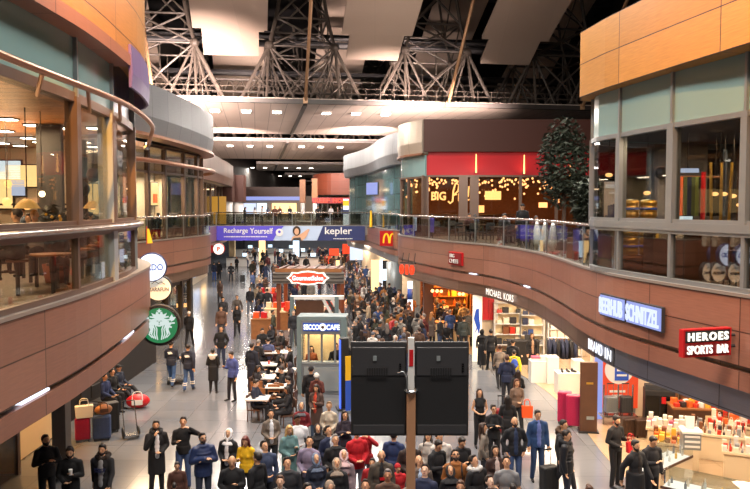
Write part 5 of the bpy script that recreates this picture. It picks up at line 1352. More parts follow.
# ------------------------------------------------------------------ inside the dark bar
q = D(603, 204, 19.9)
t = thing('wall_picture', 'colourful city skyline picture in the bar window beside the terrace', 'picture', (q.x, 19.0, q.z), R(8)); MB().box((0,0,0), (.55,.05,1.15)).build('print', 'poster_sky', t); MB().box((0,.02,0), (.6,.05,1.2)).build('frame', 'frame_dark', t)
b = MB()
for i in range(7): b.box((-.22+.07*i, -.03, -.45+.08*(i*5 % 4)), (.06,.02,.3+.12*(i*3 % 4)))
b.build('skyline', 'navy', t)
b = MB(); b.box((0,-.03,.45), (.5,.02,.1)); b.box((.05,-.03,.28), (.4,.02,.05)); b.build('cloud_bands', 'white_paint', t)
kegm = [MB().lathe((0,0,0), [(.17,0),(.2,.03),(.2,.12),(.185,.14),(.2,.17),(.2,.27),(.185,.29),(.2,.32),(.2,.4),(.15,.44)], 16).mesh('barrel', 'gold', True), MB().lathe((0,0,.19), [(.205,0),(.205,.06)], 16).mesh('label_band', 'blue', True)]
kn = 0
for (px, m0) in ((630, 0), (648, 1)):
    for lv in range(3):
        q = D(px, 230, 17.6); t = thing('beer_keg', '%s gold keg of the %s keg stack in the bar window' % (['bottom','middle','top'][lv], ['terrace side','inner'][m0]), 'keg', (q.x, 17.6, U5+.45+lv*.45))
        for nm, me in zip(('barrel','label_band'), kegm):
            o = bpy.data.objects.new(nm, me); COL.objects.link(o); o.parent = t
    t = thing('keg_stand', ['wooden crate under the keg stack nearest the terrace','wooden crate under the inner keg stack'][m0], 'crate', (q.x, 17.6, U5)); MB().box((0,0,.2), (.5,.5,.4)).build('box', 'brown_wood', t); MB().box((0,0,.42), (.54,.54,.05)).build('top', 'warm_wood', t)
for k, (px, c) in enumerate(((681,'#d8652a'), (685,'#55623c'), (689.5,'#27304c'), (693,'#55623c'), (697,'#7a8a4a'), (700,'#2c2c30'))):
    q = D(px, 191, 17.0); me = MB().box((0,0,-.6), (.085,.03,.62)).box((0,0,-.15), (.085,.03,.3)).mesh('scarf', 'goods_soft')
    o = bpy.data.objects.new('hanging_scarf', me); COL.objects.link(o); o.location = (q.x, 17.0, q.z+.33); o.color = lin(c); tag(o, ['orange','dark green','navy','olive green','pale olive','black'][k]+' football scarf hanging from the rail in the bar', 'scarf', 'football scarves in the bar')
q = D(690, 177, 17.05); t = thing('scarf_rail', 'pale wooden rail for the scarves in the bar', 'rail', (q.x, 17.05, q.z)); MB().cyl((-.4,0,0), (.75,0,0), .025, n=8).build('rod', 'warm_wood', t); MB().cyl((-.35,0,0), (-.35,0,8.5-q.z), .01, n=5).build('cord', 'black', t); MB().cyl((.7,0,0), (.7,0,8.5-q.z), .01, n=5).build('cord', 'black', t)
q = D(703, 196, 16.6); t = thing('red_post', 'slim red post in the bar', 'post', (q.x, 16.6, U5)); MB().cyl((0,0,0), (0,0,2.4), .05, n=10).build('shaft', 'red', t); MB().cyl((0,0,0), (0,0,.04), .18, n=14).build('foot', 'charcoal', t)
for k, px in enumerate((712, 721, 729)):
    q = D(px, 200, 16.3); t = thing('draught_pipe', ['first','second','third'][k]+' dull gold pipe standing on the bar counter beside the red post', 'pipe', (q.x, 16.3, U5+1.1)); MB().cyl((0,0,0), (.05*(k-1),0,1.5), .035, n=8).build('tube', 'gold', t); MB().box((0,0,.05), (.12,.12,.1)).build('base', 'gold', t)
t = thing('bar_counter', 'dark brown bar counter behind the right window front', 'bar', (D(715,235,16.4).x, 16.4, U5)); MB().box((.1,0,.53), (3.2,.6,1.06)).build('body', 'brown_wood', t); MB().box((.1,0,1.08), (3.3,.7,.05)).build('worktop', 'warm_wood', t)
q = D(685, 220, 15.6); t = thing('tablet_screen', 'small glowing tablet on a stand behind the bar window', 'screen', (q.x, 15.6, q.z), R(-10)); MB().box((0,0,0), (.33,.03,.2)).build('casing', 'black', t); MB().box((0,-.02,0), (.29,.01,.16)).build('display', 'screen_lit', t); MB().cyl((0,.02,-.1), (0,.05,U5-q.z), .02, n=6).build('stand', 'charcoal', t)
for k, (px, py, w, h, y) in enumerate(((688,170.5,.5,.1,17.2), (745,192,.3,.6,15.0))):
    q = D(px, py, y); t = thing('neon_sign', ['small pale blue lit strip over the scarves','blue neon shape at the frame edge in the bar'][k], 'sign', (q.x, y, q.z)); MB().box((0,0,0), (w*.6 if k else w,.04,h)).build('tube', ['lit_cool','lit_blue'][k], t); MB().cyl((0,.02,h/2), (0,.02,8.5-q.z), .01, n=5).build('cord', 'black', t)
for k, (px, py) in enumerate(((647,193), (715,194), (724,194), (609,175), (733,196), (740,205))):
    q = D(px, py, 17.8); t = thing('pendant_lamp', 'small warm bulb hanging in the dark bar', 'lamp', (q.x, 17.8, q.z), group='bulbs of the dark bar', rank=True); MB().ell((0,0,0), (.09,.07,.05), 10, 6).build('bulb', 'lit_warm', t); MB().cyl((0,0,.05), (0,0,8.5-q.z), .008, n=5).build('cord', 'black', t)
t = thing('wall_speaker', 'round black speaker on the grey wall of the bar', 'speaker', (D(662,173,19.7).x, 19.75, D(662,173,19.7).z)); MB().ell((0,0,0), (.16,.14,.18), 14, 9).build('cabinet', 'black', t, smooth=True); MB().box((0,.12,0), (.08,.14,.08)).build('bracket', 'black', t)
for k in range(5):
    t = thing('bar_stool', 'dark bar stool behind the low window panes of the bar', 'stool', (6.9+.55*k, 14.0+.35*(k % 2), U5), group='stools of the dark bar', rank=True); MB().cyl((0,0,.72), (0,0,.78), .17, n=14).build('seat', 'brown_wood', t)
    for x, y in ((-.13,-.13),(.13,-.13),(.13,.13),(-.13,.13)): MB().cyl((x,y,0), (x*.8,y*.8,.72), .016, n=6).build('leg', 'charcoal', t)

# ------------------------------------------------------------------ terrace: tree, barriers, tables, string lights
def tree(x, y, z, h, cr, label, seed, m='leaf'):
    t = thing('potted_tree', label, 'tree', (x, y, z))
    MB().lathe((0,0,0), [(.3,0),(.42,.6),(.44,.66)], 16).build('pot', 'charcoal', t, smooth=True)
    MB().tube([(0,0,.5),(.05,0,h*.35),(-.05,.05,h*.6),(0,0,h*.85)], [.09,.07,.055,.03], n=8).build('trunk', 'bark', t)
    foliage(2000, (0,0,h*.66), (cr,cr,h*.36), seed, .13).build('crown', m, t)
tree(D(564,150,27.5).x, 27.5, U5, 4.9, 1.0, 'tall dark leafy tree on the terrace before the restaurant', 11)
tree(D(594,180,24).x, 24.5, U5, 2.6, .6, 'smaller dark tree on the terrace beside the bar', 12)
for k, (px, py, y, rz) in enumerate(((525,238,26.5,-12), (577,238,22.5,-25), (605,237,18.6,-30))):
    q = G(px, py+14, U5); n_, nn, L = PR1.hit(px, py, -.35)
    t = thing('fabric_barrier', ['violet fabric barrier on the terrace below the black clad waiter','violet fabric barrier before the small terrace tree','violet fabric barrier at the corner of the dark bar'][k], 'barrier', (n_.x, n_.y, U5), face(nn)); MB().box((0,0,.62), (.95,.03,.62)).build('fabric', 'violet', t)
    for x in (-.5,.5): MB().cyl((x,0,0), (x,0,.98), .02, n=8).build('post', 'steel', t); MB().cyl((x,0,0), (x,0,.03), .14, n=12).build('foot', 'steel', t)
for k, px in enumerate((537, 545, 553)):
    n_, nn, L = PR1.hit(px, 238, -.5); t = thing('folded_parasol', ['first','second','third'][k]+' folded white fabric screen on the terrace next to the violet barrier', 'screen', (n_.x, n_.y, U5), face(nn)); MB().lathe((0,0,.1), [(.06,0),(.14,.2),(.12,.7),(.03,1.0)], 10).build('fabric', 'white_paint', t, smooth=True); MB().cyl((0,0,0), (0,0,1.15), .02, n=6).build('pole', 'steel', t)
t = thing('planter', 'terracotta planter box on the terrace edge before the bar', 'planter', (PR1.hit(578,255,-.6)[0].x, PR1.hit(578,255,-.6)[0].y, U5), R(60)); MB().box((0,0,.35), (.9,.45,.7)).build('box', 'terracotta', t, bevel=.02); MB().box((0,0,.69), (.8,.36,.04)).build('soil', 'bark', t)
for k in range(8):
    n_, nn, L = PR1.hit(432+17*k, 230, -1.6-(k % 2)*1.3)
    t = thing('cafe_table', 'square dark table on the restaurant terrace', 'table', (n_.x, n_.y, U5), face(nn), 'tables of the restaurant terrace', rank=True); MB().box((0,0,.73), (.7,.7,.04)).build('tabletop', 'brown_wood', t); MB().cyl((0,0,0), (0,0,.71), .04, n=8).build('pedestal', 'charcoal', t)
    for s_ in (-1, 1):
        chair((n_.x+nn.y*.62*s_, n_.y-nn.x*.62*s_, U5), face(nn)+s_*PI/2, 'dark chair at a restaurant terrace table', 'charcoal', 'chairs of the restaurant terrace')
# string lights and lamps behind the restaurant windows
rr = random.Random(21); bulbme = MB().ell((0,0,0), (.06,.06,.065), 8, 6).mesh('bulb', 'lit_amber')
t0 = None; n = 0
for k in range(190):
    px = rr.uniform(404, 556); py = 176+abs(rr.gauss(0, 9)) if px < 556 else 180
    if px < 425: py += 4
    if 440 < px < 462 and py > 186: continue
    y = rr.uniform(42.0, 44.5); q = D(px, min(py, 214), y)
    if q.z > 8.45 or q.x < 1.75+(0 if q.y > 43 else .9): continue
    o = bpy.data.objects.new('string_light_bulb', bulbme); COL.objects.link(o); o.location = q; n += 1
    tag(o, 'amber string light bulb in the restaurant', 'light', 'string light bulbs of the restaurant', rank=True)
for k, (px, py, w, h) in enumerate(((493,195.5,.95,.5), (480,209,.5,.42), (543,205,.5,.3), (556,200,.4,.3))):
    q = D(px, py, 43.2); t = thing('drum_lamp', ['wide glowing drum lamp in the restaurant window','small glowing drum lamp below the wide one','low glowing lamp near the terrace tree','little glowing lamp beside the terrace tree'][k], 'lamp', q); MB().cyl((0,0,-h/2), (0,0,h/2), w/2, n=18).build('lamp_shade', 'lit_warm' if k < 2 else 'lit_amber', t); MB().cyl((0,0,h/2), (0,0,8.56-q.z), .012, n=5).build('cord', 'black', t)
for k, px in enumerate((415, 432)):
    n_, nn, L = PR1.hit(px, 232, -.4) if px > 402 else PR1.hit(404, 232, -.4)
    t = thing('notice_stand', ['pale white notice stand at the restaurant corner railing','violet notice stand behind the restaurant corner railing'][k], 'stand', (n_.x, n_.y, U5), face(nn)); MB().box((0,0,.7), (.5,.04,.7)).build('board', ['pale_blue','violet'][k], t); MB().cyl((0,.03,0), (0,.03,.4), .02, n=6).build('pole', 'steel', t); MB().cyl((0,.03,0), (0,.03,.03), .16, n=12).build('foot', 'steel', t)
# teal glass volume: things seen on its terrace
t = thing('lit_column', 'yellow lit advertising column before the teal glass wall', 'column', ((371-375)/FPX*57, 57, U5)); MB().cyl((0,0,0), (0,0,1.35), .13, .07, n=12).build('body', 'yellow', t); MB().box((0,0,.04), (.6,.5,.08)).build('foot', 'charcoal', t)
t = thing('display_screen', 'lavender lit screen on the teal glass wall', 'screen', ((372-375)/FPX*56.2, 56.2, 8.2), R(-60)); MB().box((0,0,0), (1.6,.1,.9)).build('face', 'lit_lav', t); MB().box((0,.08,0), (1.7,.1,1.0)).build('casing', 'charcoal', t)
t = thing('advert_totem', 'white and yellow striped totem beside the far restaurant', 'totem', ((346-375)/FPX*68, 68, U5)); MB().box((0,0,1.2), (.5,.4,2.4)).build('body', 'lit_white', t); MB().box((0,-.02,2.0), (.52,.42,.5)).build('yellow_band', 'lit_yellow', t); MB().box((0,-.02,1.2), (.52,.42,.4)).build('dark_band', 'navy', t)
# ------------------------------------------------------------------ people
ARM = {
 'down': ((.235,.02,1.14),(.25,-.05,.89),(0,-.15,-1)),
 'pocket': ((.285,.06,1.15),(.225,-.06,.96),(-.3,-.2,-1)),
 'front': ((.25,.03,1.14),(.09,-.19,1.05),(-.9,-.3,-.1)),
 'folded': ((.26,-.03,1.15),(.02,-.21,1.21),(-1,0,.05)),
 'phone': ((.23,-.02,1.14),(.11,-.27,1.22),(-.3,-.5,.6)),
 'face': ((.25,-.11,1.16),(.08,-.18,1.43),(-.5,.1,.8)),
 'high': ((.36,-.10,1.36),(.17,-.20,1.53),(-.8,0,.4)),
 'fwd': ((.22,-.05,1.14),(.2,-.33,1.02),(0,-1,0)),
 'swf': ((.235,-.08,1.15),(.22,-.25,.95),(0,-.5,-.9)),
 'swb': ((.24,.14,1.16),(.25,.16,.91),(0,.1,-1)),
 'lap': ((.23,-.04,1.15),(.12,-.28,1.03),(-.3,-.9,-.2)),
 'table': ((.24,-.12,1.17),(.1,-.36,1.15),(-.3,-.9,0)),
 'hip': ((.34,.06,1.17),(.2,-.06,1.02),(-.8,-.3,-.4)),
}
LEG = {
 'st': ((.10,-.01,.5),(.115,.02,.08)),
 'wf': ((.09,-.16,.52),(.09,-.27,.085)),
 'wb': ((.095,.03,.5),(.09,.25,.14)),
 'rel': ((.11,-.05,.5),(.14,-.03,.08)),
 'sit': ((.13,-.43,.50),(.13,-.42,.08)),
 'ext': ((.12,-.43,.52),(.12,-.80,.12)),
}
# pose: left arm, right arm, left leg, right leg, body drop, head pitch (up positive), head turn
POSE = {
 'stand': ('down','down','st','rel',0,0,0), 'pocket': ('pocket','pocket','st','rel',0,6,0), 'front': ('front','front','st','st',0,14,0),
 'lookup': ('down','front','rel','st',0,26,8), 'fold': ('folded','folded','st','rel',0,10,12), 'phone': ('down','phone','st','rel',0,-18,0),
 'face': ('front','face','st','rel',0,6,-8), 'photo': ('high','phone','st','rel',0,10,0), 'walk': ('swf','swb','wb','wf',0,0,0),
 'walk2': ('swb','swf','wf','wb',0,0,5), 'carry': ('front','down','wf','wb',0,0,0), 'push': ('fwd','fwd','wf','wb',0,-4,0),
 'sit': ('lap','lap','sit','sit',.43,0,0), 'situp': ('lap','lap','sit','sit',.43,20,6), 'sittab': ('table','lap','sit','sit',.43,-14,0), 'recline': ('lap','front','ext','sit',.43,4,0),
 'hip': ('hip','down','st','rel',0,8,0), 'hold': ('phone','front','st','rel',0,-10,0),
}
MC = {}
def blend(mb, voxel, smooth=2):
    """grow one continuous skin over overlapping tapered shapes"""
    me = mb.mesh('tmp', 'skin'); o = bpy.data.objects.new('tmp', me); COL.objects.link(o)
    m = o.modifiers.new('r', 'REMESH'); m.mode = 'VOXEL'; m.voxel_size = voxel; m.use_smooth_shade = True
    if smooth:
        s = o.modifiers.new('s', 'SMOOTH'); s.factor = .5; s.iterations = smooth
    dg = bpy.context.evaluated_depsgraph_get()
    out = bpy.data.meshes.new_from_object(o.evaluated_get(dg))
    bpy.data.objects.remove(o); bpy.data.meshes.remove(me)
    out.polygons.foreach_set('use_smooth', [True]*len(out.polygons))
    return out
def chain(b, pts, rad, n=10):
    for i in range(len(pts)-1):
        b.cyl(pts[i], pts[i+1], rad[i], rad[i+1], n)
    for p, r in zip(pts, rad): b.ell(p, (r,r,r), n, 6)
def skel(pose, f):
    la, ra, ll, rl, dz, hp, hy = POSE[pose]
    sw = .88 if f else 1.0
    J = {'dz': dz, 'sh': [], 'el': [], 'wr': [], 'hd': [], 'hip': [], 'kn': [], 'an': []}
    for s, a, l in ((1, la, ll), (-1, ra, rl)):
        e, w, h = ARM[a]
        J['sh'].append(Vector((s*.18*sw, .0, 1.395-dz))); J['el'].append(Vector((s*e[0]*sw, e[1], e[2]-dz))); J['wr'].append(Vector((s*w[0]*sw, w[1]-(.03 if (a == 'folded' and s < 0) else 0), w[2]-dz+(.04 if (a == 'folded' and s < 0) else 0)))); J['hd'].append(Vector((s*h[0], h[1], h[2])).normalized())
        k, n = LEG[l]
        J['hip'].append(Vector((s*.092, 0, .93-dz))); J['kn'].append(Vector((s*k[0], k[1], k[2]))); J['an'].append(Vector((s*n[0], n[1], n[2])))
    J['neck'] = Vector((0, .015, 1.47-dz)); J['HM'] = Euler((R(-hp), 0, R(hy))).to_matrix()
    return J
def torso(b, dz, f, g=0.0):
    b.ell((0,.01,.98-dz), (.165+g+(.008 if f else 0),.115+g,.13+g)); b.ell((0,.0,1.11-dz), (.138+g-(.012 if f else 0),.098+g,.14+g)); b.ell((0,.0,1.28-dz), (.160+g-(.022 if f else 0),.106+g,.18+g))
    if f:
        for s in (-1,1): b.ell((s*.065,-.075-g*.6,1.27-dz), (.055,.045,.055), 10, 7)
    w = .155*(.88 if f else 1)
    for s in (-1,1): chain(b, [Vector((0,.012,1.455-dz)), Vector((s*w*.5,.01,1.432-dz)), Vector((s*w,.005,1.395-dz))], [.055+g*.6,.058+g*.7,.054+g*.7])
def hand(b, w, d, s, curl):
    d = d.normalized(); side = d.cross(Vector((0,0,1)))
    side = Vector((1,0,0)) if side.length < .3 else side.normalized()
    nrm = side.cross(d).normalized()
    if nrm.dot(Vector((-s*.8, -.4, 0))) < 0: nrm = -nrm
    M = Matrix((side, nrm, d)).transposed()
    b.ell(w+d*.05, (.04,.017,.05), 10, 7, M)
    for k, (o, L) in enumerate(((-.03,.066),(-.010,.078),(.010,.073),(.03,.056))):
        p0 = w+d*.085+side*o; p1 = p0+d*L*.5+nrm*curl*.012; p2 = p1+d*L*.45+nrm*curl*.03
        chain(b, [p0, p1, p2], [.0105,.0098,.0088], 7)
    t0 = w+d*.025+side*(.032); chain(b, [t0, t0+d*.032+side*.022+nrm*.012, t0+d*.062+side*.02+nrm*.024], [.0135,.012,.0105], 7)
def headp(J, p): return J['neck']+J['HM'] @ Vector(p)
def body_mesh(pose, f):
    key = ('body', pose, f)
    if key in MC: return MC[key]
    J = skel(pose, f); b = MB(); dz = J['dz']
    torso(b, dz, f)
    chain(b, [J['neck']+Vector((0,.0,-.05)), headp(J, (0,-.005,.09))], [.062,.052] if not f else [.054,.045])
    HM = J['HM']
    b.ell(headp(J, (0,-.005,.175)), (.074,.094,.105), 14, 10, HM); b.ell(headp(J, (0,-.03,.11)), (.055,.062,.062), 12, 8, HM)
    b.ell(headp(J, (0,-.045,.075)), (.026,.026,.022), 8, 6, HM)
    b.cyl(headp(J, (0,-.09,.185)), headp(J, (0,-.113,.142)), .010,.017, 8); b.ell(headp(J, (0,-.106,.141)), (.018,.015,.012), 8, 6, HM)
    for s in (-1,1): b.ell(headp(J, (s*.077,.005,.155)), (.013,.022,.034), 8, 6, HM)
    for i, s in ((0,1),(1,-1)):
        k = .86 if f else 1
        chain(b, [J['sh'][i], J['el'][i], J['wr'][i]], [.056*k,.042*k,.028*k])
        hand(b, J['wr'][i], J['hd'][i], s, 1.0)
        chain(b, [J['hip'][i], J['kn'][i], J['an'][i]], [.088,.056,.038])
        a = J['an'][i]; fd = Vector((s*.12,-1,0)).normalized() if True else None
        toe = a+fd*.17+Vector((0,0,-a.z+.035 if a.z < .1 else -.05)); heel = a+Vector((0,.04,-.04))
        chain(b, [heel, toe], [.036,.032]); b.ell((a+toe)/2+Vector((0,0,-.01)), (.036,.07,.03), 10, 6)
    me = blend(b, .0125, 2)
    for m in ('shoe','eye_dark','lip'): me.materials.append(MATS[m])
    me.materials[0] = MATS['skin']
    bm = bmesh.new(); bm.from_mesh(me)
    for fc in bm.faces:
        c = fc.calc_center_median()
        for a in J['an']:
            if c.z < a.z+.03 and (c-a).length < .26: fc.material_index = 1
    def bit(p, r, mi):
        res = bmesh.ops.create_uvsphere(bm, u_segments=8, v_segments=6, radius=1, matrix=Matrix.Translation(headp(J, p)) @ HM.to_4x4() @ Matrix.Diagonal((r[0],r[1],r[2],1)))
        fs = set(fc for v in res['verts'] for fc in v.link_faces)
        for fc in fs: fc.material_index = mi; fc.smooth = True
    for s in (-1,1):
        bit((s*.030,-.087,.172), (.010,.006,.0055), 2); bit((s*.032,-.090,.192), (.015,.005,.003), 2)
    bit((0,-.089,.106), (.024,.009,.007), 3)
    bm.to_mesh(me); bm.free(); me.name = 'person_body'
    MC[key] = me; return me
def garment_mesh(kind, pose, f):
    key = (kind, pose, f)
    if key in MC: return MC[key]
    J = skel(pose, f); b = MB(); dz = J['dz']; sit = dz > .2
    g = {'jacket': .02, 'coat': .026, 'puffer': .036, 'shirt': .014, 'tee': .014, 'vest': .016, 'dress': .016}[kind]
    torso(b, dz, f, g)
    sm = 2
    if kind in ('jacket','coat','puffer','shirt','tee','vest','dress'):
        for i in (0,1):
            pts = [J['sh'][i], J['el'][i], J['wr'][i]]; k = .88 if f else 1
            r = [.056*k+g*.95, .043*k+g*.9, .03+g*.75]
            if kind == 'tee': pts = pts[:2]; pts[1] = pts[0].lerp(pts[1], .75); r = r[:2]
            if kind != 'vest': chain(b, pts, r)
    z1 = {'jacket': .84, 'coat': .50, 'puffer': .80, 'shirt': .88, 'tee': .88, 'vest': .88, 'dress': .16}[kind]-dz
    if sit: z1 = .47
    z0 = 1.06-dz; w = .165+g
    st = max([abs(a.y) for a in J['an']]) if not sit else 0
    n = 3
    prof = []
    if not sit:
        for k in range(n+1):
            z = z1+(z0-z1)*k/n; fl = (z0-z)*(.06 if kind in ('coat','dress') else .03)
            prof.append((1+fl*2.2, z))
        b.lathe((0,.005,0), prof, 16, sx=w, sy=.118+g+(.05 if st > .2 and z1 < .7 else 0))
    else: b.ell((0,-.02,.53), (.19+g*.6,.15+g*.5,.12), 14, 8)
    if kind in ('jacket','coat','puffer'):
        b.tube([(.075*math.cos(a*PI/7),.012+.075*math.sin(a*PI/7),1.475-dz+(.012*math.sin(a*PI/7))) for a in range(14)], .03 if kind != 'puffer' else .04, n=8, closed=True)
    if kind == 'puffer':
        for z in (.92,1.0,1.08,1.16,1.24,1.32): b.lathe((0,0,z-dz), [(.92,-.02),(1.05,0),(.92,.02)], 16, sx=.19+g*.35, sy=.14+g*.3)
    me = blend(b, .018, sm); me.materials[0] = MATS['puffer_cloth' if kind == 'puffer' else 'cloth']; me.name = kind
    MC[key] = me; return me
def trouser_mesh(pose, f):
    key = ('trousers', pose, f)
    if key in MC: return MC[key]
    J = skel(pose, f); b = MB(); dz = J['dz']
    b.ell((0,.01,.975-dz), (.178,.128,.125))
    for i in (0,1):
        a = J['an'][i]; chain(b, [J['hip'][i], J['kn'][i], a+Vector((0,0,.015))], [.1,.072,.058 if not f else .05])
    me = blend(b, .018, 2); me.materials[0] = MATS['cloth']; me.name = 'trousers'; MC[key] = me; return me
def hair_mesh(kind):
    key = ('hair', kind)
    if key in MC: return MC[key]
    b = MB(); m = 'hairmat'
    if kind in ('short','crop','long','bun','grey'):
        b.ell((0,.012,.198), (.082,.096,.098), 14, 10); b.ell((0,-.045,.262), (.058,.05,.03), 10, 7)
        for s in (-1,1): b.ell((s*.073,.0,.185), (.012,.03,.05), 8, 6)
        if kind == 'long':
            b.ell((0,.065,.08), (.088,.05,.17), 12, 8); b.ell((0,.08,-.06), (.095,.045,.16), 12, 8)
            for s in (-1,1): chain(b, [Vector((s*.075,.0,.2)), Vector((s*.088,-.01,.08)), Vector((s*.10,-.03,-.06))], [.025,.03,.022])
        if kind == 'bun': b.ell((0,.10,.24), (.05,.05,.05), 10, 8)
    elif kind == 'hijab':
        m = 'cloth'
        b.ell((0,.022,.175), (.097,.106,.122), 14, 10)
        for s in (-1,1): chain(b, [Vector((s*.082,-.03,.2)), Vector((s*.078,-.045,.1)), Vector((s*.03,-.06,.045))], [.022,.026,.03])
        b.lathe((0,.012,0), [(.075,.06),(.105,0),(.15,-.05),(.17,-.1),(.13,-.13)], 14, sx=1.0, sy=.82)
    elif kind == 'cap':
        m = 'cloth'; b.ell((0,.005,.2), (.084,.1,.09), 14, 10); b.ell((0,-.1,.22), (.06,.07,.012), 12, 6)
    elif kind == 'beanie':
        m = 'cloth'; b.ell((0,.01,.205), (.087,.102,.1), 14, 10); b.lathe((0,.01,.19), [(.088,0),(.094,.02),(.088,.04)], 16, sx=1, sy=1.12)
    elif kind == 'bald': return None
    me = blend(b, .011, 2); me.materials[0] = MATS[m]; me.name = kind; MC[key] = me; return me
def beard_mesh():
    if 'beard' in MC: return MC['beard']
    b = MB(); b.ell((0,-.040,.092), (.056,.056,.05), 12, 8); b.ell((0,-.06,.06), (.035,.035,.03), 10, 7)
    for s in (-1,1): chain(b, [Vector((s*.069,-.01,.15)), Vector((s*.06,-.035,.1))], [.012,.02])
    b.ell((0,-.098,.122), (.026,.01,.006), 8, 6)
    me = blend(b, .009, 1); me.materials[0] = MATS['hairmat']; MC['beard'] = me; return me
def front_mesh(pose, f, w=.055):
    """the strip of shirt that shows between the open sides of a jacket"""
    key = ('front', pose, f, w)
    if key in MC: return MC[key]
    J = skel(pose, f); dz = J['dz']; b = MB()
    for z, y, x in ((1.43,-.070,.042),(1.36,-.104,.06),(1.27,-.122,w*1.15),(1.17,-.115,w*1.15),(1.06,-.118,w*1.1),(.96,-.128,w*1.1)):
        if dz and z < 1.1: continue
        b.ell((0,y+.014,z-dz), (x,.042,.10), 12, 8)
    me = blend(b, .014, 2); me.materials[0] = MATS['cloth']; MC[key] = me; return me
def hood_mesh():
    if 'hood' in MC: return MC['hood']
    b = MB(); b.tube([(.115*math.cos(a*PI/9),.035+.10*math.sin(a*PI/9),.02+.035*math.sin(a*PI/9)) for a in range(18)], [.042+.012*((a*5) % 3) for a in range(18)], n=8, closed=True); b.ell((0,.13,-.03), (.12,.06,.1), 12, 8)
    me = blend(b, .014, 1); me.materials[0] = MATS['cloth']; MC['hood'] = me; return me
def pack_mesh():
    if 'pack' in MC: return MC['pack']
    b = MB(); b.ell((0,.2,1.22), (.15,.085,.21), 14, 10); b.ell((0,.27,1.14), (.11,.05,.1), 12, 8)
    for s in (-1,1): chain(b, [Vector((s*.1,.14,1.4)), Vector((s*.115,.0,1.485)), Vector((s*.12,-.15,1.36)), Vector((s*.135,-.12,1.18)), Vector((s*.15,.1,1.1))], [.018]*5)
    me = blend(b, .016, 1); me.materials[0] = MATS['cloth']; MC['pack'] = me; return me
def glasses_mesh():
    if 'gl' in MC: return MC['gl']
    b = MB()
    for s in (-1,1): b.ell((s*.033,-.1,.172), (.024,.006,.016), 10, 6); b.cyl((s*.055,-.095,.175), (s*.077,.0,.175), .003, n=5)
    b.cyl((-.01,-.103,.175), (.01,-.103,.175), .003, n=5)
    MC['gl'] = b.mesh('glasses', 'eye_dark'); return MC['gl']

SKIN = ['#cfa283','#c2906e','#d8b094','#b07d5c','#dfbba2','#90624a']
bandme = MB().cyl((0,0,-.018), (0,0,.018), .083, n=14).mesh('reflective_band', 'white_paint')
def person(x, y, rot, pose='stand', f=False, kind='jacket', jc='#1c1d22', tc='#20222c', hair='short', hc='#1d1512', skin='#c99a77', label=None, scale=None, z=0.0, beard=False, shirt=None, hood=None, pack=None, glasses=False, cat='person', rank=False, group=None, logo=None, bands=False):
    s = scale if scale else (.945 if f else 1.0)
    o = bpy.data.objects.new('person', body_mesh(pose, f)); COL.objects.link(o)
    o.location = (x, y, z); o.rotation_euler = (0, 0, R(rot)); o.scale = (s, s, s); o.color = lin(skin)
    J = skel(pose, f)
    def kid(name, me, col, head=False, loc=None):
        if me is None: return
        c = bpy.data.objects.new(name, me); COL.objects.link(c); c.parent = o; c.color = lin(col)
        if head: c.location = J['neck']; c.rotation_euler = J['HM'].to_euler()
        if loc is not None: c.location = loc
        return c
    kid({'tee':'t_shirt','vest':'sleeveless_top','puffer':'puffer_jacket'}.get(kind, kind), garment_mesh(kind, pose, f), jc)
    if kind != 'dress' or z == 0: kid('trousers', trouser_mesh(pose, f), tc)
    kid({'hijab':'headscarf','cap':'cap','beanie':'beanie'}.get(hair, 'hair'), hair_mesh(hair), hc, True)
    if beard: kid('beard', beard_mesh(), hc if hair not in ('cap','beanie','bald') else '#1d1512', True)
    if shirt: kid('shirt', front_mesh(pose, f), shirt)
    if hood: kid('fur_hood', hood_mesh(), hood, True)
    if glasses: kid('glasses', glasses_mesh(), '#111111', True)
    if bands:
        for i in (0,1):
            for t_ in (.45,.62):
                c_ = J['kn'][i].lerp(J['an'][i], t_); k_ = bpy.data.objects.new('reflective_band', bandme); COL.objects.link(k_); k_.parent = o; k_.location = c_
    if logo:
        c = kid('print', logo, '#ffffff', loc=(0,0,-J['dz']))
    if pack:
        p = bpy.data.objects.new('backpack', pack_mesh()); COL.objects.link(p); p.location = (x, y, z-J['dz']*s); p.rotation_euler = (0,0,R(rot)); p.scale = (s,s,s); p.color = lin(pack[0]); tag(p, pack[1], 'backpack')
    tag(o, label, cat, group, rank)
    return o, J, s
def at_head(px, py, h): return G(px, py, h)
PTS = []
def put(px, py, rot, label, f=False, scale=None, floor=0.0, **k):
    s = scale if scale else (.945 if f else 1.0)
    pose = k.get('pose', 'stand'); top = (1.755-POSE[pose][4])*s+floor
    q = at_head(px, py, top)
    for _ in range(3):
        near = [p for p in PTS if (p[0]-q.x)**2+(p[1]-q.y)**2 < .25]
        if not near: break
        p = near[0]; dy = math.sqrt(max(0, .26-(p[0]-q.x)**2)); k2 = ((p[1]+dy) if q.y >= p[1] else (p[1]-dy))/q.y
        q = Vector((q.x*k2, q.y*k2, q.z))
    PTS.append((q.x, q.y))
    return person(q.x, q.y, rot, f=f, scale=s, z=floor, label=label, **k), q
def carried(o, J, s, i, make):
    """world place of a hand"""
    bpy.context.view_layer.update()
    return o.matrix_world @ (J['wr'][i]+J['hd'][i]*.08)
DK, NV, BK, CH = '#191a1f', '#1c2440', '#101114', '#2b2d33'

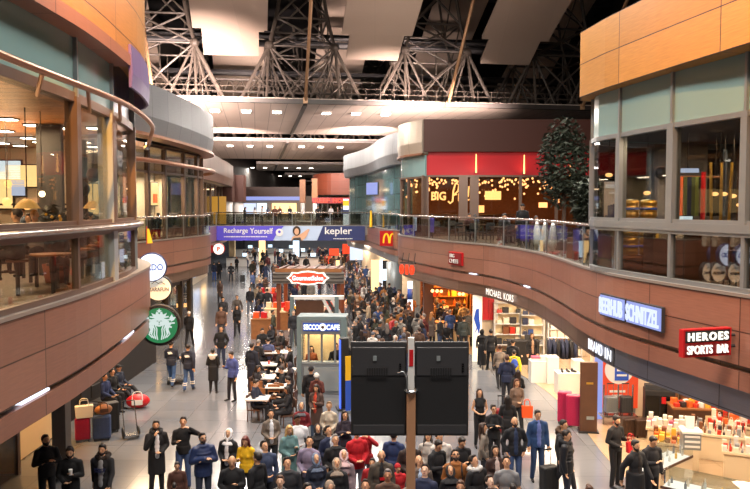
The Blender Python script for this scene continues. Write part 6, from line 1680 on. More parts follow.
# foreground crowd, one by one
put(46, 435, 35, 'man in black jacket with folded arms standing by the left doorway', pose='fold', jc=DK, tc='#17181c', beard=True)
(o, J, s), q = put(70, 446, 10, 'man in plain black jacket holding a white cup near the left doorway', pose='hold', jc=BK, tc='#15161a', beard=True)
w = carried(o, J, s, 0, None); t = thing('paper_cup', 'white paper cup in the hand of the man in the black jacket', 'cup', (w.x, w.y-.02, w.z-.02)); MB().cyl((0,0,0), (0,0,.1), .032,.04, n=12).build('cup', 'white_paint', t); MB().cyl((0,0,.1), (0,0,.115), .043, n=12).build('lid', 'white_paint', t)
lg = textmesh('print', 'ATLANTIC\nDIVISION', .05, 'navy', .004, .002); lg.transform(Matrix.Translation((0,-.165,1.24)))
put(102, 444, 0, 'man in black parka with fur hood and grey printed sweatshirt at the lower left', pose='walk', kind='jacket', jc=DK, tc='#1a1b20', shirt='#8d8f94', hood='#2a221e', beard=True, logo=lg)
put(156, 420.5, 25, 'man in black coat over a white shirt with one hand at his mouth', pose='face', kind='coat', jc='#121317', tc='#15161a', shirt='#d6d6da', hood='#16161a', beard=True)
put(183, 417, 10, 'man in black sweater and blue jeans raising one arm to his face', pose='photo', kind='shirt', jc='#121216', tc='#3a4d74')
put(203, 433, 25, 'man with glasses in a navy puffer jacket with folded arms', pose='fold', kind='puffer', jc='#1d2c52', tc='#232a3c', glasses=True, beard=True)
put(177, 462, 20, 'child with dark hair in a brown jacket facing a smaller child', scale=.74, pose='stand', jc='#4a2b22', tc='#2a2a30')
put(174, 478, -160, 'small child in a dark red jacket in front of the taller child', scale=.6, pose='front', jc='#3c1d1e', tc='#24242a', hair='short')
put(228, 429, -8, 'woman in white headscarf and white top under an open black coat', f=True, pose='front', kind='coat', jc='#16171b', tc='#202028', hair='hijab', hc='#dcdadb', shirt='#dcd8d8')
put(246, 435, -12, 'woman in a yellow sweater with reddish brown hair', f=True, pose='phone', kind='shirt', jc='#d8a914', tc='#25252c', hair='long', hc='#5a2420')
put(232, 455, 8, 'bald older man in a black sweater looking down', pose='hold', kind='shirt', jc='#131418', tc='#1b1c22', hair='bald')
put(257, 452, -120, 'man in black jacket seen from the side beside the woman in yellow', pose='stand', jc='#121318', tc='#1b1c22')
put(266, 441, 30, 'man in a slate blue polo shirt looking up past the displays', pose='lookup', kind='shirt', jc='#333e58', tc='#23252e')
put(271, 410, 15, 'woman with dark hair in a taupe jacket over a white top', f=True, pose='front', kind='jacket', jc='#6d6258', tc='#17181d', hair='bun', shirt='#d4d8e0')
put(289, 425, 30, 'blonde woman in a teal grey jacket and blue jeans', f=True, pose='hold', kind='coat', jc='#5f8284', tc='#27365a', hair='long', hc='#b4935f')
put(298, 415, 15, 'man in a white t-shirt and black cap', pose='lookup', kind='tee', jc='#d9dbe0', tc='#2a2b33', hair='cap', hc='#141416', skin='#7a4f38')
put(301.5, 402, -5, 'woman in grey headscarf and dark red cardigan', f=True, pose='front', jc='#6e1a22', tc='#2a2a30', hair='hijab', hc='#5b5a60')
put(316.5, 384, -18, 'woman in brown coat with orange scarf at the corner of the coffee kiosk', f=True, pose='hold', kind='coat', jc='#4a3630', tc='#3a4a60', hair='long', hc='#231815', shirt='#b8402a')
put(329, 402, 0, 'woman in a cream sweater holding a black bag', f=True, pose='front', kind='shirt', jc='#b3a694', tc='#25252b', hair='bun', hc='#8a6a48')
put(316.5, 454, 20, 'woman in grey blue headscarf and navy jacket in the bottom crowd', f=True, pose='front', jc='#1b2234', tc='#22242c', hair='hijab', hc='#5d6a80')
put(337, 457, 0, 'woman in beige headscarf looking up beside a child in a brown blanket', f=True, pose='lookup', kind='coat', jc='#15161a', tc='#22242c', hair='hijab', hc='#7d7064')
put(325, 470, 40, 'child in a brown hooded jacket leaning against the woman in beige headscarf', f=True, scale=.72, pose='phone', jc='#4b3a34', tc='#2c2c32', hair='long')
put(330, 426, 30, 'young man in a navy jacket with a pale collar', pose='lookup', jc='#1b2440', tc='#23242c', shirt='#c8ccd8')
put(336, 435, 10, 'older grey haired man in a black leather jacket', pose='lookup', jc='#141417', tc='#222329', hair='crop', hc='#8b8783')
put(357, 428, 20, 'person in a bright red jacket and grey trousers half hidden by the left display', pose='front', jc='#b01320', tc='#70747c')
put(366, 431, -20, 'second person in a red jacket just below the left display', f=True, pose='photo', jc='#a01822', tc='#4a4c54', hair='short')
put(381.5, 450, 5, 'bald man in camouflage jacket over a black and red t-shirt', pose='stand', jc='#4a4238', tc='#22242a', hair='bald', shirt='#17171a', logo=(lambda m: (m.transform(Matrix.Translation((0,-.168,1.22))), m)[1])(MB().plate([(-.045,-.04),(.045,-.04),(.055,.02),(-.055,.02)], -.004, .004).mesh('print', 'red')))
put(394, 430, 160, 'person in a blue jacket behind the copper pole, back turned', pose='stand', jc='#24335a', tc='#2a3558')
put(420, 456, 5, 'bald man in grey blazer and light blue shirt next to the copper pole', pose='lookup', jc='#5b4f48', tc='#2a2a30', hair='bald', shirt='#a9bcd4')
put(456, 450, -5, 'man with sunglasses in a caramel brown jacket', pose='lookup', jc='#8a5424', tc='#2a2622', glasses=True, beard=True, pack=('#1b1b20', 'black backpack with straps over the caramel brown jacket'))
put(451, 466, 0, 'woman in a black headscarf below the man in caramel brown', f=True, pose='lookup', jc='#141418', tc='#1d1d22', hair='hijab', hc='#131317')
put(437, 439, 40, 'man in black with his head bent, between the blazer and the caramel jacket', pose='phone', jc='#16171b', tc='#202127')
put(461, 436, 25, 'man in black jacket below the edge of the right display', pose='phone', jc='#15161b', tc='#22232a')
put(477, 453, 35, 'man in black jacket with white collar looking up sideways', pose='lookup', jc='#17181c', tc='#22232a', hood='#b8b6b2')
put(496, 446, 10, 'woman with long dark hair in a brown jacket over a pale top', f=True, pose='front', jc='#3c2a26', tc='#22232a', hair='long', shirt='#c4b2ac')
put(484, 423, 80, 'woman with long hair in a grey hoodie seen from the side', f=True, pose='pocket', jc='#6f675f', tc='#24252b', hair='long', hc='#3a2820')
put(494, 405, 0, 'woman in black with glasses beside the sleeveless woman', f=True, pose='fold', kind='jacket', jc='#141519', tc='#16171b', hair='bun', glasses=True)
put(480, 389, 8, 'woman in a sleeveless black top and black trousers', f=True, pose='front', kind='vest', jc='#131417', tc='#15161a', hair='long', hc='#2b1a14')
put(507, 457, -10, 'man in a grey t-shirt at the bottom edge below the bearded man', pose='lookup', kind='tee', jc='#77787a', tc='#2a2b30')
put(513, 479, 180, 'child with black hair at the bottom edge before the man in grey', scale=.8, pose='stand', jc='#17181c', tc='#202127')
put(515, 417, 5, 'bearded bald man in a black jacket and blue jeans', pose='pocket', jc='#14161c', tc='#3c5078', hair='bald', beard=True, shirt='#22304e')
put(538, 410, 5, 'young man in blue trousers and an open blue jacket', pose='stand', jc='#1f3d68', tc='#263a5e', shirt='#5a6aa8')
put(564, 420, 40, 'man in a black jacket with brown hood behind the suitcase', pose='carry', jc='#15161a', tc='#22232a', hood='#4a3424', shirt='#c8c8cc')
(o, J, s), q = put(567, 430, 60, 'man in a navy black parka holding the handle of the black suitcase', pose='stand', kind='puffer', jc='#12161f', tc='#222838', hood='#12151c')
p = G(547, 489, 0); suitcase((p.x, p.y-.2, 0), R(20), 'black cabin suitcase with raised handle beside the man in the parka', 'black', h=.58, w=.42)
(o, J, s), q = put(616, 415, 30, 'slim man in black shirt and trousers carrying a red bag', pose='hold', kind='shirt', jc='#141418', tc='#121216', beard=True)
w = carried(o, J, s, 0, None); tote((w.x+.02, w.y-.1, w.z-.32), R(20), 'small red shopping bag in the hands of the slim man in black', 'red', .24, .26, .1, name='shopping_bag')
put(636, 440, 30, 'man in a long dark coat walking past the glass counter', pose='walk', kind='coat', jc='#17181d', tc='#1d1e24', beard=True, shirt='#2a2422')
put(652, 439, 20, 'person in a dark jacket looking into the glass counter', pose='phone', jc='#1b1b20', tc='#1e1f25')
put(590, 486, 0, 'brown haired person at the bottom edge between the parka and the slim man', f=True, pose='stand', jc='#3a2e28', tc='#222228', hair='bun', hc='#4a2f20')
# second rank of the waiting crowd
put(309, 437, -10, 'man in a pale lilac shirt behind the blonde woman', pose='lookup', kind='shirt', jc='#7a7088', tc='#2a2b33')
put(318, 428, 15, 'woman in a black headscarf standing behind the man in white', f=True, pose='front', jc='#1a1b20', tc='#222228', hair='hijab', hc='#1c1a20')
put(345, 411, 10, 'woman in dark purple top before the roll-up banner', f=True, pose='fold', jc='#2c2430', tc='#222228', hair='long')
put(344, 440, 0, 'woman in pale pink headscarf behind the grey haired man', f=True, pose='lookup', jc='#8d7b80', tc='#2b2c32', hair='hijab', hc='#b59a9c')
put(428, 432, -15, 'woman in pale coat directly below the right display', f=True, pose='lookup', jc='#a39d96', tc='#3a3b42', hair='long')
put(441, 433, 15, 'man in a white jacket below the right display', pose='lookup', jc='#c2bcb6', tc='#33343a')
put(410, 437, 10, 'man in a dark brown jacket just behind the copper pole', pose='front', jc='#2d211d', tc='#24252b')
put(372, 462, -10, 'boy in a red and white jacket next to the camouflage jacket', scale=.8, pose='front', jc='#9c1c22', tc='#2a2b31')
put(398, 464, 20, 'child in a red hood before the copper pole', scale=.76, pose='stand', jc='#b01a22', tc='#2a2b31', hair='beanie', hc='#a01820')
put(288, 458, 15, 'man in charcoal jacket below the blonde woman', pose='lookup', jc='#24262c', tc='#222329')
put(508, 395, 165, 'woman in black with folded arms turned away beside the dark suitcase', f=True, pose='fold', jc='#1a1a1e', tc='#1b1b20', hair='long')
p = G(503, 437, 0); suitcase((p.x, p.y+.3, 0), R(0), 'dark red suitcase standing behind the bearded man', 'dark_red', h=.7)

# middle distance, walkers
(o, J, s), q = put(171, 341, 180, 'worker in navy jacket with white back print pushing a trolley', pose='push', jc='#191f30', tc='#33517e', hair='short', bands=True, logo=(lambda m: (m.transform(Matrix.Translation((0,.155,1.33))), m)[1])(MB().plate([(-.1,-.03),(.06,-.05),(.1,.03),(-.04,.05)], -.004, .004).mesh('print', 'white_paint')))
t = thing('trolley', 'low luggage trolley pushed by the worker', 'trolley', (q.x, q.y+.75, 0)); MB().box((0,0,.2), (.6,.8,.05)).build('platform', 'steel', t)
for x in (-.26,.26): MB().cyl((x,-.38,.2), (x,-.42,1.0), .018, n=6).build('upright', 'steel', t)
MB().cyl((-.26,-.42,1.0), (.26,-.42,1.0), .02, n=6).build('handlebar', 'black', t)
for x in (-.25,.25):
    for y in (-.32,.32): MB().cyl((x-.02,y,.08), (x+.02,y,.08), .08, n=10).build('wheel', 'black', t)
put(188, 344, 180, 'worker in navy jacket with white back print walking beside the trolley', pose='walk', jc='#191f30', tc='#2f4b78', bands=True, logo=(lambda m: (m.transform(Matrix.Translation((0,.155,1.33))), m)[1])(MB().plate([(-.1,-.03),(.06,-.05),(.1,.03),(-.04,.05)], -.004, .004).mesh('print', 'white_paint')))
put(213, 348, 180, 'woman in a long black coat with a pale fur hood on her back', f=True, pose='front', kind='coat', jc='#101115', tc='#131418', hair='bun', hood='#d8d4cc')
put(232, 351, -35, 'man in a blue hooded sweater and dark trousers looking down', pose='phone', kind='jacket', jc='#3c4a86', tc='#1a1c26')
put(252, 343, 150, 'big man in a navy coat with his back turned at the cafe tables', pose='stand', kind='coat', jc='#141a2a', tc='#22304e', scale=1.04)
put(189, 311, 175, 'person in white cap and black vest walking away beyond the green sign', pose='walk', jc='#17181d', tc='#15161b', hair='cap', hc='#d6d2ca')
put(221, 326, 0, 'man in a black jacket walking towards the viewer alone', pose='pocket', jc='#15161a', tc='#26304a')
put(237, 305, 0, 'woman in black walking in front of the man in grey brown', f=True, pose='walk', jc='#15161b', tc='#17181d', hair='long')
put(237, 295, 0, 'man in grey brown jacket walking behind the woman in black', pose='walk2', jc='#4f4a46', tc='#2a2c34')
put(221, 306, 10, 'man in a brown patterned jacket with a shoulder bag', pose='stand', jc='#5b4236', tc='#33353f', hair='short')
put(223, 297, 10, 'man in charcoal jacket walking behind the brown patterned jacket', pose='walk', jc='#2a2b30', tc='#2c3040')
put(250, 287, 0, 'man in black jacket and grey jeans walking near the stalls', pose='walk', jc='#1b1c22', tc='#5d6470')
put(214, 262, 160, 'man in navy with blue jeans under the round P sign', pose='stand', jc='#1a2236', tc='#2f4d88')
put(219, 261, 200, 'man in dark coat beside the man in navy under the P sign', pose='stand', kind='coat', jc='#1b1b20', tc='#23242c')
(o, J, s), q = put(231, 263, 0, 'person in black standing next to a black suitcase far down the walkway', pose='pocket', jc='#141418', tc='#1a1b21')
suitcase((q.x+1.0, q.y+.2, 0), 0, 'black suitcase beside the distant person in black', 'black', h=.6)
put(220, 280, 0, 'person in a mottled brown coat behind the walking men', f=True, pose='walk', kind='coat', jc='#4c3b33', tc='#26262c', hair='long')
put(252, 261, 10, 'man in olive jacket near the pale column far down the walkway', pose='stand', jc='#3c3b30', tc='#26272e')
put(262, 262, -10, 'man in black beside the olive jacket far down the walkway', pose='walk', jc='#17181c', tc='#202128')
# right walkway
put(482, 329, 180, 'woman in a long black dress walking away past the white column', f=True, pose='walk', kind='dress', jc='#101014', tc='#101014', hair='hijab', hc='#121216')
(o, J, s), q = put(491, 329, 180, 'man in black walking away beside the woman in the long dress', pose='walk2', jc='#131418', tc='#15161a')
tote((q.x+.38, q.y-.1, .25), R(10), 'big black shopping bag beside the walking man in black', 'black', .5, .55, .2, name='shopping_bag')
put(500, 345, 180, 'woman in a grey beige sweater walking away', f=True, pose='walk', kind='shirt', jc='#7d7064', tc='#1b1b20', hair='bun', hc='#4a2c1e')
put(514, 350, 175, 'child in a yellow jacket wearing a blue backpack', scale=.88, pose='walk', jc='#d2c01e', tc='#1b1b20', pack=('#2f4a9c', 'blue backpack on the child in yellow'))
put(513, 339, 150, 'person in black leaning over the clothes table', pose='push', jc='#131318', tc='#17171c')
put(532, 333, 10, 'woman in black open jacket over tan in the clothing shop', f=True, pose='stand', jc='#17171b', tc='#1c1c21', hair='long', shirt='#a48268')
(o, J, s), q = put(517, 379, 10, 'woman in a tan sweater carrying an orange shopping bag', f=True, pose='carry', kind='shirt', jc='#6f5a4c', tc='#17171b', hair='long', hc='#5a3524')
tote((q.x+.27, q.y-.2, .55), R(-5), 'orange and white shopping bag held by the woman in tan', 'orange', .34, .36, .12, name='shopping_bag')
# people in front of the orange cafe
put(446, 322, 20, 'man in black sitting in front of the cream cafe counter', pose='sit', jc='#141418', tc='#17181c')
put(464, 316, 175, 'man in a grey green jacket turned to the orange cafe', pose='stand', jc='#3b403c', tc='#26262a')
put(441, 303, 150, 'man in dark suit and white shirt in front of the orange cafe', pose='stand', jc='#1b1f2b', tc='#1b1f2b', shirt='#d8d4cc')
put(432, 312, 120, 'woman in a brown grey coat at the orange cafe entrance', f=True, pose='stand', kind='coat', jc='#5a4c44', tc='#2a2628', hair='long', hc='#a06a3a')
# upper floor
q = D(530, 199, 25.0)
person(D(530, 199, 30.0).x-.3, 30.0, -20, pose='stand', jc='#0f1013', tc='#121317', hair='cap', hc='#101014', label='waiter in black with a cap on the restaurant terrace', z=U5)
for k, (px, py, y, c, pose, hr, lab) in enumerate(((16,209,13.2,'#2b3030','sit','short','guest in dark green jacket at the left cafe window'),(22,205,16.5,'#3a4656','sit','cap','guest in a blue grey cap in the left cafe'),(29,210,15.5,'#4a2c24','sit','long','guest in brown seen behind the dome lamp in the left cafe'),(35,209,14.6,'#7a6a66','sit','bald','guest in pale jacket in the left cafe'),(56,217,14.4,'#17171b','sit','hijab','woman in a brown headscarf seated before the black column'),(81,216,16.4,'#1b1b20','sit','short','guest in black behind the narrow window of the left cafe'),(86,214,17,'#5a4038','sit','long','guest in brown jacket behind the narrow window of the left cafe'),(88,212,18.9,'#17181c','sit','short','second guest in black behind the narrow window of the left cafe'),(96,213,16.9,'#1c1c21','sit','long','guest in black with brown hair by the pale window post'))):
    q = D(px, py, y); zt = U5+(1.755-.43)*(.945 if hr in ('long','hijab') else 1)
    q = G(px, py+6, zt) if False else D(px, py, y)
    person(q.x, y, (30*k) % 360-90, pose='sittab' if k % 2 else 'sit', f=hr in ('long','hijab'), jc=c, tc='#1d1d22', hair=hr, hc='#6a4028' if hr == 'hijab' else '#241812', label=lab, z=max(U5, q.z-1.32))
    t = thing('stool', 'dark stool under a guest of the left cafe', 'stool', (q.x, y, U5), 0, 'stools of the left cafe', rank=True); hh = max(U5, q.z-1.32)-U5+.40; MB().cyl((0,0,0), (0,0,hh-.04), .04, n=8).build('pedestal', 'charcoal', t); MB().cyl((0,0,hh-.04), (0,0,hh), .2, n=14).build('seat', 'brown_wood', t)
for k, px in enumerate((152, 158, 167, 180, 193)):
    p, n, L = F2.hit(px, 212, -.7); person(p.x, p.y, 200+40*k, pose='sit', f=k % 2 == 0, jc=['#1b1c21','#2a2a33','#3a2a26','#17181c','#2c3038'][k], tc='#1d1d22', hair=['long','short','short','cap','short'][k], hc='#1b1412', label='seated guest in dark clothes behind the middle left windows', z=U5, rank=True, group='guests of the middle left cafe')
    t = thing('stool', 'dark stool behind the middle left windows', 'stool', (p.x, p.y, U5), 0, 'stools of the middle left cafe', rank=True); MB().cyl((0,0,0), (0,0,.38), .04, n=8).build('pedestal', 'charcoal', t); MB().cyl((0,0,.38), (0,0,.42), .2, n=14).build('seat', 'brown_wood', t)
rr = random.Random(5)
for k, (px, yy, zt) in enumerate(((245,65,U5),(262,64.6,U5),(275,65,U5),(268,90,U5),(290,92,U5),(331,84.5,U5),(338,85.5,U5),(342,83.5,U5),(318,64.5,U5),(255,91,U5),(280,95,U5))):
    person((px-375)/FPX*yy, yy, rr.choice((0,180,90,-90)), pose=rr.choice(('stand','walk','phone')), f=k % 3 == 0, jc=['#1b1c22','#b8b8bc','#5a3a30','#27314a'][k % 4], tc='#23252d', hair='long' if k % 3 == 0 else 'short', label='person in %s clothes on the %s' % (['black','white','brown','navy'][k % 4], 'footbridge' if yy < 70 else 'far upper floor'), z=zt, rank=True)
for k in range(7):
    n_, nn, L = PR1.hit(432+16*k, 230, -2.0-(k % 2)*1.3)
    person(n_.x+nn.y*.62*(1 if k % 2 else -1), n_.y-nn.x*.62*(1 if k % 2 else -1), math.degrees(face(nn))+(90 if k % 2 else -90)*-1, pose='sittab', f=k % 3 == 0, jc=['#1b1c22','#7a7a80','#4a2c28','#26304a'][k % 4], tc='#202128', hair='long' if k % 3 == 0 else 'short', label='seated guest in %s on the restaurant terrace' % ['black','grey','brown','navy'][k % 4], z=U5, rank=True)

# seated at the cafe tables by the kiosk, and behind the windows of the kiosk
for k, (px, py, rot, c, f, hr) in enumerate(((255,353,60,'#1a1b21',0,'short'),(257,365,80,'#26262d',1,'long'),(255,379,80,'#1d2438',0,'short'),(279,347,-80,'#1b1b20',0,'short'),(283,356,-90,'#5a4a44',1,'long'),(282,366,-80,'#17181c',0,'short'),(290,362,-90,'#2a2022',1,'hijab'),(289,376,-100,'#141519',0,'short'),(288,386,-70,'#1b1b21',1,'long'),(268,338,180,'#4a547c',0,'short'),(258,339,150,'#26282e',0,'crop'),(277,336,-150,'#33262a',1,'long'),(262,328,30,'#1b1c20',0,'short'),(271,325,-30,'#22242c',1,'hijab'),(282,330,-60,'#15161a',0,'short'),(290,345,-90,'#1a1a1f',0,'short'))):
    (o, J, s), q = put(px, py, rot, 'seated guest in %s at the kiosk tables' % {'#1a1b21':'black','#26262d':'charcoal','#1d2438':'navy','#1b1b20':'black','#5a4a44':'taupe','#17181c':'black','#2a2022':'dark brown','#141519':'black','#1b1b21':'black','#4a547c':'slate blue','#26282e':'charcoal','#33262a':'dark plum','#1b1c20':'black','#22242c':'dark grey','#15161a':'black','#1a1a1f':'black'}[c], f=bool(f), pose='sittab', jc=c, tc='#1c1d23', hair=hr, hc='#3c3a44' if hr == 'hijab' else ('#777370' if hr == 'crop' else '#1d1512'), skin=SKIN[k % 5], rank=True)
    chair((q.x, q.y, 0), R(rot), 'dark chair under a guest, kiosk tables', 'brown_wood', 'occupied chairs at the kiosk tables')
for k, (px, lab, c) in enumerate(((311, 'vendor in orange brown behind the kiosk window near the tables', '#8a4a2a'), (336, 'vendor in dark clothes behind the kiosk window near the totem', '#1d1d22'))):
    x = (px-375)/FPX*(kc.y+.52); person(x, kc.y+.52, 10, pose='front', f=k == 0, jc=c, tc='#222228', hair='long' if k == 0 else 'short', label=lab, kind='shirt')
put(311, 366, 185, 'person in black at the kiosk counter', pose='stand', jc='#17171b', tc='#1d1d23', hair='beanie', hc='#1a1a1e')
put(317, 371, 170, 'person in a white beanie and red brown jacket at the kiosk', f=True, pose='front', jc='#5a2c26', tc='#22222a', hair='beanie', hc='#d6d2cc')
# resting travellers on the bench under the left gallery
p = G(118, 408, 0)
for k, (dy, c, lab, pose) in enumerate(((.85, '#1c2436', 'person in navy stretched out on the bench under the left gallery', 'recline'), (.2, '#101115', 'person in black on the bench next to the red duffel bag', 'recline'), (-.5, '#27345a', 'person in blue jacket seated on the bench by the luggage heap', 'sit'))):
    person(p.x-.20, p.y+dy-.1, 80, pose=pose, jc=c, tc='#17181e', label=lab, skin='#b98562', hair='short' if k else 'cap', hc='#131318')

# ------------------------------------------------------------------ dense crowd
for o in list(COL.objects):
    if o.get('category') in ('kiosk','desk','stall','counter','column','pillar','totem','table','plinth') and o.location.z < .5 and o.parent is None:
        bb = [o.matrix_world @ Vector(c) for ch in (list(o.children) or [o]) if ch.type == 'MESH' for c in [(ch.matrix_basis @ Vector(v)) for v in ch.bound_box]]
        if not bb: continue
        xa, xb = min(v.x for v in bb), max(v.x for v in bb); ya, yb = min(v.y for v in bb), max(v.y for v in bb)
        nx, ny = max(1, int((xb-xa)/.4)), max(1, int((yb-ya)/.4))
        for i in range(nx+1):
            for j in range(ny+1): PTS.append((xa+(xb-xa)*i/nx, ya+(yb-ya)*j/ny))
PAL = [('#15161a','black'),('#1b1c21','black'),('#24262d','charcoal'),('#1c2540','navy'),('#2f4470','blue'),('#3a3b2e','olive'),('#4e382c','brown'),('#5a2226','maroon'),('#77746f','grey'),('#a4947e','beige'),('#c9c5c0','white'),('#9c1c20','red'),('#8a5a2a','tan')]
WT = [16,12,10,9,4,4,8,3,5,4,3,2,4]
HC = ['#1d1512','#2b1c15','#120e0d','#4a2f20','#6d6662']
def crowd(n, poly, zone, seed, mind, poses, rot, tries=6000, hmin=0.0):
    rr = random.Random(seed); got = []
    x0 = min(p[0] for p in poly); x1 = max(p[0] for p in poly); y0 = min(p[1] for p in poly); y1 = max(p[1] for p in poly)
    def inside(x, y):
        c = False
        for i in range(len(poly)):
            (xa, ya), (xb, yb) = poly[i], poly[i-1]
            if (ya > y) != (yb > y) and x < (xb-xa)*(y-ya)/(yb-ya)+xa: c = not c
        return c
    for _ in range(tries):
        if len(got) >= n: break
        px, py = rr.uniform(x0, x1), rr.uniform(y0, y1)
        if not inside(px, py): continue
        q = G(px, py, 1.72)
        if any((q.x-a)**2+(q.y-b)**2 < mind*mind for a, b in PTS): continue
        PTS.append((q.x, q.y)); got.append(q)
    for q in got:
        f = rr.random() < .42; c, cn = rr.choices(PAL, WT)[0]
        hr = rr.choices(('long','bun','hijab') if f else ('short','crop','cap','beanie','bald'), (5,2,3) if f else (10,2,1,1,1))[0]
        hcol = rr.choice(HC) if hr not in ('hijab','cap','beanie') else rr.choice(('#1b1b20','#5a5a62','#8a7a6a','#b8b0a8','#2c3550'))
        kd = rr.choices(('jacket','coat','puffer','shirt'), (6,2,2,2))[0]
        hn = {'long':'long hair','bun':'tied hair','hijab':'a headscarf','short':'short hair','crop':'cropped hair','cap':'a cap','beanie':'a beanie','bald':'a bald head'}[hr]
        kn_ = {'jacket':'jacket','coat':'coat','puffer':'puffer jacket','shirt':'sweater'}[kd]
        person(q.x, q.y, rr.gauss(*rot), pose=rr.choice(poses), f=f, kind=kd, jc=c, tc=rr.choice(('#1a1b20','#22242c','#26345a','#33415f','#2b2826','#4a4d55')), hair=hr, hc=hcol, skin=rr.choice(SKIN[:5]), scale=(.945 if f else 1.0)*rr.uniform(.95,1.04), label='person in %s %s with %s %s' % (cn, kn_, hn, zone), rank=True)
P1 = ('stand','pocket','front','phone','walk')
crowd(100, [(352,262),(378,268),(398,284),(420,296),(436,300),(430,318),(404,338),(372,338),(352,322),(346,290)], 'in the queue', 31, .62, P1, (200, 70))
crowd(45, [(318,246),(352,248),(360,262),(350,285),(326,272)], 'under the footbridge', 32, .7, P1, (150, 90))
crowd(38, [(236,248),(318,246),(330,262),(300,264),(262,266),(236,262)], 'far down the concourse', 33, .9, P1, (90, 100))
crowd(14, [(250,268),(272,268),(280,290),(276,322),(256,324),(252,300)], 'by the stalls', 34, .8, P1, (0, 120))
crowd(12, [(430,296),(470,300),(470,316),(436,316)], 'before the orange cafe', 35, .62, P1, (180, 50))
crowd(20, [(268,282),(288,300),(288,312),(345,300),(350,335),(346,345),(336,312),(300,292),(330,270)], 'around the kiosks', 36, .75, P1, (100, 120))
crowd(30, [(262,468),(500,470),(500,489),(262,489)], 'at the bottom edge', 37, .62, ('lookup','front','phone','pocket'), (5, 25))
crowd(5, [(484,345),(520,352),(520,368),(500,372)], 'on the right walkway', 38, 1.4, P1, (160, 80))
# ------------------------------------------------------------------ lights
def area(name, loc, rot, sx, sy, power, col, spread=None):
    l = bpy.data.lights.new(name, 'AREA'); l.shape = 'RECTANGLE'; l.size = sx; l.size_y = sy; l.energy = power; l.color = lin(col)[:3]
    if spread: l.spread = R(spread)
    o = bpy.data.objects.new(name, l); COL.objects.link(o); o.location = loc; o.rotation_euler = rot
    return o
def spot(name, loc, target, power, col, ang=60, blend=.6, r=.1):
    l = bpy.data.lights.new(name, 'SPOT'); l.energy = power; l.color = lin(col)[:3]; l.spot_size = R(ang); l.spot_blend = blend; l.shadow_soft_size = r
    o = bpy.data.objects.new(name, l); COL.objects.link(o); o.location = loc
    o.rotation_euler = (Vector(target)-Vector(loc)).to_track_quat('-Z', 'Y').to_euler()
    return o
WARM, NEU, COOL, AMB = '#ffd7a8', '#fff4e8', '#e4ecff', '#ff9a48'
# hall lamps in the lowered ceiling
for v, p in ((54, 1500), (84, 1700), (129, 1600)):
    for u in (-4.0, 4.0):
        area('hall_lamp', LC(3.3+u, v, ZC-.25), (0, 0, AX), 4.5, .6, p, NEU)
# hall lamps above the near part, between the roof trusses
for v in (6, 20, 34):
    for u in (-2.5, 5.5):
        area('hall_lamp', LC(u, v, 19), (R(12 if v < 10 else 0), 0, AX), 2.5, 2.5, 1900, NEU)
# added fill lights without fixtures, washing the ceiling bands and the roof panels
for x, y, p in ((-9.6, 36, 1900), (-12, 41, 900), (5, 43.5, 1300), (9, 44.5, 700)):
    area('ceiling_band_fill', (x, y, 11.95), (R(99), 0, AX if x < 0 else AX*2.2), 2.5, .5, p*1.1, '#ffe0d2', 50)
area('ceiling_band_fill', (-13.5, 62, 11.4), (R(102), 0, AX*.2), 2.5, .5, 1700, '#ffe0d2', 70); area('ceiling_band_fill', (.5, 62, 12.1), (R(102), 0, AX*2), 2.5, .5, 1700, '#ffe0d2', 70)  # added fill for the farther ceiling bands
area('roof_fill', (-6.2, 22, 13.8), (R(165), 0, R(-10)), 3, .5, 130, '#ffe6d2'); area('roof_fill', (2.5, 46, 13.0), (R(170), 0, 0), 3, .5, 150, '#ffe6d2')  # unseen fill lights hung in mid-air, aimed upward
for u, p in ((-8, 420), (1, 380), (10, 60)): area('roof_panel_fill', LC(u, 36, 16.5), (R(150), 0, AX), 3, .6, p, '#ffe0d0')  # added fill in mid-air to brighten the inclined roof panels
# spots on the wooden parapets
spot('wood_spot', (-2.2, 8, 16), (-5.0, 12.5, 12.4), 15000, '#ffae4c', 60, .9)
spot('wood_spot', (3.0, 7, 14.5), (6.6, 11.5, 10.6), 5200, '#ffb060', 60, .8)
# cafe on the left gallery
for x, y in ((-8.2, 11), (-8.2, 16), (-12, 12), (-12, 19)):
    area('cafe_lamp', (x, y, 8.6), (0, 0, 0), 1.6, 1.6, 300, WARM)
area('cafe_ceiling_fill', (-10, 17, 7.2), (PI, 0, 0), 3, 3, 420, '#ffc890')  # added fill light that brightens the plank ceiling, no lamp there
# middle left shop, far left shop
for x, y in ((-12.1, 30.8), (-11.9, 34.5), (-11.4, 38.5), (-11.4, 41.6)): area('shop_lamp', (x, y, 8.4), (0, 0, 0), .8, 1.8, 260, '#ffe6c6')
area('shop_lamp', (-15.5, 56, 8.8), (0, 0, 0), 2, 8, 350, '#ffd9a0')
# dark bar: a few dim lamps
area('bar_lamp', (7.3, 15.4, 8.4), (0, 0, 0), 1.2, .8, 110, '#ffd8b0'); area('bar_lamp', (9.0, 17.5, 8.4), (0, 0, 0), 1.0, 1.0, 70, '#ffd0a0'); area('bar_lamp', (10.5, 13.5, 8.4), (0, 0, 0), 1, 1, 60, '#ffc890'); area('bar_lamp', (6.6, 18.8, 8.3), (0,0,0), .6, .6, 35, COOL)
# restaurant
for x in (4, 7.5, 11): area('restaurant_lamp', (x, 44, 8.5), (0, 0, 0), 1.5, 1.5, 30, AMB)
for px in (476, 524, 570):
    q = D(px, 163, 40.7); spot('wall_light_glow', (q.x, 40.55, 8.6), (q.x, 41.2, 9.6), 14, '#ff9a80', 110, .9, .05)
# terrace
for x, y in ((7.4, 24), (8, 31), (5.5, 37)): area('terrace_lamp', (x, y, 9.4), (0, 0, 0), .8, .8, 200, NEU)
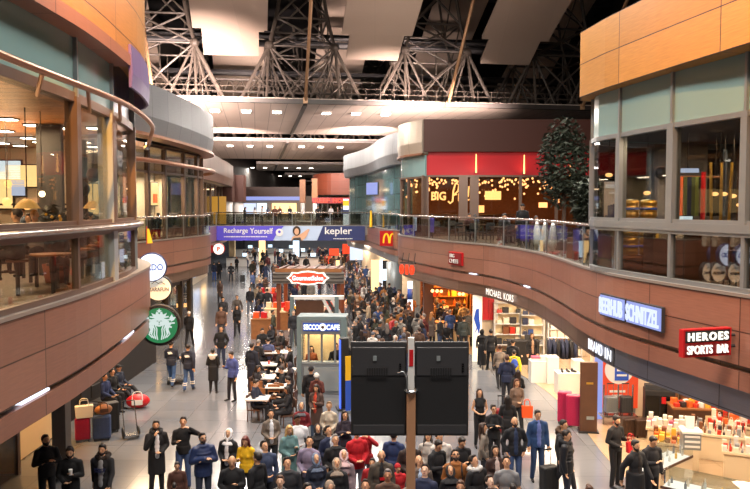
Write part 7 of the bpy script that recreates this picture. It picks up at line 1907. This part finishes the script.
# far upper floor
area('far_lamp', (-14, 112, 9.5), (0, 0, 0), 16, 8, 1500, WARM); area('far_lamp', (2, 98, 8.2), (0, 0, 0), 8, 6, 250, AMB); area('bridge_lamp', (-7, 75, 13.2), (0, 0, 0), 8, 3, 1500, NEU)
# ground floor: left side under the gallery
for x, y, p, c in ((-7.8, 20.5, 40, WARM), (-8.2, 25.5, 90, WARM), (-9.0, 20.0, 110, '#ffb860'), (-12.2, 33, 160, '#ffc070'), (-12.2, 40, 160, '#ffc070'), (-14.5, 58, 350, NEU)):
    area('left_downlight', (x, y, 3.4), (0, 0, 0), 1.0, 1.6, p, c)
# right hand shops
for x, y, p in ((7.6, 15.5, 200), (10.5, 16.5, 220), (8.6, 20.4, 240), (11.6, 20.6, 220), (7.3, 25.5, 230), (9.8, 27, 220), (7.0, 30, 240), (9.8, 31, 200), (5.6, 33.8, 60)):
    area('shop_lamp', (x, y, 3.42), (0, 0, 0), 1.8, 1.8, p*(.5 if y < 22 else .66), '#ffe4c8')
for x, y in ((5.3, 16.6), (5.0, 19.5), (5.1, 22.5), (5.1, 25.5), (4.6, 28.8)): area('gallery_downlight', (x+1.25, y, 3.42), (0, 0, 0), .5, 1.6, 95, '#ffdcb0')
for x, y in ((3.6, 37.5), (6.4, 38.5), (4.4, 40.2)): area('cafe_lamp', (x, y, 3.42), (0, 0, 0), 1.2, 1.2, 260, '#ffa850')
for x, y, p in ((1.5, 55, 300), (-.3, 64, 300), (4, 60, 200), (-1.5, 70, 250)): area('counter_lamp', (x, y, 3.42), (0, 0, 0), 1.6, 2.2, p, '#ffe2c0')
# kiosks, hall under the footbridge and beyond
q = kc; area('kiosk_lamp', (kc.x, kc.y+.4, 2.68), (0, 0, 0), 1.2, .4, 45, '#ffd9a8')
area('kiosk_lamp', (kc3.x, kc3.y+1.0, 2.9), (0, 0, 0), 2.2, 1.4, 130, '#ffc890'); area('kiosk_lamp', (kc2.x, kc2.y+.4, 2.4), (0, 0, 0), 1.4, .8, 40, '#ffd9a8')
area('far_lamp', (-8, 92, 3.85), (0, 0, 0), 18, 8, 1200, NEU); area('far_lamp', (-2, 78, 3.6), (0, 0, 0), 5, 4, 700, '#ffb070'); area('far_lamp', (-9, 112, 3.8), (0, 0, 0), 20, 10, 1200, COOL)
w = bpy.data.worlds.new('world'); S.world = w; w.use_nodes = True
w.node_tree.nodes['Background'].inputs[0].default_value = lin('#3a3835'); w.node_tree.nodes['Background'].inputs[1].default_value = .25

# ------------------------------------------------------------------ labels that single things out
bpy.context.view_layer.update()
by = {}
for o in LABELLED: by.setdefault(o['label'], []).append(o)
for lab, v in by.items():
    if len(v) < 2: continue
    v.sort(key=lambda o: proj(o.matrix_world.translation)[0])
    for k, o in enumerate(v): o['label'] = '%s, %s from the left' % (lab, ordinal(k+1))
vs = S.view_settings
S.display_settings.display_device = 'sRGB'
vs.view_transform = 'Standard'; vs.look = 'None'; vs.gamma = 1.0; vs.exposure = 0.3
try: vs.use_curve_mapping = False
except Exception: pass
S.cycles.use_denoising = True
S.cycles.max_bounces = 8; S.cycles.transparent_max_bounces = 16; S.cycles.glossy_bounces = 4; S.cycles.sample_clamp_indirect = 6.0
